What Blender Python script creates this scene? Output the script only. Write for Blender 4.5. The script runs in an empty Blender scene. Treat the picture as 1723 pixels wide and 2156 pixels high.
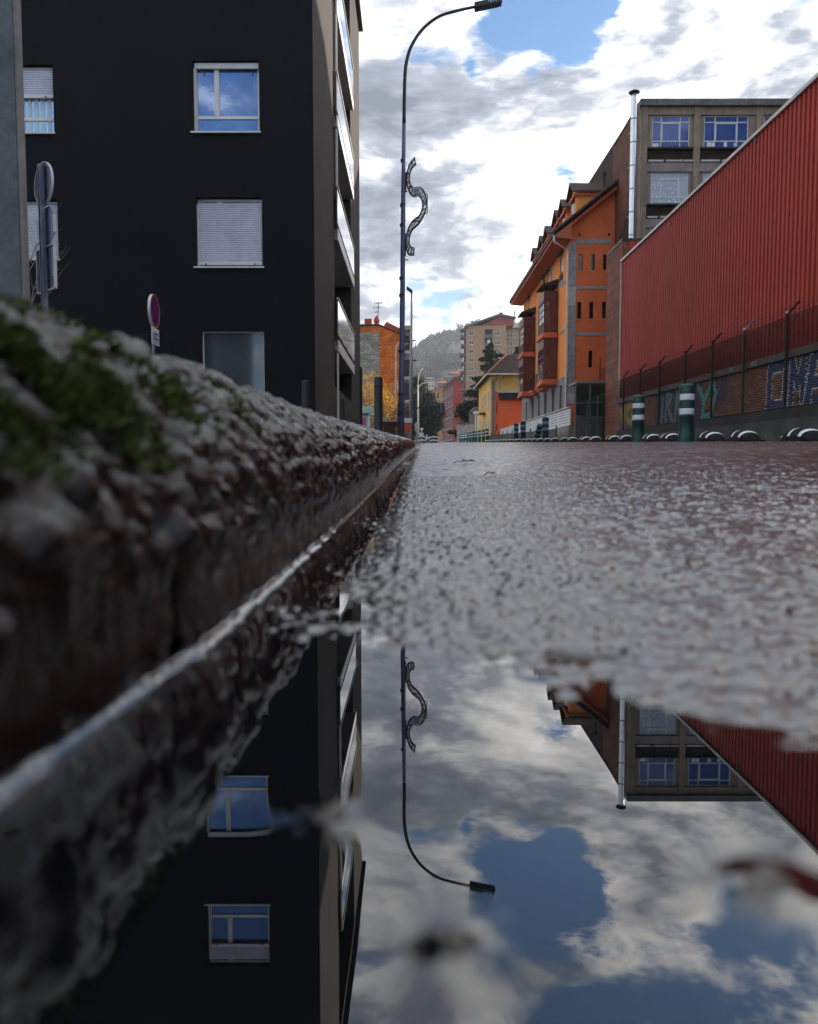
import bpy, bmesh, math, random
import numpy as np
from mathutils import Vector, Matrix
random.seed(7)
R = math.radians
SC = bpy.context.scene
COL = SC.collection

# ------------------------------------------------------------------ camera, world, sun, exposure
HC = 0.085                                   # lens height above the puddle (water level is z = 0)
FPX, CX, CY = 1658.0, 861.5, 1078.0          # focal length and centre, in pixels of a 1723 x 2156 view
YAW, PITCH = math.atan(4.5 / 1658.0), math.atan(111.5 / 1658.0)
FWD = Vector((-math.sin(YAW) * math.cos(PITCH), math.cos(YAW) * math.cos(PITCH), -math.sin(PITCH)))
RGT = Vector((math.cos(YAW), math.sin(YAW), 0.0))
UPV = RGT.cross(FWD)
cam_d = bpy.data.cameras.new('camera')
cam = bpy.data.objects.new('camera', cam_d); COL.objects.link(cam)
cam.location = (0, 0, HC)
cam.rotation_euler = Matrix((RGT, UPV, -FWD)).transposed().to_euler()
cam_d.sensor_fit = 'HORIZONTAL'; cam_d.sensor_width = 36.0
cam_d.lens = 36.0 * FPX / 1723.0
cam_d.clip_start = 0.01; cam_d.clip_end = 9000
cam_d.dof.use_dof = True; cam_d.dof.focus_distance = 22.0
cam_d.dof.aperture_fstop = cam_d.lens / 3.6   # a 3.6 mm wide pupil
SC.camera = cam
SC.render.engine = 'CYCLES'
SC.cycles.use_denoising = True
SC.render.filter_size = 1.1
SC.cycles.use_adaptive_sampling = True; SC.cycles.adaptive_threshold = 0.02
SC.cycles.max_bounces = 7; SC.cycles.diffuse_bounces = 3; SC.cycles.glossy_bounces = 4
SC.cycles.transmission_bounces = 4; SC.cycles.volume_bounces = 0; SC.cycles.transparent_max_bounces = 12
SC.cycles.caustics_reflective = False; SC.cycles.caustics_refractive = False
SC.cycles.sample_clamp_indirect = 4.0
SC.view_settings.view_transform = 'Standard'; SC.view_settings.look = 'None'
SC.view_settings.exposure = 0.85; SC.view_settings.gamma = 1.0; SC.view_settings.use_curve_mapping = False

SUN_AZ, SUN_EL = R(56.0), R(20.0)             # azimuth to the right of the street axis (+Y)
SUN = Vector((math.sin(SUN_AZ) * math.cos(SUN_EL), math.cos(SUN_AZ) * math.cos(SUN_EL), math.sin(SUN_EL)))
sun_d = bpy.data.lights.new('sun', 'SUN'); sun_d.energy = 5.0; sun_d.angle = R(0.6); sun_d.color = (1.0, 0.9, 0.76)
sun = bpy.data.objects.new('sun', sun_d); COL.objects.link(sun)
sun.rotation_euler = (-SUN).to_track_quat('-Z', 'Y').to_euler()
sun.location = SUN * 300

def pix(x, y):
    """direction seen at pixel (x, y) of the 1723 x 2156 view"""
    return FWD + RGT * ((x - CX) / FPX) + UPV * ((CY - y) / FPX)
def at(x, y, Y):
    d = pix(x, y); t = Y / d.y
    return Vector((0, 0, HC)) + d * t
def atx(x, y, X):
    d = pix(x, y); t = X / d.x
    return Vector((0, 0, HC)) + d * t

# the street climbs gently away from the puddle and bears a little to the right
def _soft(Y, c, s): return ((Y - c) + np.sqrt((Y - c) ** 2 + s * s)) / 2
def rise(Y): return 0.0211 * _soft(np.asarray(Y, dtype=float), 0.9, 0.6) - 0.0019
def shear(Y): return 0.0145 * _soft(np.asarray(Y, dtype=float), 1.6, 0.8) - 0.0013
def gnd(Y): return float(rise(Y))
def pvz(Y): return 0.15 + gnd(Y)

# ------------------------------------------------------------------ sky: blue with broken cloud
W = bpy.data.worlds.new('World'); SC.world = W; W.use_nodes = True
def world_nodes():
    nt = W.node_tree; N = nt.nodes; L = nt.links; N.clear()
    def nd(t, **k):
        n = N.new(t)
        for a, v in k.items(): setattr(n, a, v)
        return n
    def M(op, a, b=None, c=None, clamp=False):
        n = nd('ShaderNodeMath', operation=op); n.use_clamp = clamp
        for i, v in enumerate((a, b, c)):
            if v is None: continue
            if isinstance(v, (int, float)): n.inputs[i].default_value = v
            else: L.new(v, n.inputs[i])
        return n.outputs[0]
    def V(op, a, b=None):
        n = nd('ShaderNodeVectorMath', operation=op)
        for i, v in enumerate((a, b)):
            if v is None: continue
            if isinstance(v, (tuple, Vector)): n.inputs[i].default_value = tuple(v)
            else: L.new(v, n.inputs[i])
        return n
    def smooth(v, lo, hi, a=0.0, b=1.0):
        n = nd('ShaderNodeMapRange', interpolation_type='SMOOTHSTEP')
        L.new(v, n.inputs[0])
        for i, q in zip((1, 2, 3, 4), (lo, hi, a, b)): n.inputs[i].default_value = q
        return n.outputs[0]
    def noise(vec, scale, detail, rough, dist=0.0, lac=2.0):
        n = nd('ShaderNodeTexNoise', noise_dimensions='3D')
        L.new(vec, n.inputs['Vector'])
        n.inputs['Scale'].default_value = scale; n.inputs['Detail'].default_value = detail
        n.inputs['Roughness'].default_value = rough; n.inputs['Distortion'].default_value = dist
        n.inputs['Lacunarity'].default_value = lac
        return n.outputs['Fac']
    def mixc(f, a, b):
        n = nd('ShaderNodeMix', data_type='RGBA'); n.clamp_factor = True
        if isinstance(f, float): n.inputs[0].default_value = f
        else: L.new(f, n.inputs[0])
        for s, v in ((n.inputs[6], a), (n.inputs[7], b)):
            if isinstance(v, tuple): s.default_value = (*v, 1)
            else: L.new(v, s)
        return n.outputs[2]
    tc = nd('ShaderNodeTexCoord'); d = tc.outputs['Generated']
    sep = nd('ShaderNodeSeparateXYZ'); L.new(d, sep.inputs[0])
    dz = M('MAXIMUM', sep.outputs[2], 0.0)
    # cloud layer seen in perspective: far cloud near the horizon is flattened
    k = M('DIVIDE', 1.0, M('ADD', dz, 0.34))
    cmb = nd('ShaderNodeCombineXYZ')
    L.new(M('MULTIPLY', sep.outputs[0], k), cmb.inputs[0]); L.new(M('MULTIPLY', sep.outputs[1], k), cmb.inputs[1])
    L.new(M('MULTIPLY', dz, 2.5), cmb.inputs[2])
    p = cmb.outputs[0]
    warp = nd('ShaderNodeTexNoise', noise_dimensions='3D'); L.new(p, warp.inputs['Vector']); warp.inputs['Scale'].default_value = 2.6; warp.inputs['Detail'].default_value = 5
    wv = V('SCALE', V('SUBTRACT', warp.outputs['Color'], (0.5, 0.5, 0.5)).outputs[0]); wv.inputs['Scale'].default_value = 0.20
    pw = V('ADD', p, wv.outputs[0]).outputs[0]
    toward = Vector((SUN.x, SUN.y, 0)) * 0.11
    n1 = noise(pw, 1.7, 10.0, 0.54)
    n2 = noise(V('ADD', pw, toward).outputs[0], 1.7, 6.0, 0.54)
    n3 = noise(V('ADD', pw, (7.0, 3.0, 1.0)).outputs[0], 4.6, 10.0, 0.60)
    n4 = noise(V('ADD', pw, Vector((7.0, 3.0, 1.0)) + toward * 0.35).outputs[0], 4.6, 6.0, 0.55)
    # coverage: broken cloud ahead, thinner behind; unseen cloud there is added to brighten camera-facing walls
    cov = M('ADD', M('MULTIPLY', n1, 0.80), M('MULTIPLY', M('SUBTRACT', n3, 0.12), 0.62))
    cov = M('ADD', cov, smooth(sep.outputs[1], -0.80, -0.05, -0.06, 0.08))
    edge = nd('ShaderNodeTexNoise', noise_dimensions='3D'); L.new(p, edge.inputs['Vector']); edge.inputs['Scale'].default_value = 6.0; edge.inputs['Detail'].default_value = 7; edge.inputs['Roughness'].default_value = 0.62
    ev = V('SCALE', V('SUBTRACT', edge.outputs['Color'], (0.5, 0.5, 0.5)).outputs[0]); ev.inputs['Scale'].default_value = 0.17
    de = V('ADD', d, ev.outputs[0]).outputs[0]                            # ragged gaps
    for (x, y, r, amp) in CLOUDS:
        c = pix(x, y).normalized()
        dist = V('DISTANCE', de, c).outputs['Value']
        cov = M('ADD', cov, smooth(dist, 0.0, r, amp, 0.0))
    mask = smooth(cov, 0.54, 0.70)
    # cloud light: thin edges and sunward sides bright, thick cores grey
    lit = M('ADD', M('MULTIPLY', M('SUBTRACT', n1, n2), 4.6), 0.68)
    lit = M('ADD', lit, M('MULTIPLY', M('SUBTRACT', n3, n4), 2.8))
    lit = M('ADD', lit, smooth(cov, 0.62, 0.95, 0.16, -0.34))
    sd = V('DOT_PRODUCT', d, SUN).outputs['Value']
    lit = M('ADD', lit, smooth(sd, 0.60, 1.0, 0.0, 0.30))
    for (x, y, r, amp) in LIGHTS:
        c = pix(x, y).normalized()
        dist = V('DISTANCE', d, c).outputs['Value']
        lit = M('ADD', lit, smooth(dist, 0.0, r, amp, 0.0))
    lit = M('MAXIMUM', M('MINIMUM', lit, 1.35), 0.0)
    ramp = nd('ShaderNodeValToRGB'); L.new(M('MULTIPLY', lit, 0.74), ramp.inputs[0])
    e = ramp.color_ramp.elements
    e[0].position = 0.0; e[0].color = (0.13, 0.155, 0.20, 1)
    e[1].position = 1.0; e[1].color = (1.40, 1.36, 1.29, 1)
    q = e.new(0.30); q.color = (0.28, 0.31, 0.37, 1)
    q = e.new(0.55); q.color = (0.70, 0.71, 0.73, 1)
    cl = V('SCALE', ramp.outputs[0]); cl.inputs['Scale'].default_value = 1.0 / SKY_S
    sky = nd('ShaderNodeTexSky', sky_type='NISHITA'); sky.sun_disc = False
    sky.sun_elevation = SUN_EL; sky.sun_rotation = SUN_AZ
    sky.air_density = 1.0; sky.dust_density = 0.4; sky.ozone_density = 2.0; sky.altitude = 300
    hs = nd('ShaderNodeHueSaturation'); hs.inputs['Saturation'].default_value = 1.22; L.new(sky.outputs[0], hs.inputs['Color'])
    col = mixc(mask, hs.outputs[0], cl.outputs[0])
    bg = nd('ShaderNodeBackground'); bg.inputs[1].default_value = SKY_S
    L.new(col, bg.inputs[0])
    out = nd('ShaderNodeOutputWorld'); L.new(bg.outputs[0], out.inputs[0])
SKY_S = 0.105
CLOUDS = [(1180, 20, 0.095, -0.26), (1225, 95, 0.045, -0.14), (1140, -80, 0.07, -0.20), (1240, -50, 0.06, -0.14), (1010, 150, 0.03, -0.18), (1500, 60, 0.10, 0.10),
          (950, 600, 0.05, -0.02), (1060, 605, 0.05, -0.14), (1230, 420, 0.04, -0.16), (1180, 500, 0.05, -0.10), (930, 670, 0.03, -0.10), (985, 640, 0.03, -0.08),
          (1040, 690, 0.05, 0.30), (900, 700, 0.022, 0.32), (1500, 200, 0.20, 0.24), (1000, 330, 0.16, 0.16), (810, 300, 0.16, 0.16),
          (790, 665, 0.04, 0.2), (1600, -210, 0.12, -0.24), (1300, -310, 0.10, -0.20), (900, -330, 0.12, 0.1), (1690, 330, 0.12, 0.2)]
LIGHTS = [(1450, 200, 0.20, 0.20), (1100, 330, 0.15, 0.18), (790, 200, 0.10, -0.30), (790, 440, 0.07, -0.30), (790, 570, 0.07, -0.25), (980, 520, 0.07, -0.18),
          (900, 700, 0.022, 0.6), (1040, 632, 0.03, 0.45), (1010, 720, 0.05, -0.30), (1690, 60, 0.07, -0.3), (1590, 290, 0.05, -0.25)]
world_nodes()
W.cycles.sampling_method = "MANUAL"; W.cycles.sample_map_resolution = 512

# ------------------------------------------------------------------ noise for displaced surfaces
def _h(ix, iy, s):
    n = (ix.astype(np.int64) * 374761393 + iy.astype(np.int64) * 668265263 + s * 144665177) & 0xffffffff
    n = ((n ^ (n >> 13)) * 1274126177) & 0xffffffff
    n = ((n ^ (n >> 15)) * 2246822519) & 0xffffffff
    return ((n ^ (n >> 16)) & 0xffff) / 65535.0
def vnoise(x, y, s=0):
    ix, iy = np.floor(x), np.floor(y); fx, fy = x - ix, y - iy
    fx = fx * fx * (3 - 2 * fx); fy = fy * fy * (3 - 2 * fy)
    a, b, c, d = _h(ix, iy, s), _h(ix + 1, iy, s), _h(ix, iy + 1, s), _h(ix + 1, iy + 1, s)
    return (a * (1 - fx) + b * fx) * (1 - fy) + (c * (1 - fx) + d * fx) * fy
def fbm(x, y, s=0, o=4):
    t = 0; a = 0.5
    for i in range(o): t = t + a * vnoise(x, y, s + i); x = x * 2.03; y = y * 2.03; a *= 0.5
    return t
def worley(x, y, s=0):
    ix, iy = np.floor(x), np.floor(y)
    f1 = np.full(x.shape, 9.0); rid = np.zeros(x.shape)
    for dx in (-1, 0, 1):
        for dy in (-1, 0, 1):
            jx, jy = ix + dx, iy + dy
            px = jx + 0.15 + 0.7 * _h(jx, jy, s); py = jy + 0.15 + 0.7 * _h(jx, jy, s + 1)
            dd = np.sqrt((px - x) ** 2 + (py - y) ** 2)
            m = dd < f1
            f1 = np.where(m, dd, f1); rid = np.where(m, _h(jx, jy, s + 2), rid)
    return f1, rid
def stones(x, y, size, s=0):
    """rounded stones of about `size`: height 0..1"""
    f, r = worley(x / size, y / size, s)
    return np.sqrt(np.maximum(0.0, 1 - (f / 0.66) ** 2)) * (0.35 + 0.65 * r)
def sstep(a, b, x):
    t = np.clip((x - a) / (b - a), 0, 1); return t * t * (3 - 2 * t)

# ------------------------------------------------------------------ objects
ORG = {}
def _props(o, label=None, cat=None, group=None, kind=None):
    if label: o['label'] = label
    if cat: o['category'] = cat
    if group: o['group'] = group
    if kind: o['kind'] = kind
    return o
def thing(name, label, cat, loc=(0, 0, 0), rotz=0.0, group=None):
    o = bpy.data.objects.new(name, None); COL.objects.link(o)
    o.empty_display_size = 0.2
    o.location = loc; o.rotation_euler = (0, 0, rotz)
    ORG[o.name] = Vector(loc) if rotz == 0 else None       # None: children are built in local coordinates
    return _props(o, label, cat, group)
def link(name, mesh, parent=None, loc=None, rot=None):
    o = bpy.data.objects.new(name, mesh); COL.objects.link(o)
    if parent is not None: o.parent = parent; ORG[o.name] = ORG.get(parent.name)
    if loc is not None: o.location = loc
    if rot is not None: o.rotation_euler = rot
    return o
def copy_tree(o, parent=None):
    c = o.copy(); COL.objects.link(c)
    if parent is not None: c.parent = parent
    for ch in list(o.children): copy_tree(ch, c)
    return c

class MB:
    def __init__(s): s.v = []; s.f = []
    def add(s, vs, fs):
        n = len(s.v); s.v += [tuple(p) for p in vs]; s.f += [tuple(i + n for i in q) for q in fs]; return s
    def quad(s, *p): return s.add(p, [tuple(range(len(p)))])
    def box(s, x0, x1, y0, y1, z0, z1):
        if x0 > x1: x0, x1 = x1, x0
        if y0 > y1: y0, y1 = y1, y0
        if z0 > z1: z0, z1 = z1, z0
        return s.add([(x0, y0, z0), (x1, y0, z0), (x1, y1, z0), (x0, y1, z0), (x0, y0, z1), (x1, y0, z1), (x1, y1, z1), (x0, y1, z1)],
                     [(0, 3, 2, 1), (4, 5, 6, 7), (0, 1, 5, 4), (1, 2, 6, 5), (2, 3, 7, 6), (3, 0, 4, 7)])
    def ext(s, pts, vec):
        """closed prism: polygon `pts` pushed along `vec`"""
        n = len(pts); vec = Vector(vec); a = [Vector(p) for p in pts]; b = [p + vec for p in a]
        return s.add(a + b, [tuple(range(n))[::-1], tuple(range(n, 2 * n))] + [(i, (i + 1) % n, n + (i + 1) % n, n + i) for i in range(n)])
    def bar(s, p, q, w, h=None, up=(0, 0, 1)):
        """square bar from p to q"""
        p, q = Vector(p), Vector(q); h = w if h is None else h
        d = (q - p).normalized(); u = Vector(up)
        if abs(d.dot(u)) > 0.95: u = Vector((0, 1, 0))
        a = d.cross(u).normalized() * w / 2; b = d.cross(a).normalized() * h / 2
        return s.ext([p + a + b, p - a + b, p - a - b, p + a - b], q - p)
    def cyl(s, p, q, r0, r1=None, n=12, cap=True):
        p, q = Vector(p), Vector(q); r1 = r0 if r1 is None else r1
        d = (q - p).normalized(); u = Vector((0, 0, 1)) if abs(d.z) < 0.9 else Vector((1, 0, 0))
        a = d.cross(u).normalized(); b = d.cross(a)
        vs = []
        for c, r in ((p, r0), (q, r1)):
            for i in range(n):
                t = 2 * math.pi * i / n; vs.append(c + (a * math.cos(t) + b * math.sin(t)) * r)
        fs = [(i, (i + 1) % n, n + (i + 1) % n, n + i) for i in range(n)]
        if cap: fs += [tuple(range(n))[::-1], tuple(range(n, 2 * n))]
        return s.add(vs, fs)
    def tube(s, pts, r, n=8):
        pts = [Vector(p) for p in pts]; m = len(pts)
        rr = r if isinstance(r, (list, tuple)) else [r] * m
        vs = []; prev = None
        for i, p in enumerate(pts):
            d = (pts[min(i + 1, m - 1)] - pts[max(i - 1, 0)]).normalized()
            if prev is None: prev = d.cross(Vector((0, 1, 0.01)) if abs(d.y) < 0.9 else Vector((1, 0, 0.01))).normalized()
            a = (prev - d * prev.dot(d)).normalized(); prev = a; b = d.cross(a)
            for j in range(n):
                t = 2 * math.pi * j / n; vs.append(p + (a * math.cos(t) + b * math.sin(t)) * rr[i])
        fs = [(i * n + j, i * n + (j + 1) % n, (i + 1) * n + (j + 1) % n, (i + 1) * n + j) for i in range(m - 1) for j in range(n)]
        fs += [tuple(range(n))[::-1], tuple(range((m - 1) * n, m * n))]
        return s.add(vs, fs)
    def lathe(s, prof, c=(0, 0, 0), n=20):
        c = Vector(c); vs = []; m = len(prof)
        for r, z in prof:
            for j in range(n):
                t = 2 * math.pi * j / n; vs.append(c + Vector((r * math.cos(t), r * math.sin(t), z)))
        fs = [(i * n + j, i * n + (j + 1) % n, (i + 1) * n + (j + 1) % n, (i + 1) * n + j) for i in range(m - 1) for j in range(n)]
        fs += [tuple(range(n))[::-1], tuple(range((m - 1) * n, m * n))]
        return s.add(vs, fs)
    def facade(s, O, U, w, h, holes, N, depth, V=(0, 0, 1)):
        """wall face w x h from O along U and V with openings (u0,u1,v0,v1) and reveals of `depth`"""
        O, U, N, V = Vector(O), Vector(U), Vector(N), Vector(V)
        us = sorted({0.0, w} | {c for a in holes for c in a[:2]}); vs = sorted({0.0, h} | {c for a in holes for c in a[2:4]})
        P = lambda u, v, d=0.0: O + U * u + V * v - N * d
        flip = U.cross(V).dot(N) < 0
        def q(*p): s.quad(*(p[::-1] if flip else p))
        for i in range(len(us) - 1):
            for j in range(len(vs) - 1):
                cu, cv = (us[i] + us[i + 1]) / 2, (vs[j] + vs[j + 1]) / 2
                if any(a[0] < cu < a[1] and a[2] < cv < a[3] for a in holes): continue
                q(P(us[i], vs[j]), P(us[i + 1], vs[j]), P(us[i + 1], vs[j + 1]), P(us[i], vs[j + 1]))
        for a, b, c, e in [x[:4] for x in holes]:
            q(P(a, c), P(b, c), P(b, c, depth), P(a, c, depth)); q(P(b, e), P(a, e), P(a, e, depth), P(b, e, depth))
            q(P(a, e), P(a, c), P(a, c, depth), P(a, e, depth)); q(P(b, c), P(b, e), P(b, e, depth), P(b, c, depth))
        return s
    def mesh(s, name, mat, org=None, smooth=False):
        m = bpy.data.meshes.new(name)
        v = s.v if not org else [(p[0] - org[0], p[1] - org[1], p[2] - org[2]) for p in s.v]
        m.from_pydata(v, [], s.f)
        if isinstance(mat, str): mat = MAT[mat]
        m.materials.append(mat)
        if smooth: m.shade_smooth()
        return m
    def build(s, name, mat, parent=None, smooth=False, kind=None):
        org = ORG.get(parent.name) if parent is not None else None
        o = link(name, s.mesh(name, mat, org, smooth), parent)
        if kind: o['kind'] = kind
        return o
def smooth_by_angle(o, deg=40):
    m = o.data
    m.shade_smooth()
    m.set_sharp_from_angle(angle=R(deg))

def grid_mesh(name, X, Y, Z, mat, smooth=True, keep=None):
    r, c = X.shape
    co = np.stack([X, Y, Z], -1).reshape(-1, 3).astype(np.float32)
    i = np.arange(r * c).reshape(r, c)
    q = np.stack([i[:-1, :-1], i[:-1, 1:], i[1:, 1:], i[1:, :-1]], -1).reshape(-1, 4)
    if keep is not None: q = q[keep.reshape(-1)]
    m = bpy.data.meshes.new(name)
    m.vertices.add(len(co)); m.vertices.foreach_set('co', co.reshape(-1))
    m.loops.add(q.size); m.loops.foreach_set('vertex_index', q.reshape(-1).astype(np.int32))
    m.polygons.add(len(q)); m.polygons.foreach_set('loop_start', np.arange(0, q.size, 4, dtype=np.int32))
    m.polygons.foreach_set('loop_total', np.full(len(q), 4, dtype=np.int32))
    m.update(calc_edges=True)
    m.materials.append(MAT[mat] if isinstance(mat, str) else mat)
    if smooth: m.shade_smooth()
    return m
def tri_mesh(name, co, q, mat, smooth=False):
    m = bpy.data.meshes.new(name); k = q.shape[1]
    m.vertices.add(len(co)); m.vertices.foreach_set('co', co.astype(np.float32).reshape(-1))
    m.loops.add(q.size); m.loops.foreach_set('vertex_index', q.reshape(-1).astype(np.int32))
    m.polygons.add(len(q)); m.polygons.foreach_set('loop_start', np.arange(0, q.size, k, dtype=np.int32))
    m.polygons.foreach_set('loop_total', np.full(len(q), k, dtype=np.int32))
    m.update(calc_edges=True)
    m.materials.append(MAT[mat] if isinstance(mat, str) else mat)
    if smooth: m.shade_smooth()
    return m

# ------------------------------------------------------------------ materials
MAT = {}
def pm(name, col, rough=0.75, var=0.18, scale=2.0, bump=0.15, bscale=60.0, metal=0.0, ior=1.45, spec=0.5,
       stain=0.0, stain_col=(0.03, 0.028, 0.025), streak=0.0, emit=None, attr=None, bdist=0.01, rvar=0.0, trans=0.0):
    """painted / mineral surface: colour noise at two sizes, blotchy stains, vertical streaks, fine relief"""
    m = bpy.data.materials.new(name); m.use_nodes = True; nt = m.node_tree; N = nt.nodes; L = nt.links
    b = N['Principled BSDF']
    tc = N.new('ShaderNodeTexCoord')
    def noise(sc, det=5, ro=0.6, vec=None):
        n = N.new('ShaderNodeTexNoise'); n.inputs['Scale'].default_value = sc; n.inputs['Detail'].default_value = det
        n.inputs['Roughness'].default_value = ro; L.new(vec or tc.outputs['Object'], n.inputs['Vector']); return n.outputs['Fac']
    def rng(v, lo, hi, a, c):
        n = N.new('ShaderNodeMapRange'); L.new(v, n.inputs[0])
        for i, q in zip((1, 2, 3, 4), (lo, hi, a, c)): n.inputs[i].default_value = q
        return n.outputs[0]
    def mix(f, a, c, mode='MIX'):
        n = N.new('ShaderNodeMix'); n.data_type = 'RGBA'; n.blend_type = mode
        for s, v in ((n.inputs[0], f), (n.inputs[6], a), (n.inputs[7], c)):
            if isinstance(v, tuple): s.default_value = (*v, 1)
            elif isinstance(v, (int, float)): s.default_value = v
            else: L.new(v, s)
        return n.outputs[2]
    if attr:
        at_ = N.new('ShaderNodeAttribute'); at_.attribute_name = attr; base = at_.outputs['Color']
    else: base = col
    if var:
        f = rng(noise(scale), 0.3, 0.7, 1 - var, 1 + var); g = rng(noise(scale * 9), 0.3, 0.7, 1 - var * 0.6, 1 + var * 0.6)
        mu = N.new('ShaderNodeMath'); mu.operation = 'MULTIPLY'; L.new(f, mu.inputs[0]); L.new(g, mu.inputs[1])
        cb = N.new('ShaderNodeCombineColor')
        for i in range(3): L.new(mu.outputs[0], cb.inputs[i])
        base = mix(1.0, base, cb.outputs[0], 'MULTIPLY')
    if stain:
        base = mix(rng(noise(scale * 1.7, 8, 0.7), 0.52, 0.72, 0.0, stain), base, stain_col)
    if streak:
        mp = N.new('ShaderNodeMapping'); mp.inputs['Scale'].default_value = (5.0, 5.0, 0.35); L.new(tc.outputs['Object'], mp.inputs[0])
        base = mix(rng(noise(1.3, 6, 0.65, mp.outputs[0]), 0.5, 0.75, 0.0, streak), base, stain_col)
    if isinstance(base, tuple): b.inputs['Base Color'].default_value = (*base, 1)
    else: L.new(base, b.inputs['Base Color'])
    b.inputs['Roughness'].default_value = rough
    if rvar: L.new(rng(noise(scale * 3), 0.35, 0.65, rough - rvar, rough + rvar), b.inputs['Roughness'])
    b.inputs['Metallic'].default_value = metal; b.inputs['IOR'].default_value = ior
    b.inputs['Specular IOR Level'].default_value = spec
    if trans: b.inputs['Transmission Weight'].default_value = trans
    if bump:
        bp = N.new('ShaderNodeBump'); bp.inputs['Strength'].default_value = bump; bp.inputs['Distance'].default_value = bdist
        L.new(noise(bscale, 4, 0.6), bp.inputs['Height']); L.new(bp.outputs[0], b.inputs['Normal'])
    if emit: b.inputs['Emission Color'].default_value = (*emit[:3], 1); b.inputs['Emission Strength'].default_value = emit[3]
    MAT[name] = m; return m
def leafmat(name, c1, c2, c3, translucent=0.35, rough=0.7):
    m = bpy.data.materials.new(name); m.use_nodes = True; nt = m.node_tree; N = nt.nodes; L = nt.links
    b = N['Principled BSDF']; out = N['Material Output']
    g = N.new('ShaderNodeNewGeometry'); r = N.new('ShaderNodeValToRGB')
    L.new(g.outputs['Random Per Island'], r.inputs[0])
    e = r.color_ramp.elements; e[0].color = (*c1, 1); e[1].color = (*c3, 1); q = e.new(0.5); q.color = (*c2, 1)
    L.new(r.outputs[0], b.inputs['Base Color']); b.inputs['Roughness'].default_value = rough; b.inputs['Specular IOR Level'].default_value = 0.12
    t = N.new('ShaderNodeBsdfTranslucent'); L.new(r.outputs[0], t.inputs[0])
    mx = N.new('ShaderNodeMixShader'); mx.inputs[0].default_value = translucent
    L.new(b.outputs[0], mx.inputs[1]); L.new(t.outputs[0], mx.inputs[2]); L.new(mx.outputs[0], out.inputs[0])
    MAT[name] = m; return m

pm('asphalt', (0.022, 0.021, 0.0225), 0.055, 0.4, 3.0, 0.40, 220.0, ior=2.5, spec=0.5, bdist=0.003, rvar=0.03)
def coarse_far(name, r0, r1, y0, y1):
    """the coarse chippings of the road, too small to model farther off, act there as a rougher gloss"""
    m = MAT[name]; N = m.node_tree.nodes; L = m.node_tree.links; b = N['Principled BSDF']
    tc = N.new('ShaderNodeTexCoord'); sp = N.new('ShaderNodeSeparateXYZ'); L.new(tc.outputs['Object'], sp.inputs[0])
    mr = N.new('ShaderNodeMapRange'); L.new(sp.outputs['Y'], mr.inputs[0])
    for i, q in zip((1, 2, 3, 4), (y0, y1, r0, r1)): mr.inputs[i].default_value = q
    ad = N.new('ShaderNodeMath'); ad.operation = 'ADD'; L.new(b.inputs['Roughness'].links[0].from_socket, ad.inputs[0]); L.new(mr.outputs[0], ad.inputs[1])
    L.new(ad.outputs[0], b.inputs['Roughness'])
coarse_far('asphalt', 0.0, 0.20, 0.8, 4.5)
pm('kerb_stone', (0.0040, 0.0039, 0.0040), 0.055, 0.8, 14.0, 0.5, 420.0, ior=1.55, spec=0.5, bdist=0.002, rvar=0.03)
pm('water', (0.003, 0.004, 0.005), 0.0, 0, 1, 0, ior=2.05, spec=0.5)
pm('pebble', (0.10, 0.09, 0.08), 0.15, 0.4, 60, 0.2, 900, bdist=0.001)
pm('pavement', (0.16, 0.155, 0.15), 0.55, 0.25, 1.5, 0.3, 60)
pm('black_render', (0.0066, 0.0072, 0.0108), 0.85, 0.22, 0.7, 0.25, 120, spec=0.25, stain=0.5, stain_col=(0.0105, 0.0115, 0.0165), streak=0.45)
pm('brown_render', (0.043, 0.035, 0.032), 0.85, 0.18, 0.8, 0.25, 120, spec=0.25)
pm('grey_soffit', (0.42, 0.41, 0.40), 0.8, 0.1, 1, 0.1, 80)
pm('white_pvc', (0.72, 0.72, 0.73), 0.35, 0.05, 2, 0.0)
pm('white_metal', (0.62, 0.63, 0.66), 0.4, 0.08, 3, 0.0)
pm('shutter', (0.62, 0.64, 0.76), 0.4, 0.10, 2, 0.0)
pm('black_metal', (0.012, 0.012, 0.014), 0.45, 0.2, 3, 0.1, 200)
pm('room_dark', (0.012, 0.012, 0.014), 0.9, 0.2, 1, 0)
pm('galvanised', (0.22, 0.25, 0.34), 0.42, 0.2, 6, 0.1, 120, metal=0.35)
pm('concrete_dark', (0.13, 0.13, 0.13), 0.8, 0.3, 1.2, 0.4, 70, stain=0.6, streak=0.5)
pm('concrete_tan', (0.29, 0.225, 0.175), 0.85, 0.22, 1.0, 0.35, 60, stain=0.45, streak=0.6, stain_col=(0.06, 0.045, 0.035))
pm('concrete_mauve', (0.27, 0.22, 0.22), 0.85, 0.18, 1.0, 0.3, 60, stain=0.3, streak=0.4, stain_col=(0.08, 0.06, 0.055))
pm('concrete_pale', (0.50, 0.46, 0.42), 0.85, 0.25, 2.0, 0.3, 60, stain=0.5)
pm('dark_soil', (0.03, 0.027, 0.024), 0.95, 0.3, 2, 0.3, 40)
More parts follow.
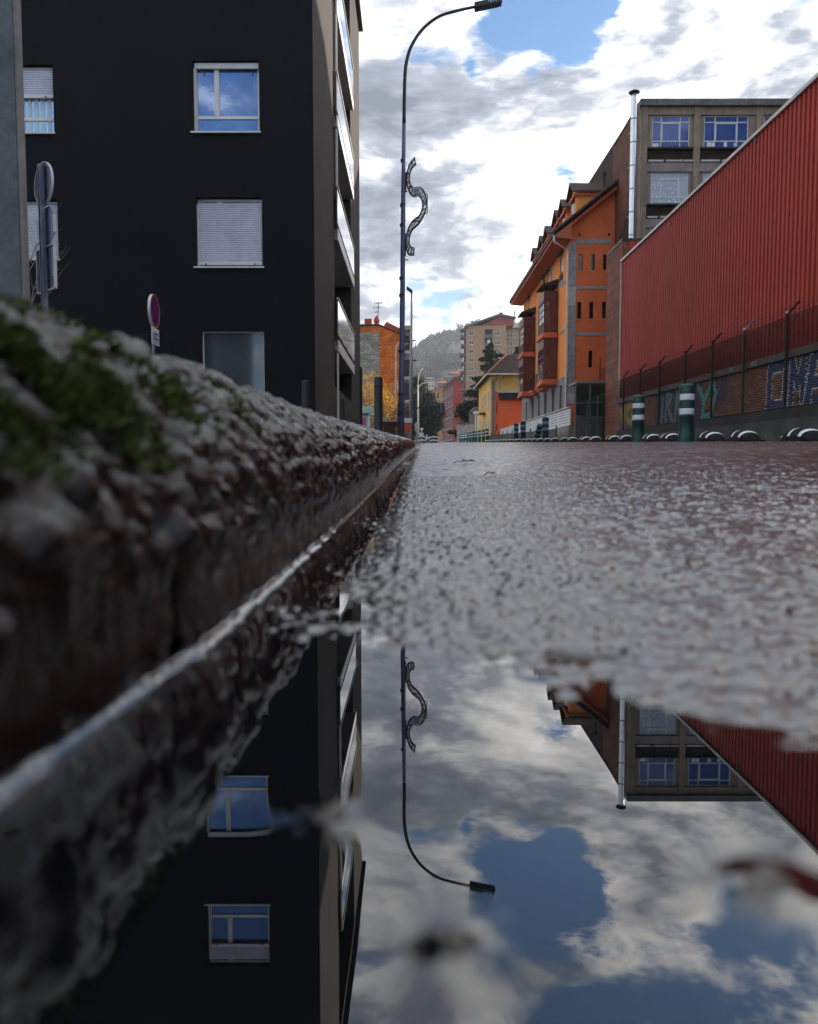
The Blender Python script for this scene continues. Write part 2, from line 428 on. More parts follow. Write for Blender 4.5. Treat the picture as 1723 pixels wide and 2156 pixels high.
# ------------------------------------------------------------------ road, puddle, kerb, pavements
KX = -0.0945                                  # the kerb's face
def camber(X): return 0.031 * np.clip(X + 0.03, 0, 3.6)
def water_z(Y): return _soft(rise(Y) - 0.010, 0.0, 0.004) - 0.0004    # level in the puddle, then a film running down the gutter
def road_z(X, Y):
    d = (Y + X - 0.362 + 0.05 * (fbm(X * 14, Y * 14, 5, 3) - 0.45)) / 1.41   # the puddle's shore runs obliquely in front of the lens
    z = np.where(d < 0, 0.075 * d, np.minimum(0.05 * d, 0.0034)) + 0.0006
    z = np.maximum(z, -0.016)
    z = z + camber(X) * sstep(-0.05, 0.25, d) + rise(Y) * sstep(-0.02, 0.3, d)
    gut = sstep(-0.010, -0.055, X) * sstep(-0.02, 0.05, d)
    z = z * (1 - gut) + gut * (water_z(Y) - 0.0022 + 0.007 * (fbm(X * 22, Y * 7, 151, 3) - 0.52))
    far = sstep(0.5, 2.5, Y)
    z = z + far * (0.010 * (fbm(X * 1.1, Y * 1.1, 11, 3) - 0.44) + 0.004 * (fbm(X * 4.5, Y * 4.5, 17, 3) - 0.44))
    return z
def asphalt_bumps(X, Y):
    a = stones(X, Y, 0.0070, 31); b = stones(X + 3.1, Y + 1.7, 0.0042, 37); c = stones(X, Y + 9, 0.0145, 41)
    hole = sstep(0.62, 0.72, fbm(X * 30, Y * 30, 47, 3) * 1.05)
    near = 1 - 0.45 * sstep(0.45, 1.2, Y)
    pit = stones(X + 5.3, Y + 2.9, 0.0105, 53); tall = stones(X, Y, 0.015, 59)
    return (0.0016 * a + 0.0007 * b + 0.0012 * c) * near + 0.0028 * sstep(0.76, 0.98, tall) - 0.0036 * sstep(0.67, 0.90, pit) - 0.0050 * hole - 0.0016

def far_bumps(X, Y):
    return (0.0038 * stones(X, Y, 0.030, 131) + 0.0022 * stones(X, Y, 0.016, 133) - 0.005 * sstep(0.7, 0.95, stones(X + 3, Y + 7, 0.035, 137)) - 0.003) * (1 - sstep(9, 30, Y))

def axis(a, b, step, grow, start):
    v = [a]
    while v[-1] < b: v.append(v[-1] + step * max(1.0, (v[-1] - start) / grow + 1.0))
    return np.array(v)
def make_road():
    xs = axis(-0.115, 1.25, 0.0013, 0.25, 0.0); ys = axis(0.02, 2.3, 0.0013, 0.34, 0.34)
    X, Y = np.meshgrid(xs, ys)
    Z = road_z(X, Y) + asphalt_bumps(X, Y); X = X + shear(Y)
    road = link('road', grid_mesh('road', X, Y, Z, 'asphalt'))
    _props(road, 'wet grey asphalt carriageway rising from the gutter', None, None, 'structure')
    # the rest of the carriageway, in growing steps, 6 mm lower where the near patch lies on it
    xs2 = np.concatenate([np.linspace(-0.12, 1.2, 120), np.linspace(1.215, 4.6, 150)])
    ya = 2.2 * np.exp(np.concatenate([np.arange(0, 560) * 0.0032, 1.792 + np.arange(1, 260) * 0.0108]))
    X, Y = np.meshgrid(xs2, ya); Z = road_z(X, Y) + far_bumps(X, Y) - 0.012 * (1 - sstep(2.2, 2.34, Y)) * (1 - sstep(1.2, 1.3, X)); X = X + shear(Y)
    r2 = link('road_surface', grid_mesh('road_far', X, Y, Z, 'asphalt'), road)
    X, Y = np.meshgrid(np.linspace(1.18, 4.6, 300), np.linspace(-4, 2.2, 480)); Z = camber(X) + 0.003 + rise(Y) + far_bumps(X, Y)
    link('road_surface', grid_mesh('road_side', X, Y, Z, 'asphalt'), road)
    X, Y = np.meshgrid(np.linspace(-0.12, 1.18, 40), np.linspace(-6, 0.05, 80)); Z = camber(X) * 0.3 - 0.014
    link('road_surface', grid_mesh('road_behind', X, Y, Z, 'asphalt'), road)
make_road()

def make_water():
    xs = np.concatenate([np.arange(KX - 0.014, KX + 0.016, 0.0007), np.arange(KX + 0.016, 0.16, 0.0024), np.linspace(0.165, 1.1, 40)])
    ys = np.concatenate([np.arange(0.0, 0.46, 0.0022), 0.46 * np.exp(np.arange(1, 240) * 0.0145)])
    X, Y = np.meshgrid(xs, ys)
    kx = kerb_x(Y)
    X = X + shear(Y); d = np.maximum(X - kx - 0.0006, 0)
    rip = 0.00022 * (fbm(X * 60, Y * 26, 171, 3) - 0.44) * sstep(0.45, 0.9, Y)
    Z = rip + 0.0058 * (0.55 + 0.7 * fbm(Y * 45, Y * 0, 19, 3)) * np.exp(-d / 0.0038) + water_z(Y)                                   # the meniscus climbing the kerb
    for (px, py, r, h) in PEBBLES:                                    # and round the pebbles that break the surface
        q = np.sqrt((X - px) ** 2 + ((Y - py) * 1.0) ** 2)
        Z = Z + 0.0010 * np.exp(-np.maximum(q - r, 0) / 0.0022)
    o = link('puddle', grid_mesh('puddle', X, Y, Z, 'water'))
    _props(o, 'still mirror-like puddle lying along the kerb', None, None, 'structure')
def kerb_x(Y):
    """where the face of the kerb stands; the nearest stone is set back a little"""
    first = 1 - sstep(0.322, 0.332, Y)
    return KX + shear(Y) + 0.0012 * np.sin(Y * 3.1) - first * (0.003 + 0.05 * np.maximum(0, 0.32 - Y)) + 0.0022 * (fbm(Y * 28, Y * 0 + 3.3, 61, 3) - 0.45)
PEBBLES = [(-0.0198, 0.181, 0.0042, 0.004), (0.0085, 0.132, 0.004, 0.003), (0.0705, 0.151, 0.006, 0.004), (0.0, 0.365, 0.006, 0.004),
           (-0.055, 0.43, 0.006, 0.005), (0.05, 0.305, 0.007, 0.005)]
make_water()
for i, (px, py, r, h) in enumerate(PEBBLES[:3]):
    bm = bmesh.new(); bmesh.ops.create_icosphere(bm, subdivisions=3, radius=1.0)
    for v in bm.verts:
        n = 1 + 0.25 * math.sin(v.co.x * 3.1 + i * 2) * math.cos(v.co.y * 2.7 + i)
        v.co = Vector((v.co.x * r * n * 1.2, v.co.y * r * n, v.co.z * 0.0052 * n - 0.0022))
    me = bpy.data.meshes.new('pebble'); bm.to_mesh(me); bm.free(); me.materials.append(MAT['pebble']); me.shade_smooth()
    o = link('pebble', me, None, (px, py, 0))
    _props(o, ['small wet pebble breaking the puddle between kerb and lamp reflection', 'small dark pebble in the puddle below the reflected street lamp',
               'dark pebble in the puddle at the right edge below the reflected red wall'][i], 'pebble', 'pebbles in the puddle')

def kerb_profile():
    """(x, z) down the stone from the pavement to below the water, about every 2.4 mm; x relative to the face"""
    pts = [(-0.215, 0.155), (-0.150, 0.1545), (-0.100, 0.152), (-0.080, 0.146), (-0.060, 0.134), (-0.040, 0.116), (-0.022, 0.094), (-0.010, 0.072), (-0.003, 0.048), (0.0, 0.020), (0.0, -0.03)]
    out = [pts[0]]
    for (a, b), (c, e) in zip(pts, pts[1:]):
        n = max(1, int(math.hypot(c - a, e - b) / 0.0024))
        out += [(a + (c - a) * k / n, b + (e - b) * k / n) for k in range(1, n + 1)]
    return np.array(out)
def kerb_stone_mesh(y0, y1, step, seed):
    p = kerb_profile()
    if step > 0.004: p = p[::max(1, int(step / 0.0024))]
    if p[-1, 1] > -0.029: p = np.vstack([p, [0.0, -0.03]])
    t = np.gradient(p, axis=0); ln = np.hypot(t[:, 0], t[:, 1]); nx, nz = -t[:, 1] / ln, t[:, 0] / ln
    s = np.concatenate([[0], np.cumsum(np.hypot(np.diff(p[:, 0]), np.diff(p[:, 1])))])
    ys = np.arange(y0, y1 + step * 0.5, step); S, Y = np.meshgrid(s, ys)
    PX, _ = np.meshgrid(p[:, 0], ys); PZ, _ = np.meshgrid(p[:, 1], ys); NX, _ = np.meshgrid(nx, ys); NZ, _ = np.meshgrid(nz, ys)
    slope = sstep(0.06, 0.13, S) * (1 - 0.45 * sstep(0.235, 0.29, S))
    d = 0.0100 * stones(S * 0.50 + seed, Y, 0.0110, 71) + 0.0034 * stones(S * 0.7, Y + seed, 0.0048, 73) + 0.016 * (fbm(S * 26 + seed, Y * 19, 79, 4) - 0.45)
    d = d * (0.40 + 0.60 * slope)
    d = d + 0.006 * (fbm(S * 9, Y * 5 + seed, 83, 3) - 0.45)
    edge = np.minimum(Y - y0, y1 - Y)
    d = d - 0.009 * (1 - sstep(0.0, 0.014 + 0.01 * vnoise(S * 50, Y * 0 + seed, 3), edge))          # worn ends: the joints
    damp = 1 - 0.70 * sstep(0.265, 0.30, S)
    X = kerb_x(Y) + PX + NX * d * damp - 0.002; Z = PZ + NZ * d + rise(Y)
    return grid_mesh('kerb_stone', X, Y, Z, 'kerb_stone')
kerb = thing('kerb', 'row of rough dark granite kerb stones beside the puddle', None); kerb['kind'] = 'structure'
joints = [-0.54, 0.328, 1.17, 2.01, 2.87, 3.72, 4.58, 5.44, 6.3, 7.16, 8.02, 8.9, 9.8, 10.7, 11.6, 12.5]
for i, (a, b) in enumerate(zip(joints, joints[1:])):
    step = 0.0024 if i < 2 else (0.0034 if i == 2 else (0.006 if i < 6 else 0.012))
    link('kerb_stone', kerb_stone_mesh(a if i else -0.30, b - 0.003, step, i * 3.7), kerb)
def strip(name, prof, ys, mat, parent=None, bend=True):
    """a sheet swept along the street: prof is (x, z) above the rising ground"""
    ys = np.asarray(ys, dtype=float); P = np.array(prof); X, Y = np.meshgrid(P[:, 0], ys); Z, _ = np.meshgrid(P[:, 1], ys)
    return link(name, grid_mesh(name, X + (shear(Y) if bend else 0), Y, Z + rise(Y), mat, smooth=False), parent)
far_y = np.concatenate([np.linspace(12.5, 120, 60)])
strip('kerb_run', [(KX - 0.215, 0.153), (KX - 0.09, 0.1505), (KX - 0.062, 0.138), (KX, 0.07), (KX, -0.03)], far_y, 'kerb_stone', kerb)
yy_ = np.concatenate([np.linspace(-8, 12, 41), np.linspace(14, 420, 60)])
o = strip('pavement_left', [(-60, 0.15), (-8, 0.15), (KX - 0.205, 0.15), (KX - 0.205, -0.1)], yy_, 'pavement'); o['kind'] = 'structure'
o = strip('pavement_right', [(4.55, -0.06), (4.56, 0.115), (9, 0.115), (80, 0.115)], yy_, 'pavement'); o['kind'] = 'structure'
xx, yg = np.meshgrid(np.linspace(-1900, 2600, 40), np.concatenate([np.linspace(-300, 0, 8), np.linspace(5, 440, 40), np.linspace(480, 1640, 20)]))
o = link('ground', grid_mesh('ground', xx, yg, np.minimum(rise(yg), 9.0) - 0.35, 'dark_soil')); o['kind'] = 'structure'

# moss growing on the top of the nearest kerb stones
pm('moss', (0.055, 0.085, 0.012), 0.7, 0.4, 60, 0.4, 700, bdist=0.002)
def make_moss():
    rng = np.random.default_rng(4)
    co = []; q = []
    n = 15000
    patches = [(0.16, 0.16, 0.07, 1.0), (0.26, 0.24, 0.08, 1.0), (0.36, 0.21, 0.07, 0.9), (0.46, 0.22, 0.06, 0.6), (0.30, 0.17, 0.05, .8), (0.23, 0.19, 0.04, .9), (0.60, 0.22, 0.05, 0.35)]
    pr = kerb_profile(); ss = np.concatenate([[0], np.cumsum(np.hypot(np.diff(pr[:, 0]), np.diff(pr[:, 1])))])
    base = []
    for (cy, cd, r, w) in patches:
        k = int(3200 * w)
        yy = cy + rng.normal(0, r * 0.8, k); sv = 0.215 + 0.014 - cd * 0.55 + 0.06 + rng.normal(0, r * 0.42, k)
        base.append(np.stack([yy, sv], -1))
    base = np.concatenate(base)
    m = (base[:, 1] > 0.03) & (base[:, 1] < 0.24) & (base[:, 0] > -0.2) & (fbm(base[:, 0] * 40, base[:, 1] * 40, 91, 3) > 0.485)
    base = base[m]
    x = np.interp(base[:, 1], ss, pr[:, 0]) + kerb_x(base[:, 0]); z = np.interp(base[:, 1], ss, pr[:, 1]) + rise(base[:, 0]); y = base[:, 0]
    for i in range(len(x)):
        h = rng.uniform(0.0018, 0.0045); a = rng.uniform(0, 6.28); w = rng.uniform(0.0012, 0.0024)
        lx, ly = rng.normal(0, 0.0025, 2)
        c = np.array([x[i] + 0.004, y[i], z[i] + 0.0045]); e = np.array([math.cos(a) * w, math.sin(a) * w, 0]); t = np.array([lx + 0.002, ly, h])
        k = len(co); co += [c - e, c + e, c + t]; q.append((k, k + 1, k + 2))
    o = link('moss', tri_mesh('moss', np.array(co), np.array(q), 'moss'))
    _props(o, 'green moss tufts growing on top of the near kerb stones', 'moss', None, 'stuff')
make_moss()
# ------------------------------------------------------------------ glass and shared window meshes
def glassmat(name, col, metal, rough=0.02):
    m = pm(name, col, rough, 0.12, 1.2, 0.03, 3.0, metal=metal, ior=1.6, bdist=0.02); return m
glassmat('glass_blue', (0.24, 0.32, 0.50), 0.75)
glassmat('glass_deep', (0.045, 0.075, 0.22), 0.45)
glassmat('glass_dark', (0.02, 0.022, 0.026), 0.15)
glassmat('glass_sky', (0.80, 0.82, 0.86), 0.85, 0.06)
glassmat('glass_grey', (0.085, 0.105, 0.13), 0.35, 0.08)
pm('curtain', (0.55, 0.66, 0.78), 0.8, 0.1, 8, 0.0)
PZ = 0.15
# ------------------------------------------------------------------ the black apartment block on the left
FY = 17.0
XB = at(661, 400, FY).x
BT = 16.85
YF_ = atx(757.5, 500, XB).y
bld = thing('apartment_block', 'black rendered apartment block with white framed windows and glazed side balconies', 'building', (XB, FY, PZ))
def rect(x0, x1, y0, y1, Y=FY, O=None):
    a, b = at(x0, y1, Y), at(x1, y0, Y); return (a.x, b.x, a.z, b.z)
X0 = -16.0
holes = [rect(408, 545, 127, 277), rect(415, 552, 415, 561), rect(427, 556, 696, 880), rect(-22, 110, 135, 279), rect(-10, 120, 420, 545), rect(-4, 128, 700, 900),
         ]
xs_l = [(-60, 70), ]
def hl(r): return (r[0] - X0, r[1] - X0, r[2] - PZ, r[3] - PZ)
extra = []
for k in range(2):      # more of the same to the left, out of frame
    w = holes[0]; dx = -5.6 - 3.2 * k
    extra += [(holes[j][0] + dx - 1.5, holes[j][1] + dx - 1.5, holes[j][2], holes[j][3]) for j in (0, 1)]
top = [(h[0], h[1], h[2] + 2.95, h[3] + 2.95) for h in (holes[0], holes[3])]
allh = holes + extra + top
mb = MB(); mb.facade((X0, FY, PZ), (1, 0, 0), XB - X0, BT - PZ, [hl(h) for h in allh], (0, -1, 0), 0.24)
wall = mb.build('front_wall', 'black_render', bld)
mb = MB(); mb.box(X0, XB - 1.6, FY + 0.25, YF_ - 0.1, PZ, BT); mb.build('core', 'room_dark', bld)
# side wall with the loggia
YL0, YL1, YF = atx(704, 500, XB).y, atx(739, 500, XB).y, atx(757.5, 500, XB).y
mb = MB()
SIDE_HOLE = (YL0 - FY, YL1 - FY, 1.9, BT - 0.35 - PZ)
mb.facade((XB, FY, PZ), (0, 1, 0), YF - FY, BT - PZ, [SIDE_HOLE], (1, 0, 0), 1.5)
mb.quad((XB - 1.5, YL0, PZ), (XB - 1.5, YL1, PZ), (XB - 1.5, YL1, BT), (XB - 1.5, YL0, BT))
mb.quad((XB, YF, PZ), (X0, YF, PZ), (X0, YF, BT), (XB, YF, BT))
mb.build('side_wall', 'brown_render', bld)
mb = MB(); mb.box(X0, XB + 0.16, FY - 0.1, YF + 0.15, BT, BT + 0.10); mb.build('roof_coping', 'black_metal', bld)
mb = MB(); mb.box(XB + 0.003, XB + 0.09, YF - 0.30, YF - 0.02, PZ, PZ + 3.6); mb.build('corner_guard', 'black_metal', bld)
# balconies
for k, zt in enumerate((4.34, 7.27, 10.2, 13.13)):
    b = MB().box(XB - 1.45, XB + 0.07, YL0 + 0.02, YL1 - 0.02, zt - 1.34, zt - 1.08).build('balcony', 'grey_soffit', bld)
    MB().box(XB + 0.072, XB + 0.11, YL0 - 0.02, YL1 + 0.02, zt - 1.36, zt - 1.06).build('slab_edge', 'white_metal', b)
    n = 4; L = (YL1 - YL0 + 0.2) / n
    for j in range(n):
        MB().box(XB + 0.085, XB + 0.10, YL0 - 0.1 + j * L + 0.015, YL0 - 0.1 + (j + 1) * L - 0.015, zt - 0.92, zt).build('glass_panel', 'glass_sky', b)
    for j in range(n + 1):
        MB().box(XB + 0.05, XB + 0.082, YL0 - 0.12 + j * L, YL0 - 0.08 + j * L, zt - 1.2, zt + 0.0).build('post', 'black_metal', b)
    MB().box(XB + 0.065, XB + 0.12, YL0 - 0.12, YL1 + 0.12, zt + 0.004, zt + 0.045).build('handrail', 'white_metal', b)
    d = MB().box(XB - 1.49, XB - 1.44, YL0 + 0.6, YL1 - 0.7, zt - 1.05, zt + 1.15).build('balcony_door', 'glass_dark', bld)
    MB().box(XB - 1.44, XB - 1.41, (YL0 + YL1) / 2 - 0.03, (YL0 + YL1) / 2 + 0.03, zt - 1.05, zt + 1.15).build('door_frame', 'white_pvc', d)
    if k != 1: MB().box(XB + 0.05, XB + 0.10, YL0 + 0.003, YL0 + 0.07, zt - 3.4, zt - 1.40).build('downpipe', 'white_metal', bld)

def frame_bars(mb, x0, x1, z0, z1, y, w, d=0.05):
    mb.box(x0, x0 + w, y, y + d, z0, z1); mb.box(x1 - w, x1, y, y + d, z0, z1)
    mb.box(x0 + w, x1 - w, y, y + d, z0, z0 + w); mb.box(x0 + w, x1 - w, y, y + d, z1 - w, z1)
def slats(mb, x0, x1, z0, z1, y, pitch=0.046):
    n = int((z1 - z0) / pitch)
    for i in range(n):
        z = z0 + i * pitch
        mb.add([(x0, y, z), (x1, y, z), (x1, y - 0.011, z + pitch * 0.25), (x0, y - 0.011, z + pitch * 0.25), (x1, y - 0.011, z + pitch * 0.6), (x0, y - 0.011, z + pitch * 0.6),
                (x1, y + 0.006, z + pitch * 0.9), (x0, y + 0.006, z + pitch * 0.9), (x1, y + 0.006, z + pitch), (x0, y + 0.006, z + pitch)],
               [(0, 1, 2, 3), (3, 2, 4, 5), (5, 4, 6, 7), (7, 6, 8, 9)])
def casement(h, name='window', blind=0.0, panes='two', glass='glass_blue', box=True, curtain=False):
    """window in opening h=(x0,x1,z0,z1) of the front wall; blind: share covered by the roller shutter"""
    x0, x1, z0, z1 = h; y = FY + 0.13; H = z1 - z0; Wd = x1 - x0
    m = MB(); frame_bars(m, x0 + 0.002, x1 - 0.002, z0 + 0.002, z1 - 0.002, y, 0.055)
    zr = z0 + H * 0.235
    m.box(x0 + 0.057, x1 - 0.057, y, y + 0.05, zr - 0.03, zr + 0.035)
    xm = x0 + Wd * 0.34
    m.box(xm - 0.05, xm + 0.05, y - 0.012, y + 0.05, zr + 0.037, z1 - 0.057)
    m.box(xm - 0.012, xm + 0.012, y - 0.03, y - 0.013, zr + 0.1, z1 - 0.1)
    w = m.build(name, 'white_pvc', bld)
    yp = y + 0.025
    MB().box(x0 + 0.056, xm - 0.051, yp, yp + 0.012, zr + 0.036, z1 - 0.056).build('pane', glass, w)
    MB().box(xm + 0.051, x1 - 0.056, yp, yp + 0.012, zr + 0.036, z1 - 0.056).build('pane', glass, w)
    MB().box(x0 + 0.056, x1 - 0.056, yp, yp + 0.012, z0 + 0.058, zr - 0.031).build('pane', glass, w)
    if curtain:
        c = MB()
        for i in range(9):
            a = x0 + 0.06 + i * (Wd - 0.12) / 9
            c.box(a, a + (Wd - 0.12) / 15, yp - 0.009, yp - 0.003, z0 + 0.06, zr - 0.03); c.box(a, a + (Wd - 0.12) / 15, yp - 0.009, yp - 0.003, zr + 0.04, z1 - 0.06)
        c.build('curtain', 'curtain', w)
    MB().box(x0 - 0.06, x1 + 0.03, FY - 0.045, FY + 0.12, z0 - 0.035, z0 - 0.003).build('sill', 'white_metal', w)
    zb = z1 - max(blind * H, 0.12)
    if blind: 
        m = MB(); slats(m, x0 + 0.03, x1 - 0.03, zb, z1 - 0.07, y - 0.045); m.build('roller_shutter', 'shutter', w)
    m = MB(); m.box(x0 + 0.02, x1 - 0.02, y - 0.07, y - 0.004, zb - 0.055 if blind else zb - 0.01, zb if blind else zb + 0.10); m.build('shutter_rail', 'white_metal', w)
    for xx in (x0 + 0.18, x1 - 0.18): MB().box(xx - 0.012, xx + 0.012, y - 0.085, y - 0.071, (zb - 0.06), zb - 0.02).build('stop', 'black_metal', w)
    m = MB(); m.box(x0 + 0.003, x0 + 0.045, y - 0.075, y - 0.002, z0 + 0.003, z1 - 0.13); m.build('guide_rail', 'white_metal', w)
    return w
casement(holes[0]); casement(holes[1], blind=0.93); casement(holes[3], blind=0.43, glass='glass_sky', curtain=True); casement(holes[4], blind=0.97)
for h in extra: casement(h, blind=0.5)
for h in top: casement(h, blind=0.3)
for h in (holes[2], holes[5]):
    x0, x1, z0, z1 = h; y = FY + 0.10
    m = MB(); frame_bars(m, x0 + 0.002, x1 - 0.002, z0 + 0.002, z1 - 0.002, y, 0.028)
    w = m.build('shop_window', 'white_metal', bld)
    MB().box(x0 + 0.03, x1 - 0.03, y + 0.02, y + 0.03, z0 + 0.03, z1 - 0.03).build('pane', 'glass_grey', w)
# plinth ventilation grille seen low on the black wall
g = MB()
gp = at(285, 706, FY)
for i in range(7): g.box(gp.x, gp.x + 0.27, FY - 0.02, FY - 0.003, gp.z - i * 0.035, gp.z + 0.015 - i * 0.035)
g.build('vent_grille', 'black_metal', bld)

# ------------------------------------------------------------------ grey pier at the left edge
PY = 10.0; PZ = pvz(10.0)
xr = at(47, 100, PY + 0.13).x
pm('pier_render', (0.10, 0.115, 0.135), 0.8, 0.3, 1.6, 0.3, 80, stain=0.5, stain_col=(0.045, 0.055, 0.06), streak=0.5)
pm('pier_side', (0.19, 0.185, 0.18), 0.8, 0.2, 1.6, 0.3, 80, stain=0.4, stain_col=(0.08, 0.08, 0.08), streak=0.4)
pier = thing('wall_pier', 'tall grey concrete wall pier at the left edge of the picture', 'pier', (xr - 0.6, PY, PZ))
xl = at(28, 100, PY).x
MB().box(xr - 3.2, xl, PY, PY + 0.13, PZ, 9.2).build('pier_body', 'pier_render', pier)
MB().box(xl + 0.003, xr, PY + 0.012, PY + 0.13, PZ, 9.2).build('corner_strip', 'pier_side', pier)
z = at(5, 75, PY).z
MB().tube([(xl - 0.35, PY - 0.01, z), (xl - 0.3, PY - 0.12, z), (xl - 0.16, PY - 0.13, z - 0.02), (xl - 0.14, PY - 0.12, z + 0.05)], 0.03, 8).build('bracket', 'black_metal', pier)

# ------------------------------------------------------------------ traffic sign seen from behind
pm('sign_back', (0.17, 0.21, 0.34), 0.4, 0.15, 5, 0.08, 90, metal=0.3)
pm('sign_rim', (0.62, 0.64, 0.68), 0.4, 0.1, 5, 0)
def disc_local(mb, r, t, zc, yc=0.0, n=40, x=0.0):
    """disc in the local xz plane, thickness t along y"""
    a = [(x + r * math.cos(2 * math.pi * i / n), yc, zc + r * math.sin(2 * math.pi * i / n)) for i in range(n)]
    mb.ext(a, (0, t, 0)); return mb
def ring_local(mb, r0, r1, y, t, zc, n=40):
    for i in range(n):
        a, b = 2 * math.pi * i / n, 2 * math.pi * (i + 1) / n
        mb.ext([(r0 * math.cos(a), y, zc + r0 * math.sin(a)), (r1 * math.cos(a), y, zc + r1 * math.sin(a)), (r1 * math.cos(b), y, zc + r1 * math.sin(b)), (r0 * math.cos(b), y, zc + r0 * math.sin(b))], (0, t, 0))
    return mb
SY = 11.5; PZ = pvz(11.5); sx = at(97, 500, SY).x
sg = thing('road_sign', 'back of a tall grey traffic sign post with round, pointed and oblong plates', 'sign', (sx, SY, PZ), R(137))
zc = at(85, 388, SY).z - PZ
zt = at(85, 348, SY).z - PZ
MB().box(-0.035, 0.035, 0.012, 0.042, 0, zt).box(-0.035, -0.028, 0.043, 0.085, 0, zt).box(0.028, 0.035, 0.043, 0.085, 0, zt).build('post', 'galvanised', sg)
d = disc_local(MB(), 0.30, 0.010, zc, -0.010).build('round_plate', 'sign_back', sg); ring_local(MB(), 0.292, 0.304, -0.006, 0.03, zc).build('rim', 'sign_rim', d)
z1, z0 = at(85, 436, SY).z - PZ, at(85, 520, SY).z - PZ
pl = MB().ext([(-0.30, -0.01, (z0 + z1) / 2 + 0.12), (-0.16, -0.01, z1 - 0.01), (0.16, -0.01, z1 - 0.01), (0.30, -0.01, (z0 + z1) / 2 + 0.12), (0.30, -0.01, (z0 + z1) / 2 - 0.12), (0.12, -0.01, z0 + .01), (-0.12, -0.01, z0 + .01), (-0.30, -0.01, (z0 + z1) / 2 - 0.12)], (0, 0.01, 0)).build('octagonal_plate', 'sign_back', sg)
MB().box(-0.308, -0.296, -0.012, 0.022, (z0 + z1) / 2 - 0.12, (z0 + z1) / 2 + 0.12).build('rim', 'sign_rim', pl)
z1, z0 = at(85, 522, SY).z - PZ, at(85, 612, SY).z - PZ
pl = MB().box(-0.29, 0.29, -0.012, -0.001, z0, z1).build('oblong_plate', 'sign_back', sg)
m = MB(); m.box(-0.30, -0.288, -0.014, 0.03, z0, z1); m.box(0.288, 0.30, -0.014, 0.03, z0, z1); m.box(-0.287, 0.287, -0.0145, 0.03, z0 - 0.01, z0 + 0.002); m.box(-0.287, 0.287, -0.0145, 0.03, z1 - 0.002, z1 + 0.01)
m.build('rim', 'sign_rim', pl)
for zz in (zc - 0.12, zc + 0.12, z0 + 0.06, z1 - 0.06): MB().box(-0.06, 0.06, 0.0005, 0.011, zz - 0.012, zz + 0.012).build('clamp', 'black_metal', sg)
pm('ink_dark', (0.03, 0.03, 0.05), 0.5, 0, 1, 0)
m = MB()
for i in range(4): m.box(-0.26 + 0.0, -0.14, 0.0002, 0.002, z0 + 0.05 + i * 0.035, z0 + 0.07 + i * 0.035)
m.build('maker_sticker', 'ink_dark', pl)

# ------------------------------------------------------------------ no-stopping sign
pm('sign_red', (0.20, 0.008, 0.010), 0.45, 0.1, 6, 0); pm('sign_blue', (0.008, 0.018, 0.30), 0.45, 0.1, 6, 0); pm('sign_white', (0.60, 0.60, 0.68), 0.5, 0.15, 9, 0)
NY = 14.8; PZ = pvz(14.8); nx_ = at(326, 655, NY).x
ns = thing('no_stopping_sign', 'round red and blue no stopping sign with white notice plate on grey post', 'sign', (nx_, NY, PZ), R(92))
zc = at(326, 655, NY).z - PZ
MB().cyl((0, 0.04, 0), (0, 0.04, zc + 0.1), 0.026, n=12).build('post', 'galvanised', ns)
dd = disc_local(MB(), 0.30, 0.018, zc).build('round_plate', 'sign_blue', ns)
ring_local(MB(), 0.215, 0.298, -0.004, 0.0035, zc).build('red_ring', 'sign_red', dd)
for a in (45, -45):
    u = Vector((math.cos(R(a)), 0, math.sin(R(a)))); v = Vector((-u.z, 0, u.x)); c = Vector((0, -0.004 - (a > 0) * 0.001, zc))
    MB().ext([c + u * 0.22 + v * 0.032, c - u * 0.22 + v * 0.032, c - u * 0.22 - v * 0.032, c + u * 0.22 - v * 0.032], (0, 0.0025, 0)).build('red_bar', 'sign_red', dd)
ring_local(MB(), 0.299, 0.306, -0.006, 0.05, zc).build('rim', 'white_metal', dd)
z1, z0 = at(326, 691, NY).z - PZ, at(326, 726, NY).z - PZ
pl = MB().box(-0.24, 0.24, -0.004, 0.004, z0, z1).build('notice_plate', 'sign_white', ns)
def text_mesh(body, size, mat, parent, loc, rot, name='lettering', extrude=0.0008, align='CENTER'):
    c = bpy.data.curves.new(name, 'FONT'); c.body = body; c.size = size; c.align_x = align; c.align_y = 'CENTER'; c.extrude = extrude; c.resolution_u = 2
    t = bpy.data.objects.new('tmp', c); COL.objects.link(t)
    dg = bpy.context.evaluated_depsgraph_get(); me = bpy.data.meshes.new_from_object(t.evaluated_get(dg)); me.name = name
    bpy.data.objects.remove(t); bpy.data.curves.remove(c)
    me.materials.clear(); me.materials.append(MAT[mat] if isinstance(mat, str) else mat)
    return link(name, me, parent, loc, rot)
pm('ink_blue', (0.012, 0.02, 0.16), 0.5, 0, 1, 0); pm('ink_red', (0.25, 0.02, 0.03), 0.5, 0, 1, 0); pm('ink_white', (0.7, 0.72, 0.78), 0.6, 0.1, 8, 0)
hz = z1 - z0
def rules(mb, z, x0, x1, h, n):
    w = (x1 - x0) / n
    for i in range(n): mb.box(x0 + i * w + w * 0.1, x0 + (i + 1) * w - w * 0.12, -0.0062, -0.0042, z - h / 2, z + h / 2)
m = MB(); rules(m, z1 - hz * 0.33, -0.10, 0.16, hz * 0.13, 6); rules(m, z1 - hz * 0.49, -0.08, 0.16, hz * 0.045, 1); rules(m, z1 - hz * 0.65, -0.12, 0.19, hz * 0.13, 7)
m.box(-0.17, -0.12, -0.0062, -0.0042, z1 - hz * 0.6, z1 - hz * 0.42); m.build('blue_print', 'ink_blue', pl)
m = MB()
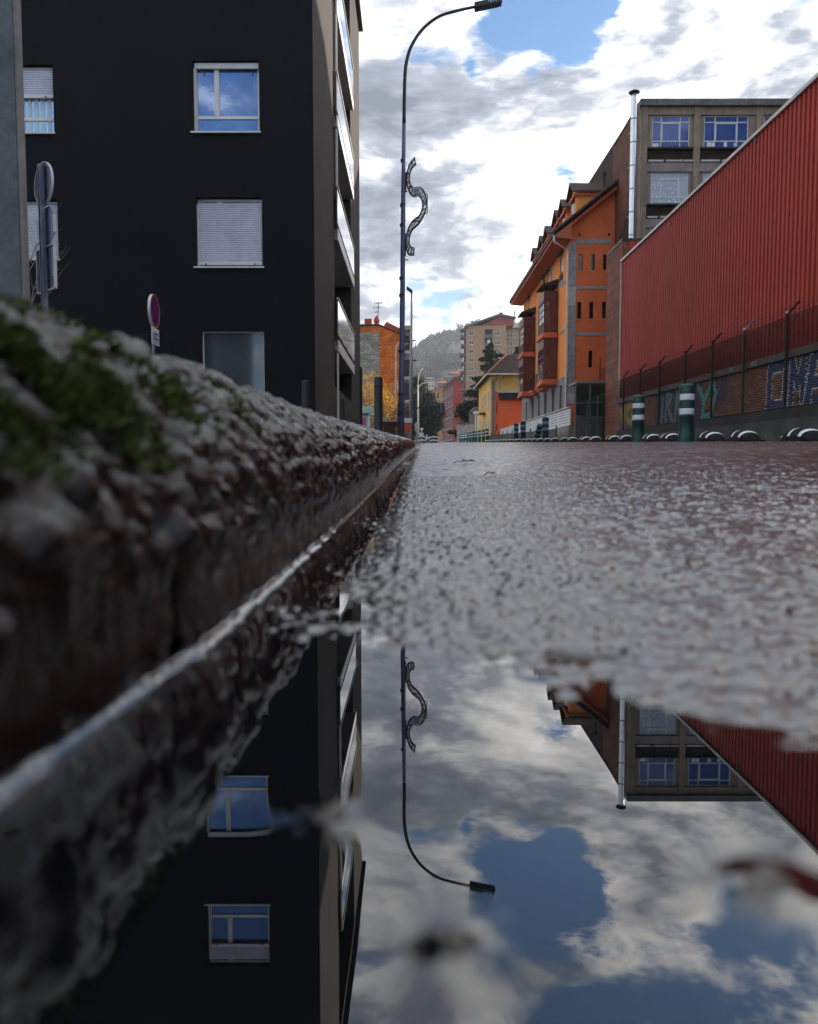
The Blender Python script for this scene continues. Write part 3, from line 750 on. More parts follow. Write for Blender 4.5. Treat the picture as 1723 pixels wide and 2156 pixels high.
for i in range(9):
    a = -0.16 + i * 0.036; s = (i * 37 % 5 - 2) * 0.008
    m.bar((a, -0.0052, z0 + hz * 0.06), (a + 0.03 + s, -0.0052, z0 + hz * 0.24), 0.008, 0.002, (0, 1, 0))
m.build('red_print', 'ink_red', pl)
MB().box(-0.245, -0.20, -0.006, -0.0042, z1 - 0.05, z1 + 0.005).build('corner_sticker', 'ink_white', pl)

# ------------------------------------------------------------------ street bollards on the left pavement
pm('bollard_black', (0.010, 0.010, 0.011), 0.5, 0.2, 8, 0.15, 150)
def bollard(Y, px, top_y, rad, label):
    PZ = pvz(Y); c = at(px, top_y, Y); h = c.z - PZ
    b = thing('bollard', label, 'bollard', (c.x, Y, PZ), 0, 'black bollards on the left pavement')
    MB().lathe([(rad * 1.05, 0), (rad * 1.05, 0.04), (rad, 0.05), (rad, h - 0.03), (rad * 0.93, h - 0.008), (rad * 0.7, h)], (c.x, Y, PZ), 24).build('post', 'bollard_black', b, smooth=False)
    smooth_by_angle(b.children[0])
    MB().lathe([(rad * 1.02, h - 0.14), (rad * 1.03, h - 0.135), (rad * 1.03, h - 0.115), (rad * 1.02, h - 0.11)], (c.x, Y, PZ), 24).build('collar', 'black_metal', b, smooth=True)
bollard(11.6, 797, 793, 0.062, 'tall black bollard standing left of the big lamp post, in front of autumn leaves')
bollard(21.3, 843, 850, 0.062, 'black bollard partly hiding the foot of the big lamp post')
bollard(12.2, 643, 801, 0.058, 'black bollard against the black block near its corner')
bollard(17.2, 722, 841, 0.045, 'black bollard beside the side wall of the black block')

# ------------------------------------------------------------------ bare shrub behind the sign
pm('twig', (0.26, 0.23, 0.22), 0.8, 0.3, 10, 0)
def bare_tree(name, label, base, h, spread, seed, parts=3):
    rng = random.Random(seed); t = thing(name, label, 'tree', base)
    tr = MB(); cr = MB(); b = Vector(base)
    def grow(p, d, ln, r, lev, tgt):
        n = 4; pts = [p]; 
        for i in range(n):
            d = (d + Vector((rng.gauss(0, .13), rng.gauss(0, .13), rng.gauss(0.05, .1)))).normalized(); p = p + d * ln / n; pts.append(p)
        tgt.tube(pts, [r * (1 - 0.55 * i / n) for i in range(n + 1)], 5 if lev else 7)
        if lev >= parts: return
        for i in range(4 if lev < 2 else 5):
            q = pts[rng.choice([2, 3, 4])]; a = rng.uniform(0, 6.28)
            nd = (d * 0.75 + Vector((math.cos(a) * spread, math.sin(a) * spread, rng.uniform(0.1, 0.6)))).normalized()
            grow(q, nd, ln * rng.uniform(0.5, 0.75), r * 0.42, lev + 1, cr)
    grow(b, Vector((0, 0, 1)), h * 0.5, h * 0.012, 0, tr)
    tr.build('trunk', 'twig', t, True); cr.build('crown', 'twig', t)
    return t
p = at(118, 640, 14.2); PZ = pvz(14.2)
bare_tree('bare_tree', 'small leafless tree with thin twigs behind the sign post', (p.x, 14.2, PZ), 4.4, 0.9, 5)

# ------------------------------------------------------------------ the big street lamp and its festive garland
pm('lamp_blue', (0.10, 0.12, 0.23), 0.45, 0.25, 2.0, 0.12, 60, stain=0.35, stain_col=(0.03, 0.035, 0.06))
pm('lamp_dark', (0.022, 0.023, 0.028), 0.5, 0.2, 4, 0.1, 60)
LY = 20.0; PZ = pvz(20.0)
base = at(845, 918, LY); base.z = PZ
def L_(x, y): return at(x, y, LY)
lamp = thing('street_lamp', 'tall blue grey street lamp with curved arm at the kerb', 'street lamp', tuple(base))
path = [(845, 925), (846, 800), (848, 600), (849.5, 400), (851, 260), (853, 160), (859, 118), (871, 88), (893, 58), (925, 34), (963, 22), (1005, 13)]
pts = [L_(*q) for q in path]; pts[0] = Vector((base.x, LY, PZ))
# smooth the bend
def catmull(p, k=6):
    out = []
    for i in range(len(p) - 1):
        a, b, c, d = p[max(i - 1, 0)], p[i], p[i + 1], p[min(i + 2, len(p) - 1)]
        for j in range(k):
            t = j / k
            out.append(0.5 * ((2 * b) + (c - a) * t + (2 * a - 5 * b + 4 * c - d) * t * t + (3 * b - a - 3 * c + d) * t ** 3))
    return out + [p[-1]]
low = pts[:5]; up = catmull(pts[4:], 6)
MB().tube(low, [0.078, 0.072, 0.062, 0.054, 0.045], 16).build('column', 'lamp_blue', lamp, True)
MB().tube(up, [0.045 - 0.015 * i / len(up) for i in range(len(up))], 12).build('arm', 'lamp_dark', lamp, True)
MB().cyl((base.x, LY, PZ), (base.x, LY, PZ + 0.05), 0.17, n=16).build('base_plate', 'lamp_blue', lamp)
for yy, r in ((338, 0.055), (432, 0.062), (474, 0.064), (586, 0.068), (622, 0.070), (740, 0.076), (830, 0.079), (872, 0.082)):
    c = L_(848 - (yy - 400) * 0.007, yy); MB().cyl(c - Vector((0, 0, .035)), c + Vector((0, 0, .035)), r, n=16).build('collar', 'lamp_dark', lamp)
dr = MB(); c = L_(845.3, 860); dr.box(c.x - 0.04, c.x + 0.04, LY - 0.084, LY - 0.06, 0.55, 1.05); dr.build('access_door', 'lamp_dark', lamp)
# the luminaire: flat head with cooling fins
a, b = L_(1000, 15), L_(1056, 3); u = (b - a).normalized(); v = Vector((0, 0, 1)) - u * u.z; v.normalize(); w = u.cross(v)
def obar(mb, s0, s1, h0, h1, ww): 
    q = [a + u * s0 + v * h0 - w * ww, a + u * s1 + v * h0 - w * ww, a + u * s1 + v * h1 - w * ww, a + u * s0 + v * h1 - w * ww]; mb.ext(q, w * 2 * ww)
ln = (b - a).length
hd = MB(); obar(hd, 0, ln * 0.50, -0.055, 0.06, 0.12); obar(hd, ln * 0.5, ln, -0.055, -0.015, 0.11); hd = hd.build('lamp_head', 'lamp_dark', lamp)
for i in range(5): f = MB(); obar(f, ln * (0.53 + 0.1 * i), ln * (0.58 + 0.1 * i), -0.013, 0.055, 0.10); f.build('fin', 'lamp_dark', hd)
f = MB(); obar(f, ln * 0.10, ln * 0.9, -0.07, -0.056, 0.09); f.build('lens', 'glass_grey', hd)
# festive wire garland fixed to the column
pm('garland_wire', (0.018, 0.018, 0.020), 0.5, 0, 1, 0); pm('tinsel', (0.45, 0.46, 0.50), 0.35, 0.2, 30, 0, metal=0.5)
def Z5(x, y): return L_((980 + x / 7.7) / 1.1875, (380 + y / 7.7) / 1.1875)
outer = [(445, 125), (380, 200), (330, 290), (300, 400), (290, 520), (295, 640), (325, 740), (370, 820), (430, 858), (490, 840), (535, 850), (575, 910), (592, 1000), (588, 1080), (565, 1170), (520, 1250), (465, 1290), (400, 1350), (335, 1450), (300, 1550), (285, 1650), (275, 1750), (285, 1860), (310, 1960), (360, 1985), (425, 1985)]
inner = [(465, 240), (420, 275), (375, 340), (350, 420), (340, 510), (345, 590), (370, 660), (410, 705), (450, 712), (505, 700), (570, 715), (625, 785), (655, 880), (665, 980), (660, 1080), (640, 1170), (590, 1270), (530, 1370), (460, 1440), (405, 1490), (365, 1560), (340, 1650), (335, 1740), (345, 1800), (385, 1855), (435, 1855)]
gar = thing('street_garland', 'S shaped wire garland frame hanging on the big lamp post', 'street decoration', tuple(Z5(300, 1900)), 0)
for dy, nm in ((-0.10, 'frame_rail'), (0.02, 'frame_rail')):
    for ln_ in (outer, inner):
        MB().tube(catmull([Z5(*q) + Vector((0, dy, 0)) for q in ln_], 3), 0.013, 6).build(nm, 'garland_wire', gar, True)
rg = MB(); tn = MB(); rr = random.Random(3)
A = catmull([Z5(*q) for q in outer], 6); B = catmull([Z5(*q) for q in inner], 6)
for i in range(0, len(A) - 1, 1):
    o1 = Vector((0, -0.10 if i % 2 else 0.02, 0)); o2 = Vector((0, 0.02 if i % 3 else -0.10, 0)); j = min(len(B) - 1, max(0, i + rr.choice((-1, 0, 1, 2))))
    (rg if i % 3 else tn).bar(A[i] + o1, B[j] + o2, 0.011)
    if i % 2 == 0: tn.bar(A[i] + o2, A[i].lerp(B[i], rr.uniform(.3, .7)) + o1 + Vector((0, 0, rr.uniform(-.06, .06))), 0.012)
for k in (0, len(A) // 3, 2 * len(A) // 3, len(A) - 1): rg.bar(A[k], B[k], 0.024)
rg.build('cross_wires', 'garland_wire', gar, kind='stuff'); tn.build('tinsel', 'tinsel', gar, kind='stuff')
for q in ([(645, 820), (672, 805), (685, 830), (682, 1160), (665, 1185), (640, 1180)], [(300, 385), (275, 400), (272, 740), (300, 765)], [(290, 1560), (262, 1580), (265, 1990), (285, 2010)]):
    MB().tube([Z5(*t) for t in q], 0.012, 6).build('bracket', 'garland_wire', gar)
for yy in (400, 590, 760, 1590, 1880, 2075):
    MB().bar(Z5(225, yy), Z5(320 if yy > 2000 else 290, yy), 0.022).build('fixing_arm', 'garland_wire', gar)
# ------------------------------------------------------------------ the red corrugated warehouse on the right
pm('red_sheet', (0.44, 0.050, 0.034), 0.6, 0.10, 0.6, 0.06, 30, streak=0.22, stain_col=(0.22, 0.025, 0.02), spec=0.2)
pm('white_trim', (0.66, 0.63, 0.58), 0.5, 0.15, 2, 0.05, 60, stain=0.2)
pm('red_brick', (0.24, 0.085, 0.055), 0.85, 0.30, 1.2, 0.4, 60, stain=0.4, stain_col=(0.08, 0.035, 0.025))
pm('roof_sheet', (0.10, 0.10, 0.10), 0.7, 0.2, 1, 0)
RZ = 0.10
XW = 8.5
YW1 = atx(1308, 700, XW).y; ZW = atx(1308, 551, XW).z
YW0 = -7.0
wh = thing('warehouse', 'long red corrugated metal warehouse with white roof edge on the right', 'building', (XW, 20, RZ))
def sheet_mesh(y0, n, pitch, z0, z1):
    m = MB(); y = y0; pr = []
    for i in range(n):
        pr += [(y, 0.0), (y + pitch * 0.56, 0.0), (y + pitch * 0.60, 0.085), (y + pitch * 0.96, 0.085)]; y += pitch
    pr.append((y, 0.0))
    for (a, d), (b, e) in zip(pr, pr[1:]):
        m.quad((XW + d, a, z0), (XW + d, a, z1), (XW + e, b, z1), (XW + e, b, z0))
    return m
PITCH = 0.205; NR = 5
y = YW1
while y > YW0:
    sheet_mesh(y - NR * PITCH, NR, PITCH, 2.0, ZW - 0.02).build('corrugated_sheet', 'red_sheet', wh); y -= NR * PITCH
mb = MB(); mb.box(XW + 0.10, XW + 22, YW0, YW1 - 0.02, RZ, ZW - 0.1); mb.build('core', 'roof_sheet', wh)
y = YW1 + 0.06
while y > YW0:
    MB().box(XW - 0.06, XW + 0.12, y - 2.99, y, ZW - 0.045, ZW + 0.04).build('roof_trim', 'white_trim', wh); y -= 3.0
MB().box(XW - 0.05, XW + 0.10, YW1 + 0.003, YW1 + 0.06, 0.9, ZW - 0.05).build('corner_trim', 'white_trim', wh)
mb = MB(); mb.quad((XW + 0.1, YW0, ZW + 0.04), (XW + 22, YW0, ZW + 1.2), (XW + 22, YW1, ZW + 1.2), (XW + 0.1, YW1, ZW + 0.04)); mb.build('roof', 'roof_sheet', wh)
for px, py in ((1891 / 1.1875, 348 / 1.1875), (1675 / 1.1875, 560 / 1.1875), (1553 / 1.1875, 675 / 1.1875)):
    c = atx(px, py, XW); MB().cyl((XW - 0.02, c.y, c.z), (XW + 0.06, c.y, c.z), 0.07, n=10).build('drain_outlet', 'black_metal', wh)
# the low red brick and sheet link behind its far end
lk = thing('brick_annex', 'small red brick annex with dark red sheeting behind the warehouse end', 'annex', (9.2, 40, RZ))
a = at(1311, 502, 40.0); b = at(1362, 502, 40.0)
MB().box(a.x, a.x + 0.36, 40, 43, RZ, a.z - 0.12).build('brick_wall', 'red_brick', lk)
MB().box(a.x - 0.03, b.x + 1.5, 39.97, 43, a.z - 0.117, a.z + 0.02).build('coping', 'black_metal', lk)
mb = MB(); 
for i in range(9): mb.box(a.x + 0.363 + i * 0.3, a.x + 0.62 + i * 0.3, 39.98, 40.05, RZ, a.z - 0.12)
mb.box(a.x + 0.36, b.x + 1.5, 40.051, 43, RZ, a.z - 0.12)
mb.build('sheeting', 'red_sheet', lk)

# ------------------------------------------------------------------ brick boundary wall with graffiti, concrete base, mesh fence
XF = 8.12
def zb_(Y): return 1.20 + 0 * Y           # bottom of the bricks
def zt_(Y): return 2.24 + 0 * Y              # top of the bricks
YE = atx(1300, 880, XF).y; YS = -7.0
bw = thing('boundary_wall', 'low brick wall covered in graffiti on a mossy concrete base below the warehouse', 'wall', (XF, 20, RZ))
pm('plinth', (0.060, 0.059, 0.060), 0.8, 0.45, 1.5, 0.5, 40, stain=0.9, stain_col=(0.02, 0.021, 0.018), streak=0.6)
pm('coping_brown', (0.060, 0.044, 0.038), 0.8, 0.25, 1.5, 0.3, 60, stain=0.3)
pm('ledge_dark', (0.026, 0.025, 0.024), 0.85, 0.4, 1.5, 0.5, 40, stain=0.6, stain_col=(0.07, 0.068, 0.06))
def sl(mb, x0, x1, f0, f1, y0=None, y1=None):
    y0 = YS if y0 is None else y0; y1 = YE if y1 is None else y1
    mb.add([(x0, y0, f0(y0)), (x1, y0, f0(y0)), (x1, y1, f0(y1)), (x0, y1, f0(y1)), (x0, y0, f1(y0)), (x1, y0, f1(y0)), (x1, y1, f1(y1)), (x0, y1, f1(y1))],
           [(0, 3, 2, 1), (4, 5, 6, 7), (0, 1, 5, 4), (1, 2, 6, 5), (2, 3, 7, 6), (3, 0, 4, 7)])
    return mb
sl(MB(), XF - 0.10, XF + 0.3, lambda y: 0.0, lambda y: zb_(y) - 0.26).build('plinth', 'plinth', bw)
sl(MB(), XF - 0.03, XF + 0.3, lambda y: zb_(y) - 0.257, lambda y: zb_(y) - 0.012).build('plinth_ledge', 'ledge_dark', bw)
sl(MB(), XF + 0.028, XF + 0.28, lambda y: zb_(y) - 0.009, lambda y: zt_(y)).build('mortar', 'coping_brown', bw)
n = int((YE - YS) / 2.4); 
for i in range(n):
    a, b = YS + (YE - YS) * i / n, YS + (YE - YS) * (i + 1) / n
    sl(MB(), XF - 0.06, XF + 0.32, lambda y: zt_(y) + 0.003, lambda y: zt_(y) + 0.16, a, b - 0.012).build('coping_block', 'coping_brown', bw)
# the bricks: real courses, painted brick by brick with the graffiti
def seg_d(u, v, a, b):
    ax, ay = a; bx, by = b; dx, dy = bx - ax, by - ay
    t = np.clip(((u - ax) * dx + (v - ay) * dy) / (dx * dx + dy * dy + 1e-9), 0, 1)
    return np.hypot(u - ax - t * dx, v - ay - t * dy)
def yof(px): return XF * FPX / (px - 866.0)
GR = []       # (colour, outline colour, outline width, stroke half width, strokes in (pixel column, height 0..1 within the bricks))
BL, WH, TL, PU, YL, LB = (0.040, 0.052, 0.110), (0.46, 0.48, 0.52), (0.10, 0.33, 0.31), (0.085, 0.055, 0.125), (0.40, 0.31, 0.06), (0.16, 0.24, 0.30)
GR.append((BL, WH, 0.045, 0.11, [((1612, .1), (1614, .88)), ((1614, .88), (1648, .92)), ((1648, .92), (1645, .12)), ((1612, .1), (1640, .06))]))
GR.append((BL, WH, 0.035, 0.09, [((1658, .05), (1660, .95)), ((1660, .95), (1672, .4)), ((1672, .4), (1684, .95)), ((1684, .95), (1682, .08))]))
GR.append((BL, WH, 0.045, 0.13, [((1692, .05), (1706, .96)), ((1706, .96), (1718, .96)), ((1718, .96), (1732, .05)), ((1698, .42), (1726, .42))]))
GR.append((BL, WH, 0.04, 0.11, [((1745, .05), (1750, .95)), ((1750, .95), (1790, .6)), ((1790, .6), (1752, .4)), ((1752, .4), (1800, .05))]))
GR.append((TL, (0.01, 0.012, 0.012), 0.05, 0.10, [((1464, .98), (1478, .45)), ((1494, .98), (1478, .45)), ((1494, .98), (1502, .62)), ((1502, .62), (1492, .10)), ((1478, .45), (1474, .05)), ((1474, .05), (1488, .05))]))
GR.append((LB, TL, 0.03, 0.06, [((1390, .1), (1392, .9)), ((1398, .1), (1400, .92)), ((1400, .92), (1410, .8)), ((1410, .8), (1401, .55)), ((1401, .55), (1412, .1)), ((1418, .1), (1420, .9)), ((1426, .9), (1422, .5)), ((1422, .5), (1430, .1))]))
GR.append((YL, (0.33, 0.30, 0.22), 0.03, 0.10, [((1304, .75), (1309, .3)), ((1314, .85), (1309, .3)), ((1320, .8), (1316, .4)), ((1316, .4), (1326, .2)), ((1326, .2), (1330, .8)), ((1318, .8), (1330, .85))]))
def paint(Yc, t):
    h = 1.05; u = Yc; base = np.stack([np.full(u.shape, 0.19), np.full(u.shape, 0.083), np.full(u.shape, 0.052)], -1)
    nz = 0.55 + 0.9 * fbm(u * 7.3, t * 21, 5, 3); base = base * nz[:, None]
    base = base * (0.75 + 0.5 * _h(np.floor(u * 41), np.floor(t * 40), 9))[:, None]
    col = base.copy()
    def fillreg(a, b, c, w):       # a loosely sprayed background
        m = (u < yof(a)) & (u > yof(b)) & (fbm(u * 3, t * 5, 13, 3) > w)
        col[m] = np.array(c) * (0.7 + 0.6 * fbm(u[m] * 6, t[m] * 9, 3, 2))[:, None]
    fillreg(1376, 1437, (0.075, 0.060, 0.075), 0.34); fillreg(1456, 1468, PU, 0.2); fillreg(1496, 1525, PU, 0.40); fillreg(1300, 1336, (0.14, 0.12, 0.13), 0.5)
    fillreg(1655, 1800, (0.050, 0.045, 0.055), 0.40); fillreg(1690, 1740, BL, 0.34)
    for c, oc, ow, hw, segs in GR:
        d = np.full(u.shape, 9.0)
        for (a, b) in segs: d = np.minimum(d, seg_d(u, t * h, (yof(a[0]), a[1] * h), (yof(b[0]), b[1] * h)))
        # strokes are judged in metres along the wall
        d = d + 0.05 * (fbm(u * 9, t * 14, 23, 3) - 0.45); m = (d < hw + ow); col[m] = 0.75 * np.array(oc) + 0.25 * base[m]; m = d < hw; col[m] = np.array(c) * (0.75 + 0.5 * vnoise(u[m] * 9, t[m] * 22, 4))[:, None]
    return col
def make_bricks():
    NC = 19; BLn = 0.236
    rows = np.arange(NC); ny = int((YE - YS) / BLn)
    V, Q, Cc = [], [], []
    ncut = 5; k = 0
    for r in rows:
        off = (r % 2) * 0.5 * BLn
        y = YS + off + np.arange(ny) * BLn; y1 = np.minimum(y + BLn - 0.012, YE)
        f0, f1 = r / NC, (r + 1) / NC
        jit = _h(np.arange(ny) + 1000 * r, np.zeros(ny), 3) * 0.010 - 0.004
        for c in range(ncut):
            a = y + (y1 - y) * c / ncut; b = y + (y1 - y) * (c + 1) / ncut
            za, zA = zb_(a) + (zt_(a) - zb_(a)) * f0 + 0.006, zb_(a) + (zt_(a) - zb_(a)) * f1 - 0.008
            zbb, zB = zb_(b) + (zt_(b) - zb_(b)) * f0 + 0.006, zb_(b) + (zt_(b) - zb_(b)) * f1 - 0.008
            x = XF + jit; X2 = np.full(ny, XF + 0.05)
            P = [np.stack(p, -1) for p in ((x, a, za), (x, a, zA), (x, b, zB), (x, b, zbb), (X2, a, za), (X2, a, zA), (X2, b, zB), (X2, b, zbb))]
            V.append(np.stack(P, 1).reshape(-1, 3))
            base = k + np.arange(ny)[:, None] * 8; k += ny * 8
            fs = [(0, 1, 2, 3), (1, 5, 6, 2), (0, 3, 7, 4)] + ([(0, 4, 5, 1)] if c == 0 else []) + ([(3, 2, 6, 7)] if c == ncut - 1 else [])
            Q.append(np.concatenate([base + np.array(f)[None] for f in fs]))
            col = paint((a + b) / 2, np.full(ny, (r + 0.5) / NC)); Cc.append(np.repeat(col, 8, 0))
    co = np.concatenate(V) - np.array(ORG[bw.name])[None]; q = np.concatenate(Q); cc = np.concatenate(Cc)
    pm('graffiti_brick', (1, 1, 1), 0.8, 0.12, 3, 0.3, 90, attr='paint')
    m = tri_mesh('brick_courses', co, q, 'graffiti_brick')
    at_ = m.color_attributes.new('paint', 'FLOAT_COLOR', 'POINT')
    at_.data.foreach_set('color', np.concatenate([cc, np.ones((len(cc), 1))], 1).astype(np.float32).reshape(-1))
    o = link('brick_courses', m, bw); o['kind'] = 'stuff'
make_bricks()
def scrawl(px, txt):
    c = atx(px, 800, XF - 0.062); z = zt_(c.y) + 0.08
    text_mesh(txt, 0.16, 'ink_grey', bw, Vector((XF - 0.0625, c.y, z)) - ORG[bw.name], (R(90), 0, R(-90)), 'scrawl')
pm('ink_grey', (0.22, 0.21, 0.20), 0.8, 0.2, 20, 0)
scrawl(1540, 'SIEK'); scrawl(1586, 'AWE')
# fence: posts with angled arms, wires and woven mesh
fn = thing('mesh_fence', 'rusty wire mesh fence with angled posts on top of the graffiti wall', 'fence', (XF, 20, RZ))
pm('fence_dark', (0.018, 0.014, 0.013), 0.8, 0.3, 4, 0.1, 60); pm('fence_moss', (0.028, 0.034, 0.012), 0.9, 0.4, 6, 0.2, 60)
py_ = [yof(v) for v in (1315, 1350, 1390, 1444, 1501, 1567, 1656)] + [15.6, 13.1, 10.6, 8.1, 5.6, 3.1, .6, -1.9, -4.4, -6.9]
XP = XF - 0.10
for i, Y in enumerate(py_):
    zt = zt_(Y) + 0.16 + 0.78
    p = MB().bar((XP, Y, zb_(Y) + 0.002), (XP, Y, zt), 0.046, 0.046).build('post', 'fence_moss' if i == 5 else 'fence_dark', fn)
    MB().bar((XP, Y, zt - 0.02), (XP + 0.10, Y - 0.30, zt + 0.20), 0.035).build('arm', 'galvanised' if i == 5 else 'fence_dark', p)
    MB().cyl((XP, Y, zt), (XP, Y, zt + 0.05), 0.045, n=8).build('cap', 'concrete_pale' if i in (5, 6) else 'fence_dark', p)
for dz, dx in ((0.66, 0), (0.86, 0.04), (0.96, 0.08)):
    mb = MB()
    for i in range(len(py_) - 1):
        a, b = py_[i], py_[i + 1]
        pts = [Vector((XP + dx, a + (b - a) * t, zt_(a + (b - a) * t) + 0.16 + dz - 0.06 * math.sin(math.pi * t))) for t in (0, .25, .5, .75, 1)]
        mb.tube(pts, 0.007, 4)
    mb.build('wire', 'fence_dark', fn)
mb = MB(); H = 0.74; st = 0.052; xm = XP + 0.045
y = -6.8
while y < YE - 0.1:
    for s in (1, -1):
        y2 = y + s * H * 0.8
        z0, z1 = zt_(y) + 0.165, zt_(y2) + 0.165 + H
        if -6.9 < y2 < YE: mb.bar((xm + 0.004 * s, y, z0), (xm + 0.004 * s, y2, z1), 0.0058)
    y += st
mb.build('wire_mesh', 'fence_dark', fn, kind='stuff')

# ------------------------------------------------------------------ concrete framed factory behind it
FB = 44.0
glassmat('glass_grey2', (0.30, 0.36, 0.44), 0.25, 0.25); pm('ink_faint', (0.16, 0.20, 0.38), 0.6, 0, 1, 0)
def G(x, y): return at(x, y, FB)
fx0 = G(1346, 400).x; ztop = G(1350, 211).z
fac = thing('factory', 'old concrete framed factory with steel windows and brick side wall', 'building', (fx0, FB, RZ))
pm('brick_brown', (0.19, 0.070, 0.042), 0.9, 0.30, 0.8, 0.5, 45, stain=0.55, stain_col=(0.085, 0.04, 0.028))
pm('brick_dark', (0.055, 0.026, 0.020), 0.9, 0.3, 1.5, 0.4, 50)
def brickify(name, bw_, bh, mortar=(0.05, 0.03, 0.025), plane='YZ'):
    """add brick joints to a material, laid in the given plane"""
    m = MAT[name]; nt = m.node_tree; N = nt.nodes; L = nt.links; b = N['Principled BSDF']
    tc = N.new('ShaderNodeTexCoord'); sp = N.new('ShaderNodeSeparateXYZ'); cb = N.new('ShaderNodeCombineXYZ')
    L.new(tc.outputs['Object'], sp.inputs[0]); L.new(sp.outputs['Y' if plane[0] == 'Y' else 'X'], cb.inputs[0]); L.new(sp.outputs['X' if plane == 'YX' else 'Z'], cb.inputs[1])
    br = N.new('ShaderNodeTexBrick'); L.new(cb.outputs[0], br.inputs['Vector'])
    br.inputs['Scale'].default_value = 1.0; br.inputs['Brick Width'].default_value = bw_; br.inputs['Row Height'].default_value = bh; br.inputs['Mortar Size'].default_value = bh * 0.14
    br.inputs['Color1'].default_value = (1.1, 1.1, 1.1, 1); br.inputs['Color2'].default_value = (0.62, 0.62, 0.62, 1); br.inputs['Mortar'].default_value = (0.42, 0.42, 0.42, 1)
    src = b.inputs['Base Color'].links[0].from_socket
    mx = N.new('ShaderNodeMix'); mx.data_type = 'RGBA'; mx.blend_type = 'MULTIPLY'; mx.inputs[0].default_value = 1.0
    L.new(src, mx.inputs[6]); L.new(br.outputs['Color'], mx.inputs[7]); L.new(mx.outputs[2], b.inputs['Base Color'])
    bp = N.new('ShaderNodeBump'); bp.inputs['Strength'].default_value = 0.9; bp.inputs['Distance'].default_value = 0.02; bp.invert = True
    L.new(br.outputs['Fac'], bp.inputs['Height'])
    old = b.inputs['Normal'].links[0].from_node if b.inputs['Normal'].links else None
    if old: L.new(old.outputs[0], bp.inputs['Normal'])
    L.new(bp.outputs[0], b.inputs['Normal'])
brickify('pavement', 0.6, 0.4, plane='YX'); brickify('brick_brown', 0.30, 0.16); brickify('brick_dark', 0.25, 0.075, plane='XZ'); brickify('red_brick', 0.25, 0.075, plane='XZ')
FYE = atx(1290, 400, fx0 - 0.02).y
mb = MB(); mb.box(fx0, fx0 + 22, FB + 0.45, 62, RZ, ztop - 0.05); mb.build('core', 'brick_dark', fac)
mb = MB(); mb.quad((fx0 - 0.02, FB + 0.32, RZ), (fx0 - 0.02, FB + 0.32, ztop - 0.08), (fx0 - 0.02, FYE, ztop - 0.35), (fx0 - 0.02, FYE, RZ))
mb.quad((fx0 - 0.02, FYE, RZ), (fx0 - 0.02, FYE, ztop - 0.35), (fx0 + 3, FYE, ztop - 0.35), (fx0 + 3, FYE, RZ))
mb.quad((fx0 - 0.02, FB + 0.32, RZ), (fx0 + 0.3, FB + 0.32, RZ), (fx0 + 0.3, FB + 0.32, ztop), (fx0 - 0.02, FB + 0.32, ztop - .08))
mb.build('side_wall', 'brick_brown', fac)
mb = MB(); mb.add([(fx0 - .07, FB + .3, ztop - .07), (fx0 + .4, FB + .3, ztop - .07), (fx0 + .4, FYE, ztop - .34), (fx0 - .07, FYE, ztop - .34), (fx0 - .07, FB + .3, ztop + .0), (fx0 + .4, FB + .3, ztop + .0), (fx0 + .4, FYE, ztop - .27), (fx0 - .07, FYE, ztop - .27)],
       [(0, 3, 2, 1), (4, 5, 6, 7), (0, 1, 5, 4), (1, 2, 6, 5), (2, 3, 7, 6), (3, 0, 4, 7)]); mb.build('verge', 'black_metal', fac)
# the side wall's lower, darker lean-to line
mb = MB(); p1, p2 = (FYE - 0.1, 12.1), (FB + 1.2, 14.8)
mb.ext([(fx0 - 0.05, p1[0], RZ), (fx0 - 0.05, p1[0], p1[1]), (fx0 - 0.05, p2[0], p2[1]), (fx0 - 0.05, p2[0], RZ)], (0.028, 0, 0)); mb.build('old_gable_scar', 'brick_dark', fac)
# frame: piers, beams
def fbox(x0, x1, y0, y1, d0, d1, name, mat, par=None):
    a, b = G(x0, y1), G(x1, y0); return MB().box(a.x, b.x, FB - d0, FB + d1, a.z, b.z).build(name, mat, par or fac)
SP = G(1400, 240).z - G(1400, 359.5).z           # storey pitch in metres
xw = [G(v, 300).x for v in (1374, 1454, 1484, 1578, 1604, 1700)]
piers = [(G(1350, 300).x, G(1363, 300).x), (G(1461, 300).x, G(1474, 300).x), (G(1592, 300).x, G(1606, 300).x), (G(1712, 300).x, G(1725, 300).x)]
zsill = RZ + 0.1
for (a, b) in piers: MB().box(a, b, FB - 0.05, FB + 0.44, RZ, ztop - 0.34).build('pier', 'concrete_tan', fac)
MB().box(fx0 - 0.05, fx0 + 20, FB - 0.22, FB + 0.44, ztop - 0.335, ztop).build('roof_beam', 'concrete_dark', fac)
bays = [(piers[0][1], piers[1][0]), (piers[1][1], piers[2][0]), (piers[2][1], piers[3][0])]
wins = [(G(1374, 300).x, G(1454, 300).x), (G(1484, 300).x, G(1578, 300).x), (G(1611, 300).x, G(1706, 300).x)]
zq = lambda y, k: G(1400, y).z - SP * k
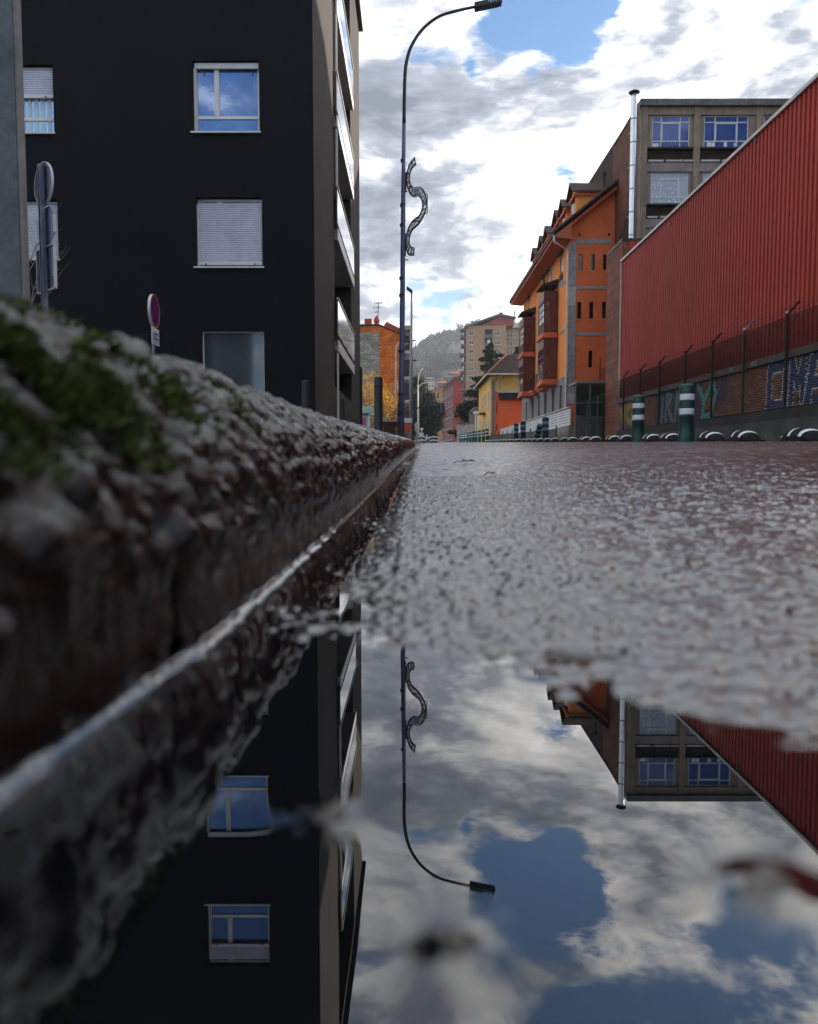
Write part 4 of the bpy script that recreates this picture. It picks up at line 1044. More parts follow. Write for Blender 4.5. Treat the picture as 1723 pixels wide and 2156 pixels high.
for k in range(5):
    zwt, zwb = zq(241, k), zq(309, k)
    if zwb < 1.0: break
    up = zq(222, k) if k == 0 else zq(222, k)
    for (a, b), (wa, wb_) in zip(bays, wins):
        e = 0.003
        MB().box(a + e, b - e, FB + 0.02, FB + 0.4, zwt + 0.004, up).build('lintel', 'concrete_tan' if k == 0 else 'concrete_mauve', fac)
        MB().box(a + e, wa - e, FB + 0.12, FB + 0.4, zwb, zwt).build('jamb', 'concrete_tan' if k == 0 else 'concrete_mauve', fac)
        MB().box(wb_ + e, b - e, FB + 0.12, FB + 0.4, zwb, zwt).build('jamb', 'concrete_tan' if k == 0 else 'concrete_mauve', fac)
        s = MB().box(a + e, b - e, FB - 0.04, FB + 0.4, zwb - 0.10, zwb - 0.004).build('sill', 'black_metal', fac)
        MB().box(a + e, b - e, FB + 0.16, FB + 0.4, zq(335.5, k), zwb - 0.104).build('spandrel', 'brick_dark', fac)
        m = MB(); x = a + 0.1; rr = random.Random(k * 7 + int(a * 3))
        while x < b - 0.3:
            w_ = rr.uniform(0.35, 1.1); m.box(x, min(x + w_, b - 0.02), FB - 0.02, FB + 0.158, zq(340, k), zq(336, k)); x += w_ + rr.uniform(0.05, 0.25)
        m.build('broken_ledge', 'concrete_pale', fac)
        m = MB().box(a + e, b - e, FB + 0.10, FB + 0.4, zq(341.5, k), zq(340.2, k)).build('ledge_bed', 'brick_dark', fac)
        # steel window: 3 x 3 panes
        wd = wb_ - wa; hh = zwt - zwb; yf = FB + 0.17
        xs = [wa, wa + wd * 0.25, wa + wd * 0.75, wb_]; zs = [zwb, zwb + hh * 0.215, zwt - hh * 0.20, zwt]
        m = MB(); t = 0.055
        for q in xs: m.box(min(max(q - t / 2, wa), wb_ - t), min(max(q - t / 2, wa), wb_ - t) + t, yf, yf + 0.05, zwb, zwt)
        for q in zs:
            z0 = min(max(q - t / 2, zwb), zwt - t); m.box(wa, wb_, yf - 0.004, yf + 0.046, z0, z0 + t)
        m.box(xs[1] + 0.03, xs[1] + 0.075, yf - 0.012, yf + 0.04, zs[1], zs[2]); m.box(xs[2] - 0.075, xs[2] - 0.03, yf - 0.012, yf + 0.04, zs[1], zs[2]); m.box(xs[1], xs[2], yf - 0.014, yf + 0.04, zs[2] - 0.09, zs[2] - 0.04)
        wn = m.build('steel_window', 'white_metal', fac)
        g = ('glass_deep' if k == 0 else 'glass_grey2')
        for i in range(3):
            for j in range(3):
                MB().box(xs[i] + 0.01, xs[i + 1] - 0.01, yf + 0.02, yf + 0.03, zs[j] + 0.01, zs[j + 1] - 0.01).build('pane', g, wn)
        if k >= 1 and b < 30:
            m = MB(); rr = random.Random(11 + k)
            for i in range(22):
                px, pz = rr.uniform(wa + .1, wb_ - .1), rr.uniform(zwb + .08, zwt - .45); m.cyl((px, yf + 0.012, pz), (px, yf + 0.018, pz), 0.055, n=7)
            m.build('paper_dots', 'ink_white', wn)
        elif k == 0:
            m = MB(); q = [0.08, 0.3] if wa < 15 else [0.08, 0.17, 0.47, 0.70]
            if wa < wins[0][0] + 0.1: m.box(wa + .08, wa + .42, yf + .012, yf + .018, zwb + .06, zwb + .26)
            else:
                for p_, w_ in ((.08, .22), (.18, .2), (.46, .18), (.69, .1)): m.box(wa + wd * p_, wa + wd * p_ + w_, yf + .012, yf + .018, zwb + .06, zwb + .24 + w_ * .4)
            m.build('papers', 'ink_white', wn)
            if wa < wins[0][0] + 0.1:
                text_mesh('LEARNING', 0.30, 'ink_faint', wn, Vector((wa + wd * 0.68, yf + 0.012, zwb + hh * 0.115)) - ORG[fac.name], (R(90), 0, 0), 'window_lettering')

# steel flue on the factory's corner
pm('steel', (0.62, 0.64, 0.66), 0.22, 0.1, 2, 0.05, 30, metal=0.95)
fc0, fc1 = at(1329, 520, FB - 0.6), at(1336, 200, FB - 0.6)
fl = thing('chimney_flue', 'shiny steel chimney flue with rain cap beside the factory', 'chimney', (fc1.x, FB - 0.6, fc0.z))
n = 9; x = fc1.x
for i in range(n):
    z0, z1 = fc0.z - 3 + (fc1.z - fc0.z + 3) * i / n, fc0.z - 3 + (fc1.z - fc0.z + 3) * (i + 1) / n
    s_ = MB().cyl((x, FB - .6, z0), (x, FB - .6, z1 - 0.004), 0.165, n=20).build('pipe_section', 'steel', fl); smooth_by_angle(s_)
    MB().cyl((x, FB - .6, z1 - 0.06), (x, FB - .6, z1), 0.178, n=20).build('clamp_band', 'galvanised', fl)
MB().lathe([(0.12, 0.0), (0.12, 0.10), (0.29, 0.12), (0.30, 0.15), (0.10, 0.27), (0.02, 0.30)], (x, FB - .6, fc1.z + 0.002), 16).build('rain_cap', 'black_metal', fl)
for i in (2, 5, 7): z0 = fc0.z + (fc1.z - fc0.z) * i / 9; MB().box(x - 0.05, x + 0.05, FB - 0.43, FB + 0.3, z0, z0 + 0.06).build('wall_bracket', 'galvanised', fl)
MB().tube([at(1346, 222, FB - 0.1), at(1342, 520, FB - 0.1)], 0.05, 8).build('downpipe', 'concrete_mauve', fac)

# taller rear wing of the factory, right of the warehouse and outside the picture; its shadow falls on the black block
MB().ext([(25.5, 30, RZ), (25.5, 43.9, RZ), (25.5, 43.9, 19.6), (25.5, 38, 22.0), (25.5, 30, 22.6)], (9, 0, 0)).build('rear_wing', 'brick_brown', fac)
# ------------------------------------------------------------------ the orange apartment house
pm('orange_gable', (0.80, 0.180, 0.066), 0.85, 0.10, 0.5, 0.2, 60, stain=0.12, stain_col=(0.30, 0.08, 0.03), spec=0.3)
pm('orange_front', (0.84, 0.29, 0.080), 0.85, 0.12, 0.5, 0.2, 60, stain=0.15, stain_col=(0.4, 0.14, 0.04), spec=0.3)
pm('quoin_grey', (0.34, 0.33, 0.34), 0.85, 0.22, 3, 0.3, 50, stain=0.3, stain_col=(0.12, 0.12, 0.13))
pm('quoin_pale', (0.50, 0.48, 0.48), 0.85, 0.2, 3, 0.3, 50)
pm('stone_base', (0.20, 0.19, 0.185), 0.85, 0.25, 1.5, 0.35, 50, stain=0.4, streak=0.3)
pm('red_wood', (0.115, 0.036, 0.034), 0.5, 0.2, 3, 0.1, 40)
pm('red_cornice', (0.58, 0.13, 0.06), 0.7, 0.12, 2, 0.1, 50)
pm('eave_soffit', (0.42, 0.11, 0.05), 0.7, 0.12, 2, 0.1, 50)
pm('roof_tile', (0.060, 0.038, 0.032), 0.8, 0.35, 4, 0.5, 12, bdist=0.05)
pm('roof_tile_red', (0.30, 0.075, 0.04), 0.8, 0.35, 4, 0.5, 12, bdist=0.05)
pm('iron', (0.010, 0.010, 0.011), 0.5, 0.2, 4, 0.1, 80)
OY = 49.0
ODZ = 1.1                                                            # the house stands this much higher than the puddle
def Q(x, y): return at(x, y, OY) - Vector((0, 0, ODZ))
XO = Q(1197, 700).x; XE = Q(1166, 500).x; ZE = Q(1166, 499).z        # wall plane, eave edge and its height
OYE = OY + 22.8
RS = 0.80                                                             # roof pitch
ob = thing('apartment_house', 'orange apartment house with grey quoins, glazed bays, wide eaves and dormers', 'building', (XO, OY, RZ))
XR = XO + 6.2
roofz = lambda X: ZE + 0.12 + (X - XE) * RS
# gable wall with slit windows
def gr(x0, x1, y0, y1): a, b = Q(x0, y1), Q(x1, y0); return (a.x - XO, b.x - XO, a.z - RZ, b.z - RZ)
slits = [gr(1218.5, 1228, 535, 570), gr(1244.5, 1253.5, 534.5, 569), gr(1270, 1278.5, 534.5, 568), gr(1215.5, 1225, 635.5, 671), gr(1241, 1250.5, 635, 670.5), gr(1268, 1277, 635, 670), gr(1239, 1248, 737.5, 773.5)]
GH = ZE - 0.25 - RZ
mb = MB(); mb.facade((XO, OY, RZ), (1, 0, 0), 7.2, GH, slits, (0, -1, 0), 0.22)
mb.quad((XO, OY, RZ + GH), (XO + 7.2, OY, RZ + GH), (XO + 7.2, OY, roofz(XO + 6.2)), (XO + 6.2, OY, roofz(XO + 6.2) - 0.15), (XO, OY, roofz(XO) - 0.15))
mb.build('gable_wall', 'orange_gable', ob)
for (a, b, c, e) in slits:
    w = MB(); x0, x1, z0, z1 = XO + a, XO + b, RZ + c, RZ + e
    frame_bars(w, x0 + .002, x1 - .002, z0 + .002, z1 - .002, OY + 0.10, 0.03); w.box(x0 + .03, x1 - .03, OY + .10, OY + .14, (z0 + z1) / 2 - .02, (z0 + z1) / 2 + .02)
    w = w.build('slit_window', 'iron', ob); MB().box(x0 + .03, x1 - .03, OY + .12, OY + .13, z0 + .03, z1 - .03).build('pane', 'glass_dark', w)
    MB().box(x0 - .04, x1 + .04, OY - .04, OY + .09, z0 - .06, z0 - .003).build('sill', 'orange_front', w)
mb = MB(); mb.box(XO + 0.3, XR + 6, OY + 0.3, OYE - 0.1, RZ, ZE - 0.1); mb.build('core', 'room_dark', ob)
# quoin stones, bands
qx1 = Q(1212, 700).x; z = 2.4; i = 0; rr = random.Random(2)
while z < ZE - 0.35:
    h = rr.uniform(0.34, 0.62); h = min(h, ZE - 0.3 - z)
    cut = rr.choice([None, 0.45, 0.6]); mt = 'quoin_pale' if 8.3 < z < 9.4 or rr.random() < 0.1 else 'quoin_grey'
    xs = [XO - 0.03, qx1] if cut is None else [XO - 0.03, XO + (qx1 - XO) * cut, qx1]
    for a, b in zip(xs, xs[1:]): MB().box(a, b - 0.012, OY - 0.05, OY - 0.002, z, z + h - 0.014).build('quoin_stone', mt, ob)
    z += h
for (y0, y1) in ((502.5, 513), (602, 608.5), (700, 706.5), (801, 810)):
    a, b = Q(1212.5, y1), Q(1287, y0); x = a.x + 0.005
    while x < b.x: 
        w_ = rr.uniform(0.45, 0.8); MB().box(x, min(x + w_ - 0.012, b.x), OY - 0.035, OY - 0.002, a.z, b.z).build('band_stone', 'quoin_grey', ob); x += w_
# street front with openings
FLz = [4.25, 7.2, 10.15]
fw = OYE - OY
def fo(y0, y1, z0, z1): return (y0 - OY, y1 - OY, z0 - RZ, z1 - RZ)
topw = [(51.2, 52.6), (57.0, 58.2), (59.0, 60.2), (67.3, 68.6)]
midw = [(61.6, 62.5)]
gfo = [(50.9, 51.7), (54.0, 54.8), (57.4, 58.5), (60.8, 61.7), (64.4, 65.4), (68.4, 69.2)]
ho = [fo(a, b, 10.35, 12.0) for a, b in topw] + [fo(a, b, 7.5, 9.6) for a, b in midw] + [fo(a, b, 4.5, 6.6) for a, b in midw] + [fo(57.6, 58.9, 7.4, 9.6), fo(57.6, 58.9, 4.5, 6.7)] + [fo(a, b, 1.9, 3.7) for a, b in gfo]
mb = MB(); mb.facade((XO, OY, RZ + 4.05), (0, 1, 0), fw, ZE - 0.2 - RZ - 4.05, [(a, b, c - 4.05, e - 4.05) for a, b, c, e in ho if c > 4], (-1, 0, 0), 0.25)
mb.build('front_wall', 'orange_front', ob)
mb = MB(); mb.facade((XO - 0.06, OY - 0.04, RZ), (0, 1, 0), fw, 4.045, [(a, b, c, e) for a, b, c, e in ho if c < 4], (-1, 0, 0), 0.3)
mb.quad((XO - 0.06, OY - .04, RZ), (XO - .06, OY - .04, RZ + 4.045), (XO, OY - .04, RZ + 4.045), (XO, OY - .04, RZ)); mb.build('ground_floor', 'stone_base', ob)
for (a, b, c, e) in ho:
    y0, y1, z0, z1 = OY + a, OY + b, RZ + c, RZ + e
    w = MB()
    for (p, q) in ((y0 + .002, y0 + .06), (y1 - .06, y1 - .002), ((y0 + y1) / 2 - .03, (y0 + y1) / 2 + .03)): w.box(XO + .16, XO + .2, p, q, z0, z1 - .002)
    w.box(XO + .161, XO + .199, y0 + .06, y1 - .06, z1 - .07, z1 - .002)
    w = w.build('window', 'red_wood' if c > 4 else 'iron', ob)
    MB().box(XO + .175, XO + .185, y0 + .06, y1 - .06, z0 + .002, z1 - .07).build('pane', 'glass_dark', w)
    if c > 10: 
        MB().box(XO + .10, XO + .13, y0 + .05, y1 - .05, z0 + 0.55, z1 - .05).build('blind', 'white_trim', w)
        m = MB(); 
        for k in range(6): m.box(XO - .03, XO - .01, y0 + .05 + k * (y1 - y0 - .1) / 5 - .012, y0 + .05 + k * (y1 - y0 - .1) / 5 + .012, z0 + .05, z0 + .5)
        m.box(XO - .04, XO, y0, y1, z0 + .5, z0 + .53); m.build('railing', 'iron', w)
        MB().box(XO - .07, XO + .09, y0 - .08, y1 + .08, z0 - .09, z0 - .003).build('sill', 'concrete_pale', w)
        MB().ext([(XO - .18, y0 - .06, z1 + .12), (XO - .003, y0 - .06, z1 + .2), (XO - .003, y0 - .06, z1 + .05)], (0, y1 - y0 + .12, 0)).build('awning_box', 'iron', w)
    elif (a, b) == fo(*midw[0], 0, 0)[:2]:
        # pale arched surround
        m = MB(); cy, rad = (y0 + y1) / 2, (y1 - y0) / 2 + .03
        for k in range(8):
            t0, t1 = math.pi * k / 8, math.pi * (k + 1) / 8
            m.ext([(XO - .04, cy + rad * math.cos(t), z1 + rad * math.sin(t) * .6) for t in (t0, t1)] + [(XO - .04, cy + (rad + .16) * math.cos(t), z1 + (rad + .16) * math.sin(t) * .7) for t in (t1, t0)], (.037, 0, 0))
        m.box(XO - .04, XO - .003, y0 - .17, y0 - .03, z0, z1 - .003); m.box(XO - .04, XO - .003, y1 + .03, y1 + .17, z0, z1 - .003)
        m.build('arched_surround', 'white_trim', w)
# stone pilasters and bands on the front
for y0, y1 in ((56.0, 56.5), (59.8, 60.3)):
    for z0, z1 in ((4.2, 7.0), (7.25, 10.0), (10.2, ZE - .3)): MB().box(XO - .05, XO - .002, y0, y1, z0, z1).build('pilaster_stone', 'quoin_grey', ob)
for z0 in (7.02, 10.02):
    for y0, y1 in ((OY + .1, 52.0), (56.2, 57.4), (60.4, 63.2), (67.2, OYE - .1)): MB().box(XO - .04, XO - .002, y0, y1, z0, z0 + .19).build('band_stone', 'quoin_grey', ob)
# glazed bays, two storeys each
def bay(y0, y1, zlo, zhi):
    b = thing_part('bay_window', ob)
    xo = XO - 0.95
    hs = (zhi - zlo) / 2
    for s in range(2):
        z0 = zlo + s * hs
        m = MB(); 
        for d, (za, zb2) in zip((0.10, 0.05, 0.0), ((0, .14), (.143, .26), (.263, .36))): m.box(xo - .12 + d * .9, XO - .055, y0 - .12 + d * .9, y1 + .12 - d * .9, z0 - .36 + .36 - za - .14 * 0 - (zb2 - za), z0 - za)
        m.build('cornice', 'red_cornice', b)
        # upper blind panel
        MB().box(xo, XO - .055, y0, y1, z0 + hs - .95, z0 + hs - .37).build('head_panel', 'red_wood', b)
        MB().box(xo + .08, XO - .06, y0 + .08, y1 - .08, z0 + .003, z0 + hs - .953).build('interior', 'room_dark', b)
        zt2 = z0 + hs - .953
        m = MB(); t = .07
        for yy in np.linspace(y0, y1 - t, 5): m.box(xo, xo + t, yy, yy + t, z0 + .002, zt2)
        for xx in np.linspace(xo + t + .01, XO - .055 - t, 3):
            m.box(xx, xx + t, y0, y0 + t, z0 + .002, zt2); m.box(xx, xx + t, y1 - t, y1, z0 + .002, zt2)
        for zz in (z0 + .004, z0 + .62, z0 + 1.05, z0 + 1.48, zt2 - t): 
            m.box(xo + .002, xo + t - .002, y0 + .002, y1 - .002, zz, zz + .055); m.box(xo + t, XO - .06, y0 + .003, y0 + t - .003, zz, zz + .055); m.box(xo + t, XO - .06, y1 - t + .003, y1 - .003, zz, zz + .055)
        f = m.build('bay_frame', 'red_wood', b)
        n = 4; L_y = (y1 - y0 - t) / n
        for k in range(n):
            MB().box(xo + .03, xo + .04, y0 + t + k * L_y + .005, y0 + (k + 1) * L_y - .005, z0 + .68, z0 + 1.9 if s else z0 + .62 + .43).build('pane', 'glass_sky' if (k < 3 and s) or k == 1 else 'glass_dark', f)
            MB().box(xo + .03, xo + .04, y0 + t + k * L_y + .005, y0 + (k + 1) * L_y - .005, z0 + .08, z0 + .60).build('pane', 'glass_sky' if (k == 3 and not s) else 'red_wood', f)
        for k in range(2):
            xx = xo + t + k * .43
            MB().box(xx + .01, xx + .37, y0 + .03, y0 + .04, z0 + .08, zt2 - .05).build('pane', 'bay_glass', f)
    return b
pm('bay_glass', (0.16, 0.060, 0.040), 0.12, 0.4, 2.5, 0, metal=0.1)
def thing_part(name, parent):
    o = bpy.data.objects.new(name, None); COL.objects.link(o); o.parent = parent; ORG[o.name] = ORG[parent.name]; return o
bay(53.0, 55.6, 4.25, 10.35); bay(64.0, 66.8, 4.25, 10.35)
# roof piece over each bay
for y0, y1 in ((53.0, 55.6), (64.0, 66.8)):
    MB().ext([(XO - 1.12, y0 - .15, 10.36), (XO - .005, y0 - .15, 10.36), (XO - .005, y0 - .15, 10.75)], (0, y1 - y0 + .3, 0)).build('bay_roof', 'roof_tile', ob)
# balconies between the bays
for (y0, y1) in ((56.4, 57.2), (57.4, 59.3), (61.2, 63.0)):
    b = MB().box(XO - .62, XO - .065, y0 - .1, y1 + .1, 4.0, 4.14).box(XO - .5, XO - .065, y0, y1, 3.85, 3.997).build('balcony', 'red_cornice', ob)
    m = MB(); 
    for k in range(9): yy = y0 - .05 + k * (y1 - y0 + .1) / 8; m.box(XO - .57, XO - .55, yy - .012, yy + .012, 4.143, 5.1)
    for k in range(4): xx = XO - .52 + k * .15; m.box(xx - .012, xx + .012, y0 - .06, y0 - .04, 4.143, 5.1)
    m.box(XO - .585, XO - .535, y0 - .08, y1 + .08, 5.1, 5.14); m.box(XO - .534, XO - .06, y0 - .075, y0 - .03, 5.102, 5.138); m.build('railing', 'iron', b)
b = MB().box(XO - .5, XO - .005, 57.4, 59.1, 6.95, 7.04).build('balcony', 'iron', ob)
m = MB(); 
for k in range(8): yy = 57.45 + k * .23; m.box(XO - .47, XO - .45, yy - .012, yy + .012, 7.043, 7.9)
m.box(XO - .49, XO - .43, 57.4, 59.1, 7.9, 7.94); m.build('railing', 'iron', b)
# eaves, gutter, roof, verge
y0, y1 = OY - 0.75, OYE + 0.7
mb = MB(); mb.add([(XE, y0, ZE - .02), (XE + .03, y0, ZE - .18), (XO - .003, y0 + .0, ZE - .28), (XO - .003, y0, roofz(XO) - .2), (XE, y1, ZE - .02), (XE + .03, y1, ZE - .18), (XO - .003, y1, ZE - .28), (XO - .003, y1, roofz(XO) - .2)],
       [(0, 3, 2, 1), (4, 5, 6, 7), (0, 1, 5, 4), (1, 2, 6, 5), (2, 3, 7, 6), (3, 0, 4, 7)]); mb.build('eave', 'eave_soffit', ob)
mb = MB(); mb.box(XE - .06, XE - .003, y0, y1, ZE - .22, ZE - .06); mb.build('eave_fascia', 'red_cornice', ob)
m = MB().tube([(XE - .11, y0, ZE + .0), (XE - .11, y1, ZE + .0)], 0.08, 8); m.build('gutter', 'black_metal', ob)
MB().tube([(XE - .1, y0 + .05, ZE - .05), (XE - .05, y0 + .05, ZE - .45), (XO - .12, OY - .1, ZE - .8), (XO - .12, OY - .1, RZ)], 0.055, 8).build('downpipe', 'white_trim', ob)
mb = MB(); mb.ext([(XE - .05, y0, roofz(XE) - .06), (XR, y0, roofz(XR) - .06), (XR, y0, roofz(XR) + .10), (XE - .05, y0, roofz(XE) + .10)], (0, y1 - y0, 0))
mb.build('roof', 'roof_tile', ob)
mb = MB(); mb.ext([(XE + .1, y0 + .25, roofz(XE) - .28), (XR, y0 + .25, roofz(XR) - .4), (XR, y0 + .25, roofz(XR) - .063), (XE + .1, y0 + .25, roofz(XE) - .063)], (0, .45, 0)); mb.build('verge_board', 'red_cornice', ob)
# tiles along the verge and eave edge
m = MB(); x = XE
while x < XR: m.cyl((x, y0 - .03, roofz(x) + .07), (x + .34, y0 - .03, roofz(x + .34) + .14), 0.10, 0.085, 7); x += .36
m.build('verge_tiles', 'roof_tile', ob, kind='stuff')
m = MB(); y = y0
while y < y1: m.cyl((XE - .12, y, roofz(XE - .12) + .10), (XE + .5, y, roofz(XE + .5) + .12), 0.085, 0.085, 6); y += .24
m.build('eave_tiles', 'roof_tile', ob, kind='stuff')
MB().cyl((XE + 3.3, OY + 1.4, roofz(XE + 3.3)), (XE + 3.3, OY + 1.4, roofz(XE + 3.3) + 1.3), 0.06, n=8).cyl((XE + 3.3, OY + 1.4, roofz(XE + 3.3) + 1.3), (XE + 3.3, OY + 1.4, roofz(XE + 3.3) + 1.5), 0.13, n=8).build('vent_pipe', 'black_metal', ob)
# dormers
def dormer(yc, w=1.9):
    xf = XE + 1.55; h = 1.65; zb2 = roofz(xf); zt3 = zb2 + h; xe = XE + 1.55 + h / RS + 0.3
    m = MB(); m.ext([(xf, yc - w / 2, zb2), (xf, yc + w / 2, zb2), (xf, yc + w / 2, zt3), (xf, yc, zt3 + .62), (xf, yc - w / 2, zt3)], (xe - xf + 0.8, 0, 0))
    d = m.build('dormer', 'orange_front', ob)
    m = MB()
    for s in (-1, 1):
        m.ext([(xf - .3, yc, zt3 + .66), (xf - .3, yc + s * (w / 2 + .28), zt3 - .10), (xf - .3, yc + s * (w / 2 + .28), zt3 + .02), (xf - .3, yc, zt3 + .79)][::s], (xe - xf + 1.6, 0, 0))
    m.build('dormer_roof', 'roof_tile', d)
    m = MB(); m.box(xf - .2, xe + 1, yc - w / 2 - .16, yc - w / 2 - .003, zt3 - .28, zt3 - .12); m.box(xf - .16, xf - .003, yc - w / 2, yc + w / 2, zt3 - .28, zt3 - .12); m.build('dormer_cornice', 'red_cornice', d)
    MB().box(xf - .02, xf - .003, yc - .45, yc + .45, zb2 + .2, zt3 - .3).build('dormer_window', 'glass_dark', d)
for yc in (51.0, 54.6, 57.2, 61.6, 64.6, 68.6): dormer(yc)
for px in (1262.5, 1270.3): pass
for x_ in (XO + 0.55, XO + 2.35): MB().box(x_, x_ + .1, OY - .05, OY - .003, ZE + .08, ZE + .24).build('wall_vent', 'black_metal', ob)

ob.location.z += ODZ; ob.scale = (1, 0.86, 1)

# ------------------------------------------------------------------ stained retaining wall and white lattice panels before the orange house
XH = 9.3; HZ0 = 1.0
pm('stained_wall', (0.30, 0.27, 0.23), 0.9, 0.3, 1.3, 0.4, 30, stain=0.85, stain_col=(0.035, 0.032, 0.028), streak=0.9)
pm('lattice_white', (0.66, 0.66, 0.68), 0.7, 0.08, 2, 0.1, 50)
pm('slot_dark', (0.10, 0.10, 0.11), 0.9, 0.2, 5, 0)
rw = thing('retaining_wall', 'stained pale concrete retaining wall below the white lattice panels', 'wall', (XH, 46.6, RZ))
MB().box(XH, XH + .35, 46.7, 84, RZ, 1.08 + HZ0).build('wall_body', 'stained_wall', rw)
for i in range(9): MB().box(XH - .04, XH - .003, 47.2 + i * 4.1, 47.45 + i * 4.1, RZ, 1.06 + HZ0).build('buttress', 'stained_wall', rw)
lat = thing('lattice_parapet', 'white pierced lattice parapet panels in front of the orange house', 'parapet', (XH, 46.6, 1.08 + HZ0))
slot = MB()
for r in range(5):
    for c in range(6):
        slot.box(-.012, .0, .28 + c * .52, .62 + c * .52, .16 + r * .165, .20 + r * .165)
slot_me = slot.mesh('slots', 'slot_dark')
for i in range(10):
    y0 = 46.7 + i * 3.62
    p = MB().box(XH + .05, XH + .14, y0, y0 + 3.5, 1.083 + HZ0, 2.06 + HZ0).build('panel', 'lattice_white', lat)
    link('slots', slot_me, p, (XH + .05 - XH, y0 - 46.6, 0.0))
    MB().box(XH + .04, XH + .16, y0 + 3.503, y0 + 3.617, 1.083 + HZ0, 2.12 + HZ0).build('pillar', 'lattice_white', lat)
MB().box(XH - .03, XH + .2, 46.65, 83, 2.123 + HZ0, 2.17 + HZ0).build('capping', 'lattice_white', lat)
# dark green railing further on
gf = thing('green_railing', 'dark green picket railing along the cycle lane in front of the red house', 'fence', (8.6, 60, RZ))
pm('rail_green', (0.018, 0.028, 0.018), 0.6, 0.2, 4, 0.1, 60)
for i in range(12):
    y0 = 47 + i * 3.4
    MB().box(8.6, 8.63, y0 + .06, y0 + 3.34, .22 + gnd(y0), .92 + gnd(y0)).build('panel', 'rail_green', gf)
    MB().cyl((8.615, y0, RZ), (8.615, y0, 1.1 + gnd(y0)), .04, n=8).build('post', 'rail_green', gf)
# ------------------------------------------------------------------ green debris netting on a scaffold fence, between warehouse and orange house
NYY = 43.2
def S(x, y): return at(x, y, NYY)
net = thing('netted_fence', 'dark green netting on a pole fence over a grey wall beside the orange house', 'fence', (9, NYY, RZ))
pm('galv_dull', (0.12, 0.13, 0.12), 0.7, 0.2, 4, 0)
pm('netting', (0.020, 0.032, 0.024), 0.9, 0.35, 1.5, 0.2, 40, stain=0.4, stain_col=(0.012, 0.014, 0.012)); pm('netting_light', (0.045, 0.062, 0.048), 0.9, 0.3, 1.5, 0.2, 40)
a, b = S(1211, 912), S(1300, 812)
MB().box(a.x, b.x + 1.0, NYY + .1, NYY + .16, RZ, S(1250, 875).z).build('lower_wall', 'concrete_dark', net)
MB().box(a.x, b.x + 1.0, NYY + .12, NYY + .15, S(1250, 874.5).z, b.z).build('net_back', 'netting', net)
c0 = S(1246, 848)
MB().ext([(S(1236, 0).x, NYY + .05, S(1236, 876).z), (S(1300, 0).x, NYY + .05, S(1300, 876).z), (S(1300, 0).x, NYY + .05, S(1300, 822).z), (S(1270, 0).x, NYY + .05, S(1270, 832).z), (S(1236, 0).x, NYY + .05, S(1236, 845).z)], (0, .02, 0)).build('net_front', 'netting_light', net)
for px, t in ((1213, 806), (1237, 842), (1243, 808), (1259, 832), (1283, 838), (1296, 820)):
    p0, p1 = S(px, 915), S(px, t); MB().cyl((p1.x, NYY - .03, RZ), (p1.x, NYY - .03, p1.z), .045, n=8).build('pole', 'galv_dull', net)
for y_, x0, x1 in ((849, 1212, 1266), (880, 1214, 1282)):
    p0, p1 = S(x0, y_), S(x1, y_ - 2); MB().bar((p0.x, NYY - .09, p0.z), (p1.x, NYY - .09, p1.z), .06).build('rail', 'galv_dull', net)
MB().box(S(1284, 0).x, S(1290, 0).x, NYY - .1, NYY + .0, RZ + .2, S(1287, 868).z).build('gate_post', 'iron', net)
MB().box(a.x + .1, b.x, NYY + .17, NYY + 2.4, S(1250, 806).z, S(1250, 801).z).build('ledge', 'concrete_tan', net)
# iron climbing-guard on the wall end
ig = thing('spiked_guard', 'black iron guard grille on the netted fence beside the brick wall', 'grille', (S(1280, 806).x, NYY + .3, S(1280, 806).z))
g0, g1 = S(1266, 806), S(1300, 806)
m = MB(); m.bar((g0.x, NYY + .3, g0.z), (g0.x, NYY + .3, S(0, 753).z), .06); m.build('upright', 'iron', ig)
for i in range(7):
    zz = S(0, 803 - i * 4.5).z; MB().bar((g0.x - .05, NYY + .3, zz), (g1.x, NYY + .3, zz + .03), .03).build('rung', 'iron', ig)
for i in range(4): xx = g0.x + .2 + i * .2; MB().bar((xx, NYY + .33, g0.z), (xx, NYY + .33, S(0, 775).z), .022).build('spike', 'iron', ig)

# ------------------------------------------------------------------ cycle lane: separators and green bollards
pm('rubber', (0.012, 0.012, 0.013), 0.8, 0.25, 12, 0.3, 200, spec=0.15)
pm('reflector', (0.62, 0.64, 0.70), 0.4, 0.1, 8, 0)
pm('bollard_green', (0.006, 0.040, 0.036), 0.42, 0.15, 5, 0.08, 60); pm('bollard_blue', (0.010, 0.045, 0.075), 0.42, 0.15, 5, 0.08, 60)
def XS(Y): return 3.63 + 0.0145 * Y
def hump_mesh():
    n, m_ = 18, 12; L, Wd, H = 0.80, 0.25, 0.130
    v = []; f = []
    for i in range(n + 1):
        t = i / n; y = (t - .5) * L; e = max(0.0, 1 - abs(2 * t - 1) ** 2.6) ** .62
        for j in range(m_ + 1):
            a = math.pi * j / m_; v.append((-math.cos(a) * Wd / 2 * (0.55 + .45 * e), y, max(0.0, math.sin(a)) ** .75 * H * e + .004))
    for i in range(n):
        for j in range(m_): k = i * (m_ + 1) + j; f.append((k, k + 1, k + m_ + 2, k + m_ + 1))
    m = MB(); m.add(v, f); return m
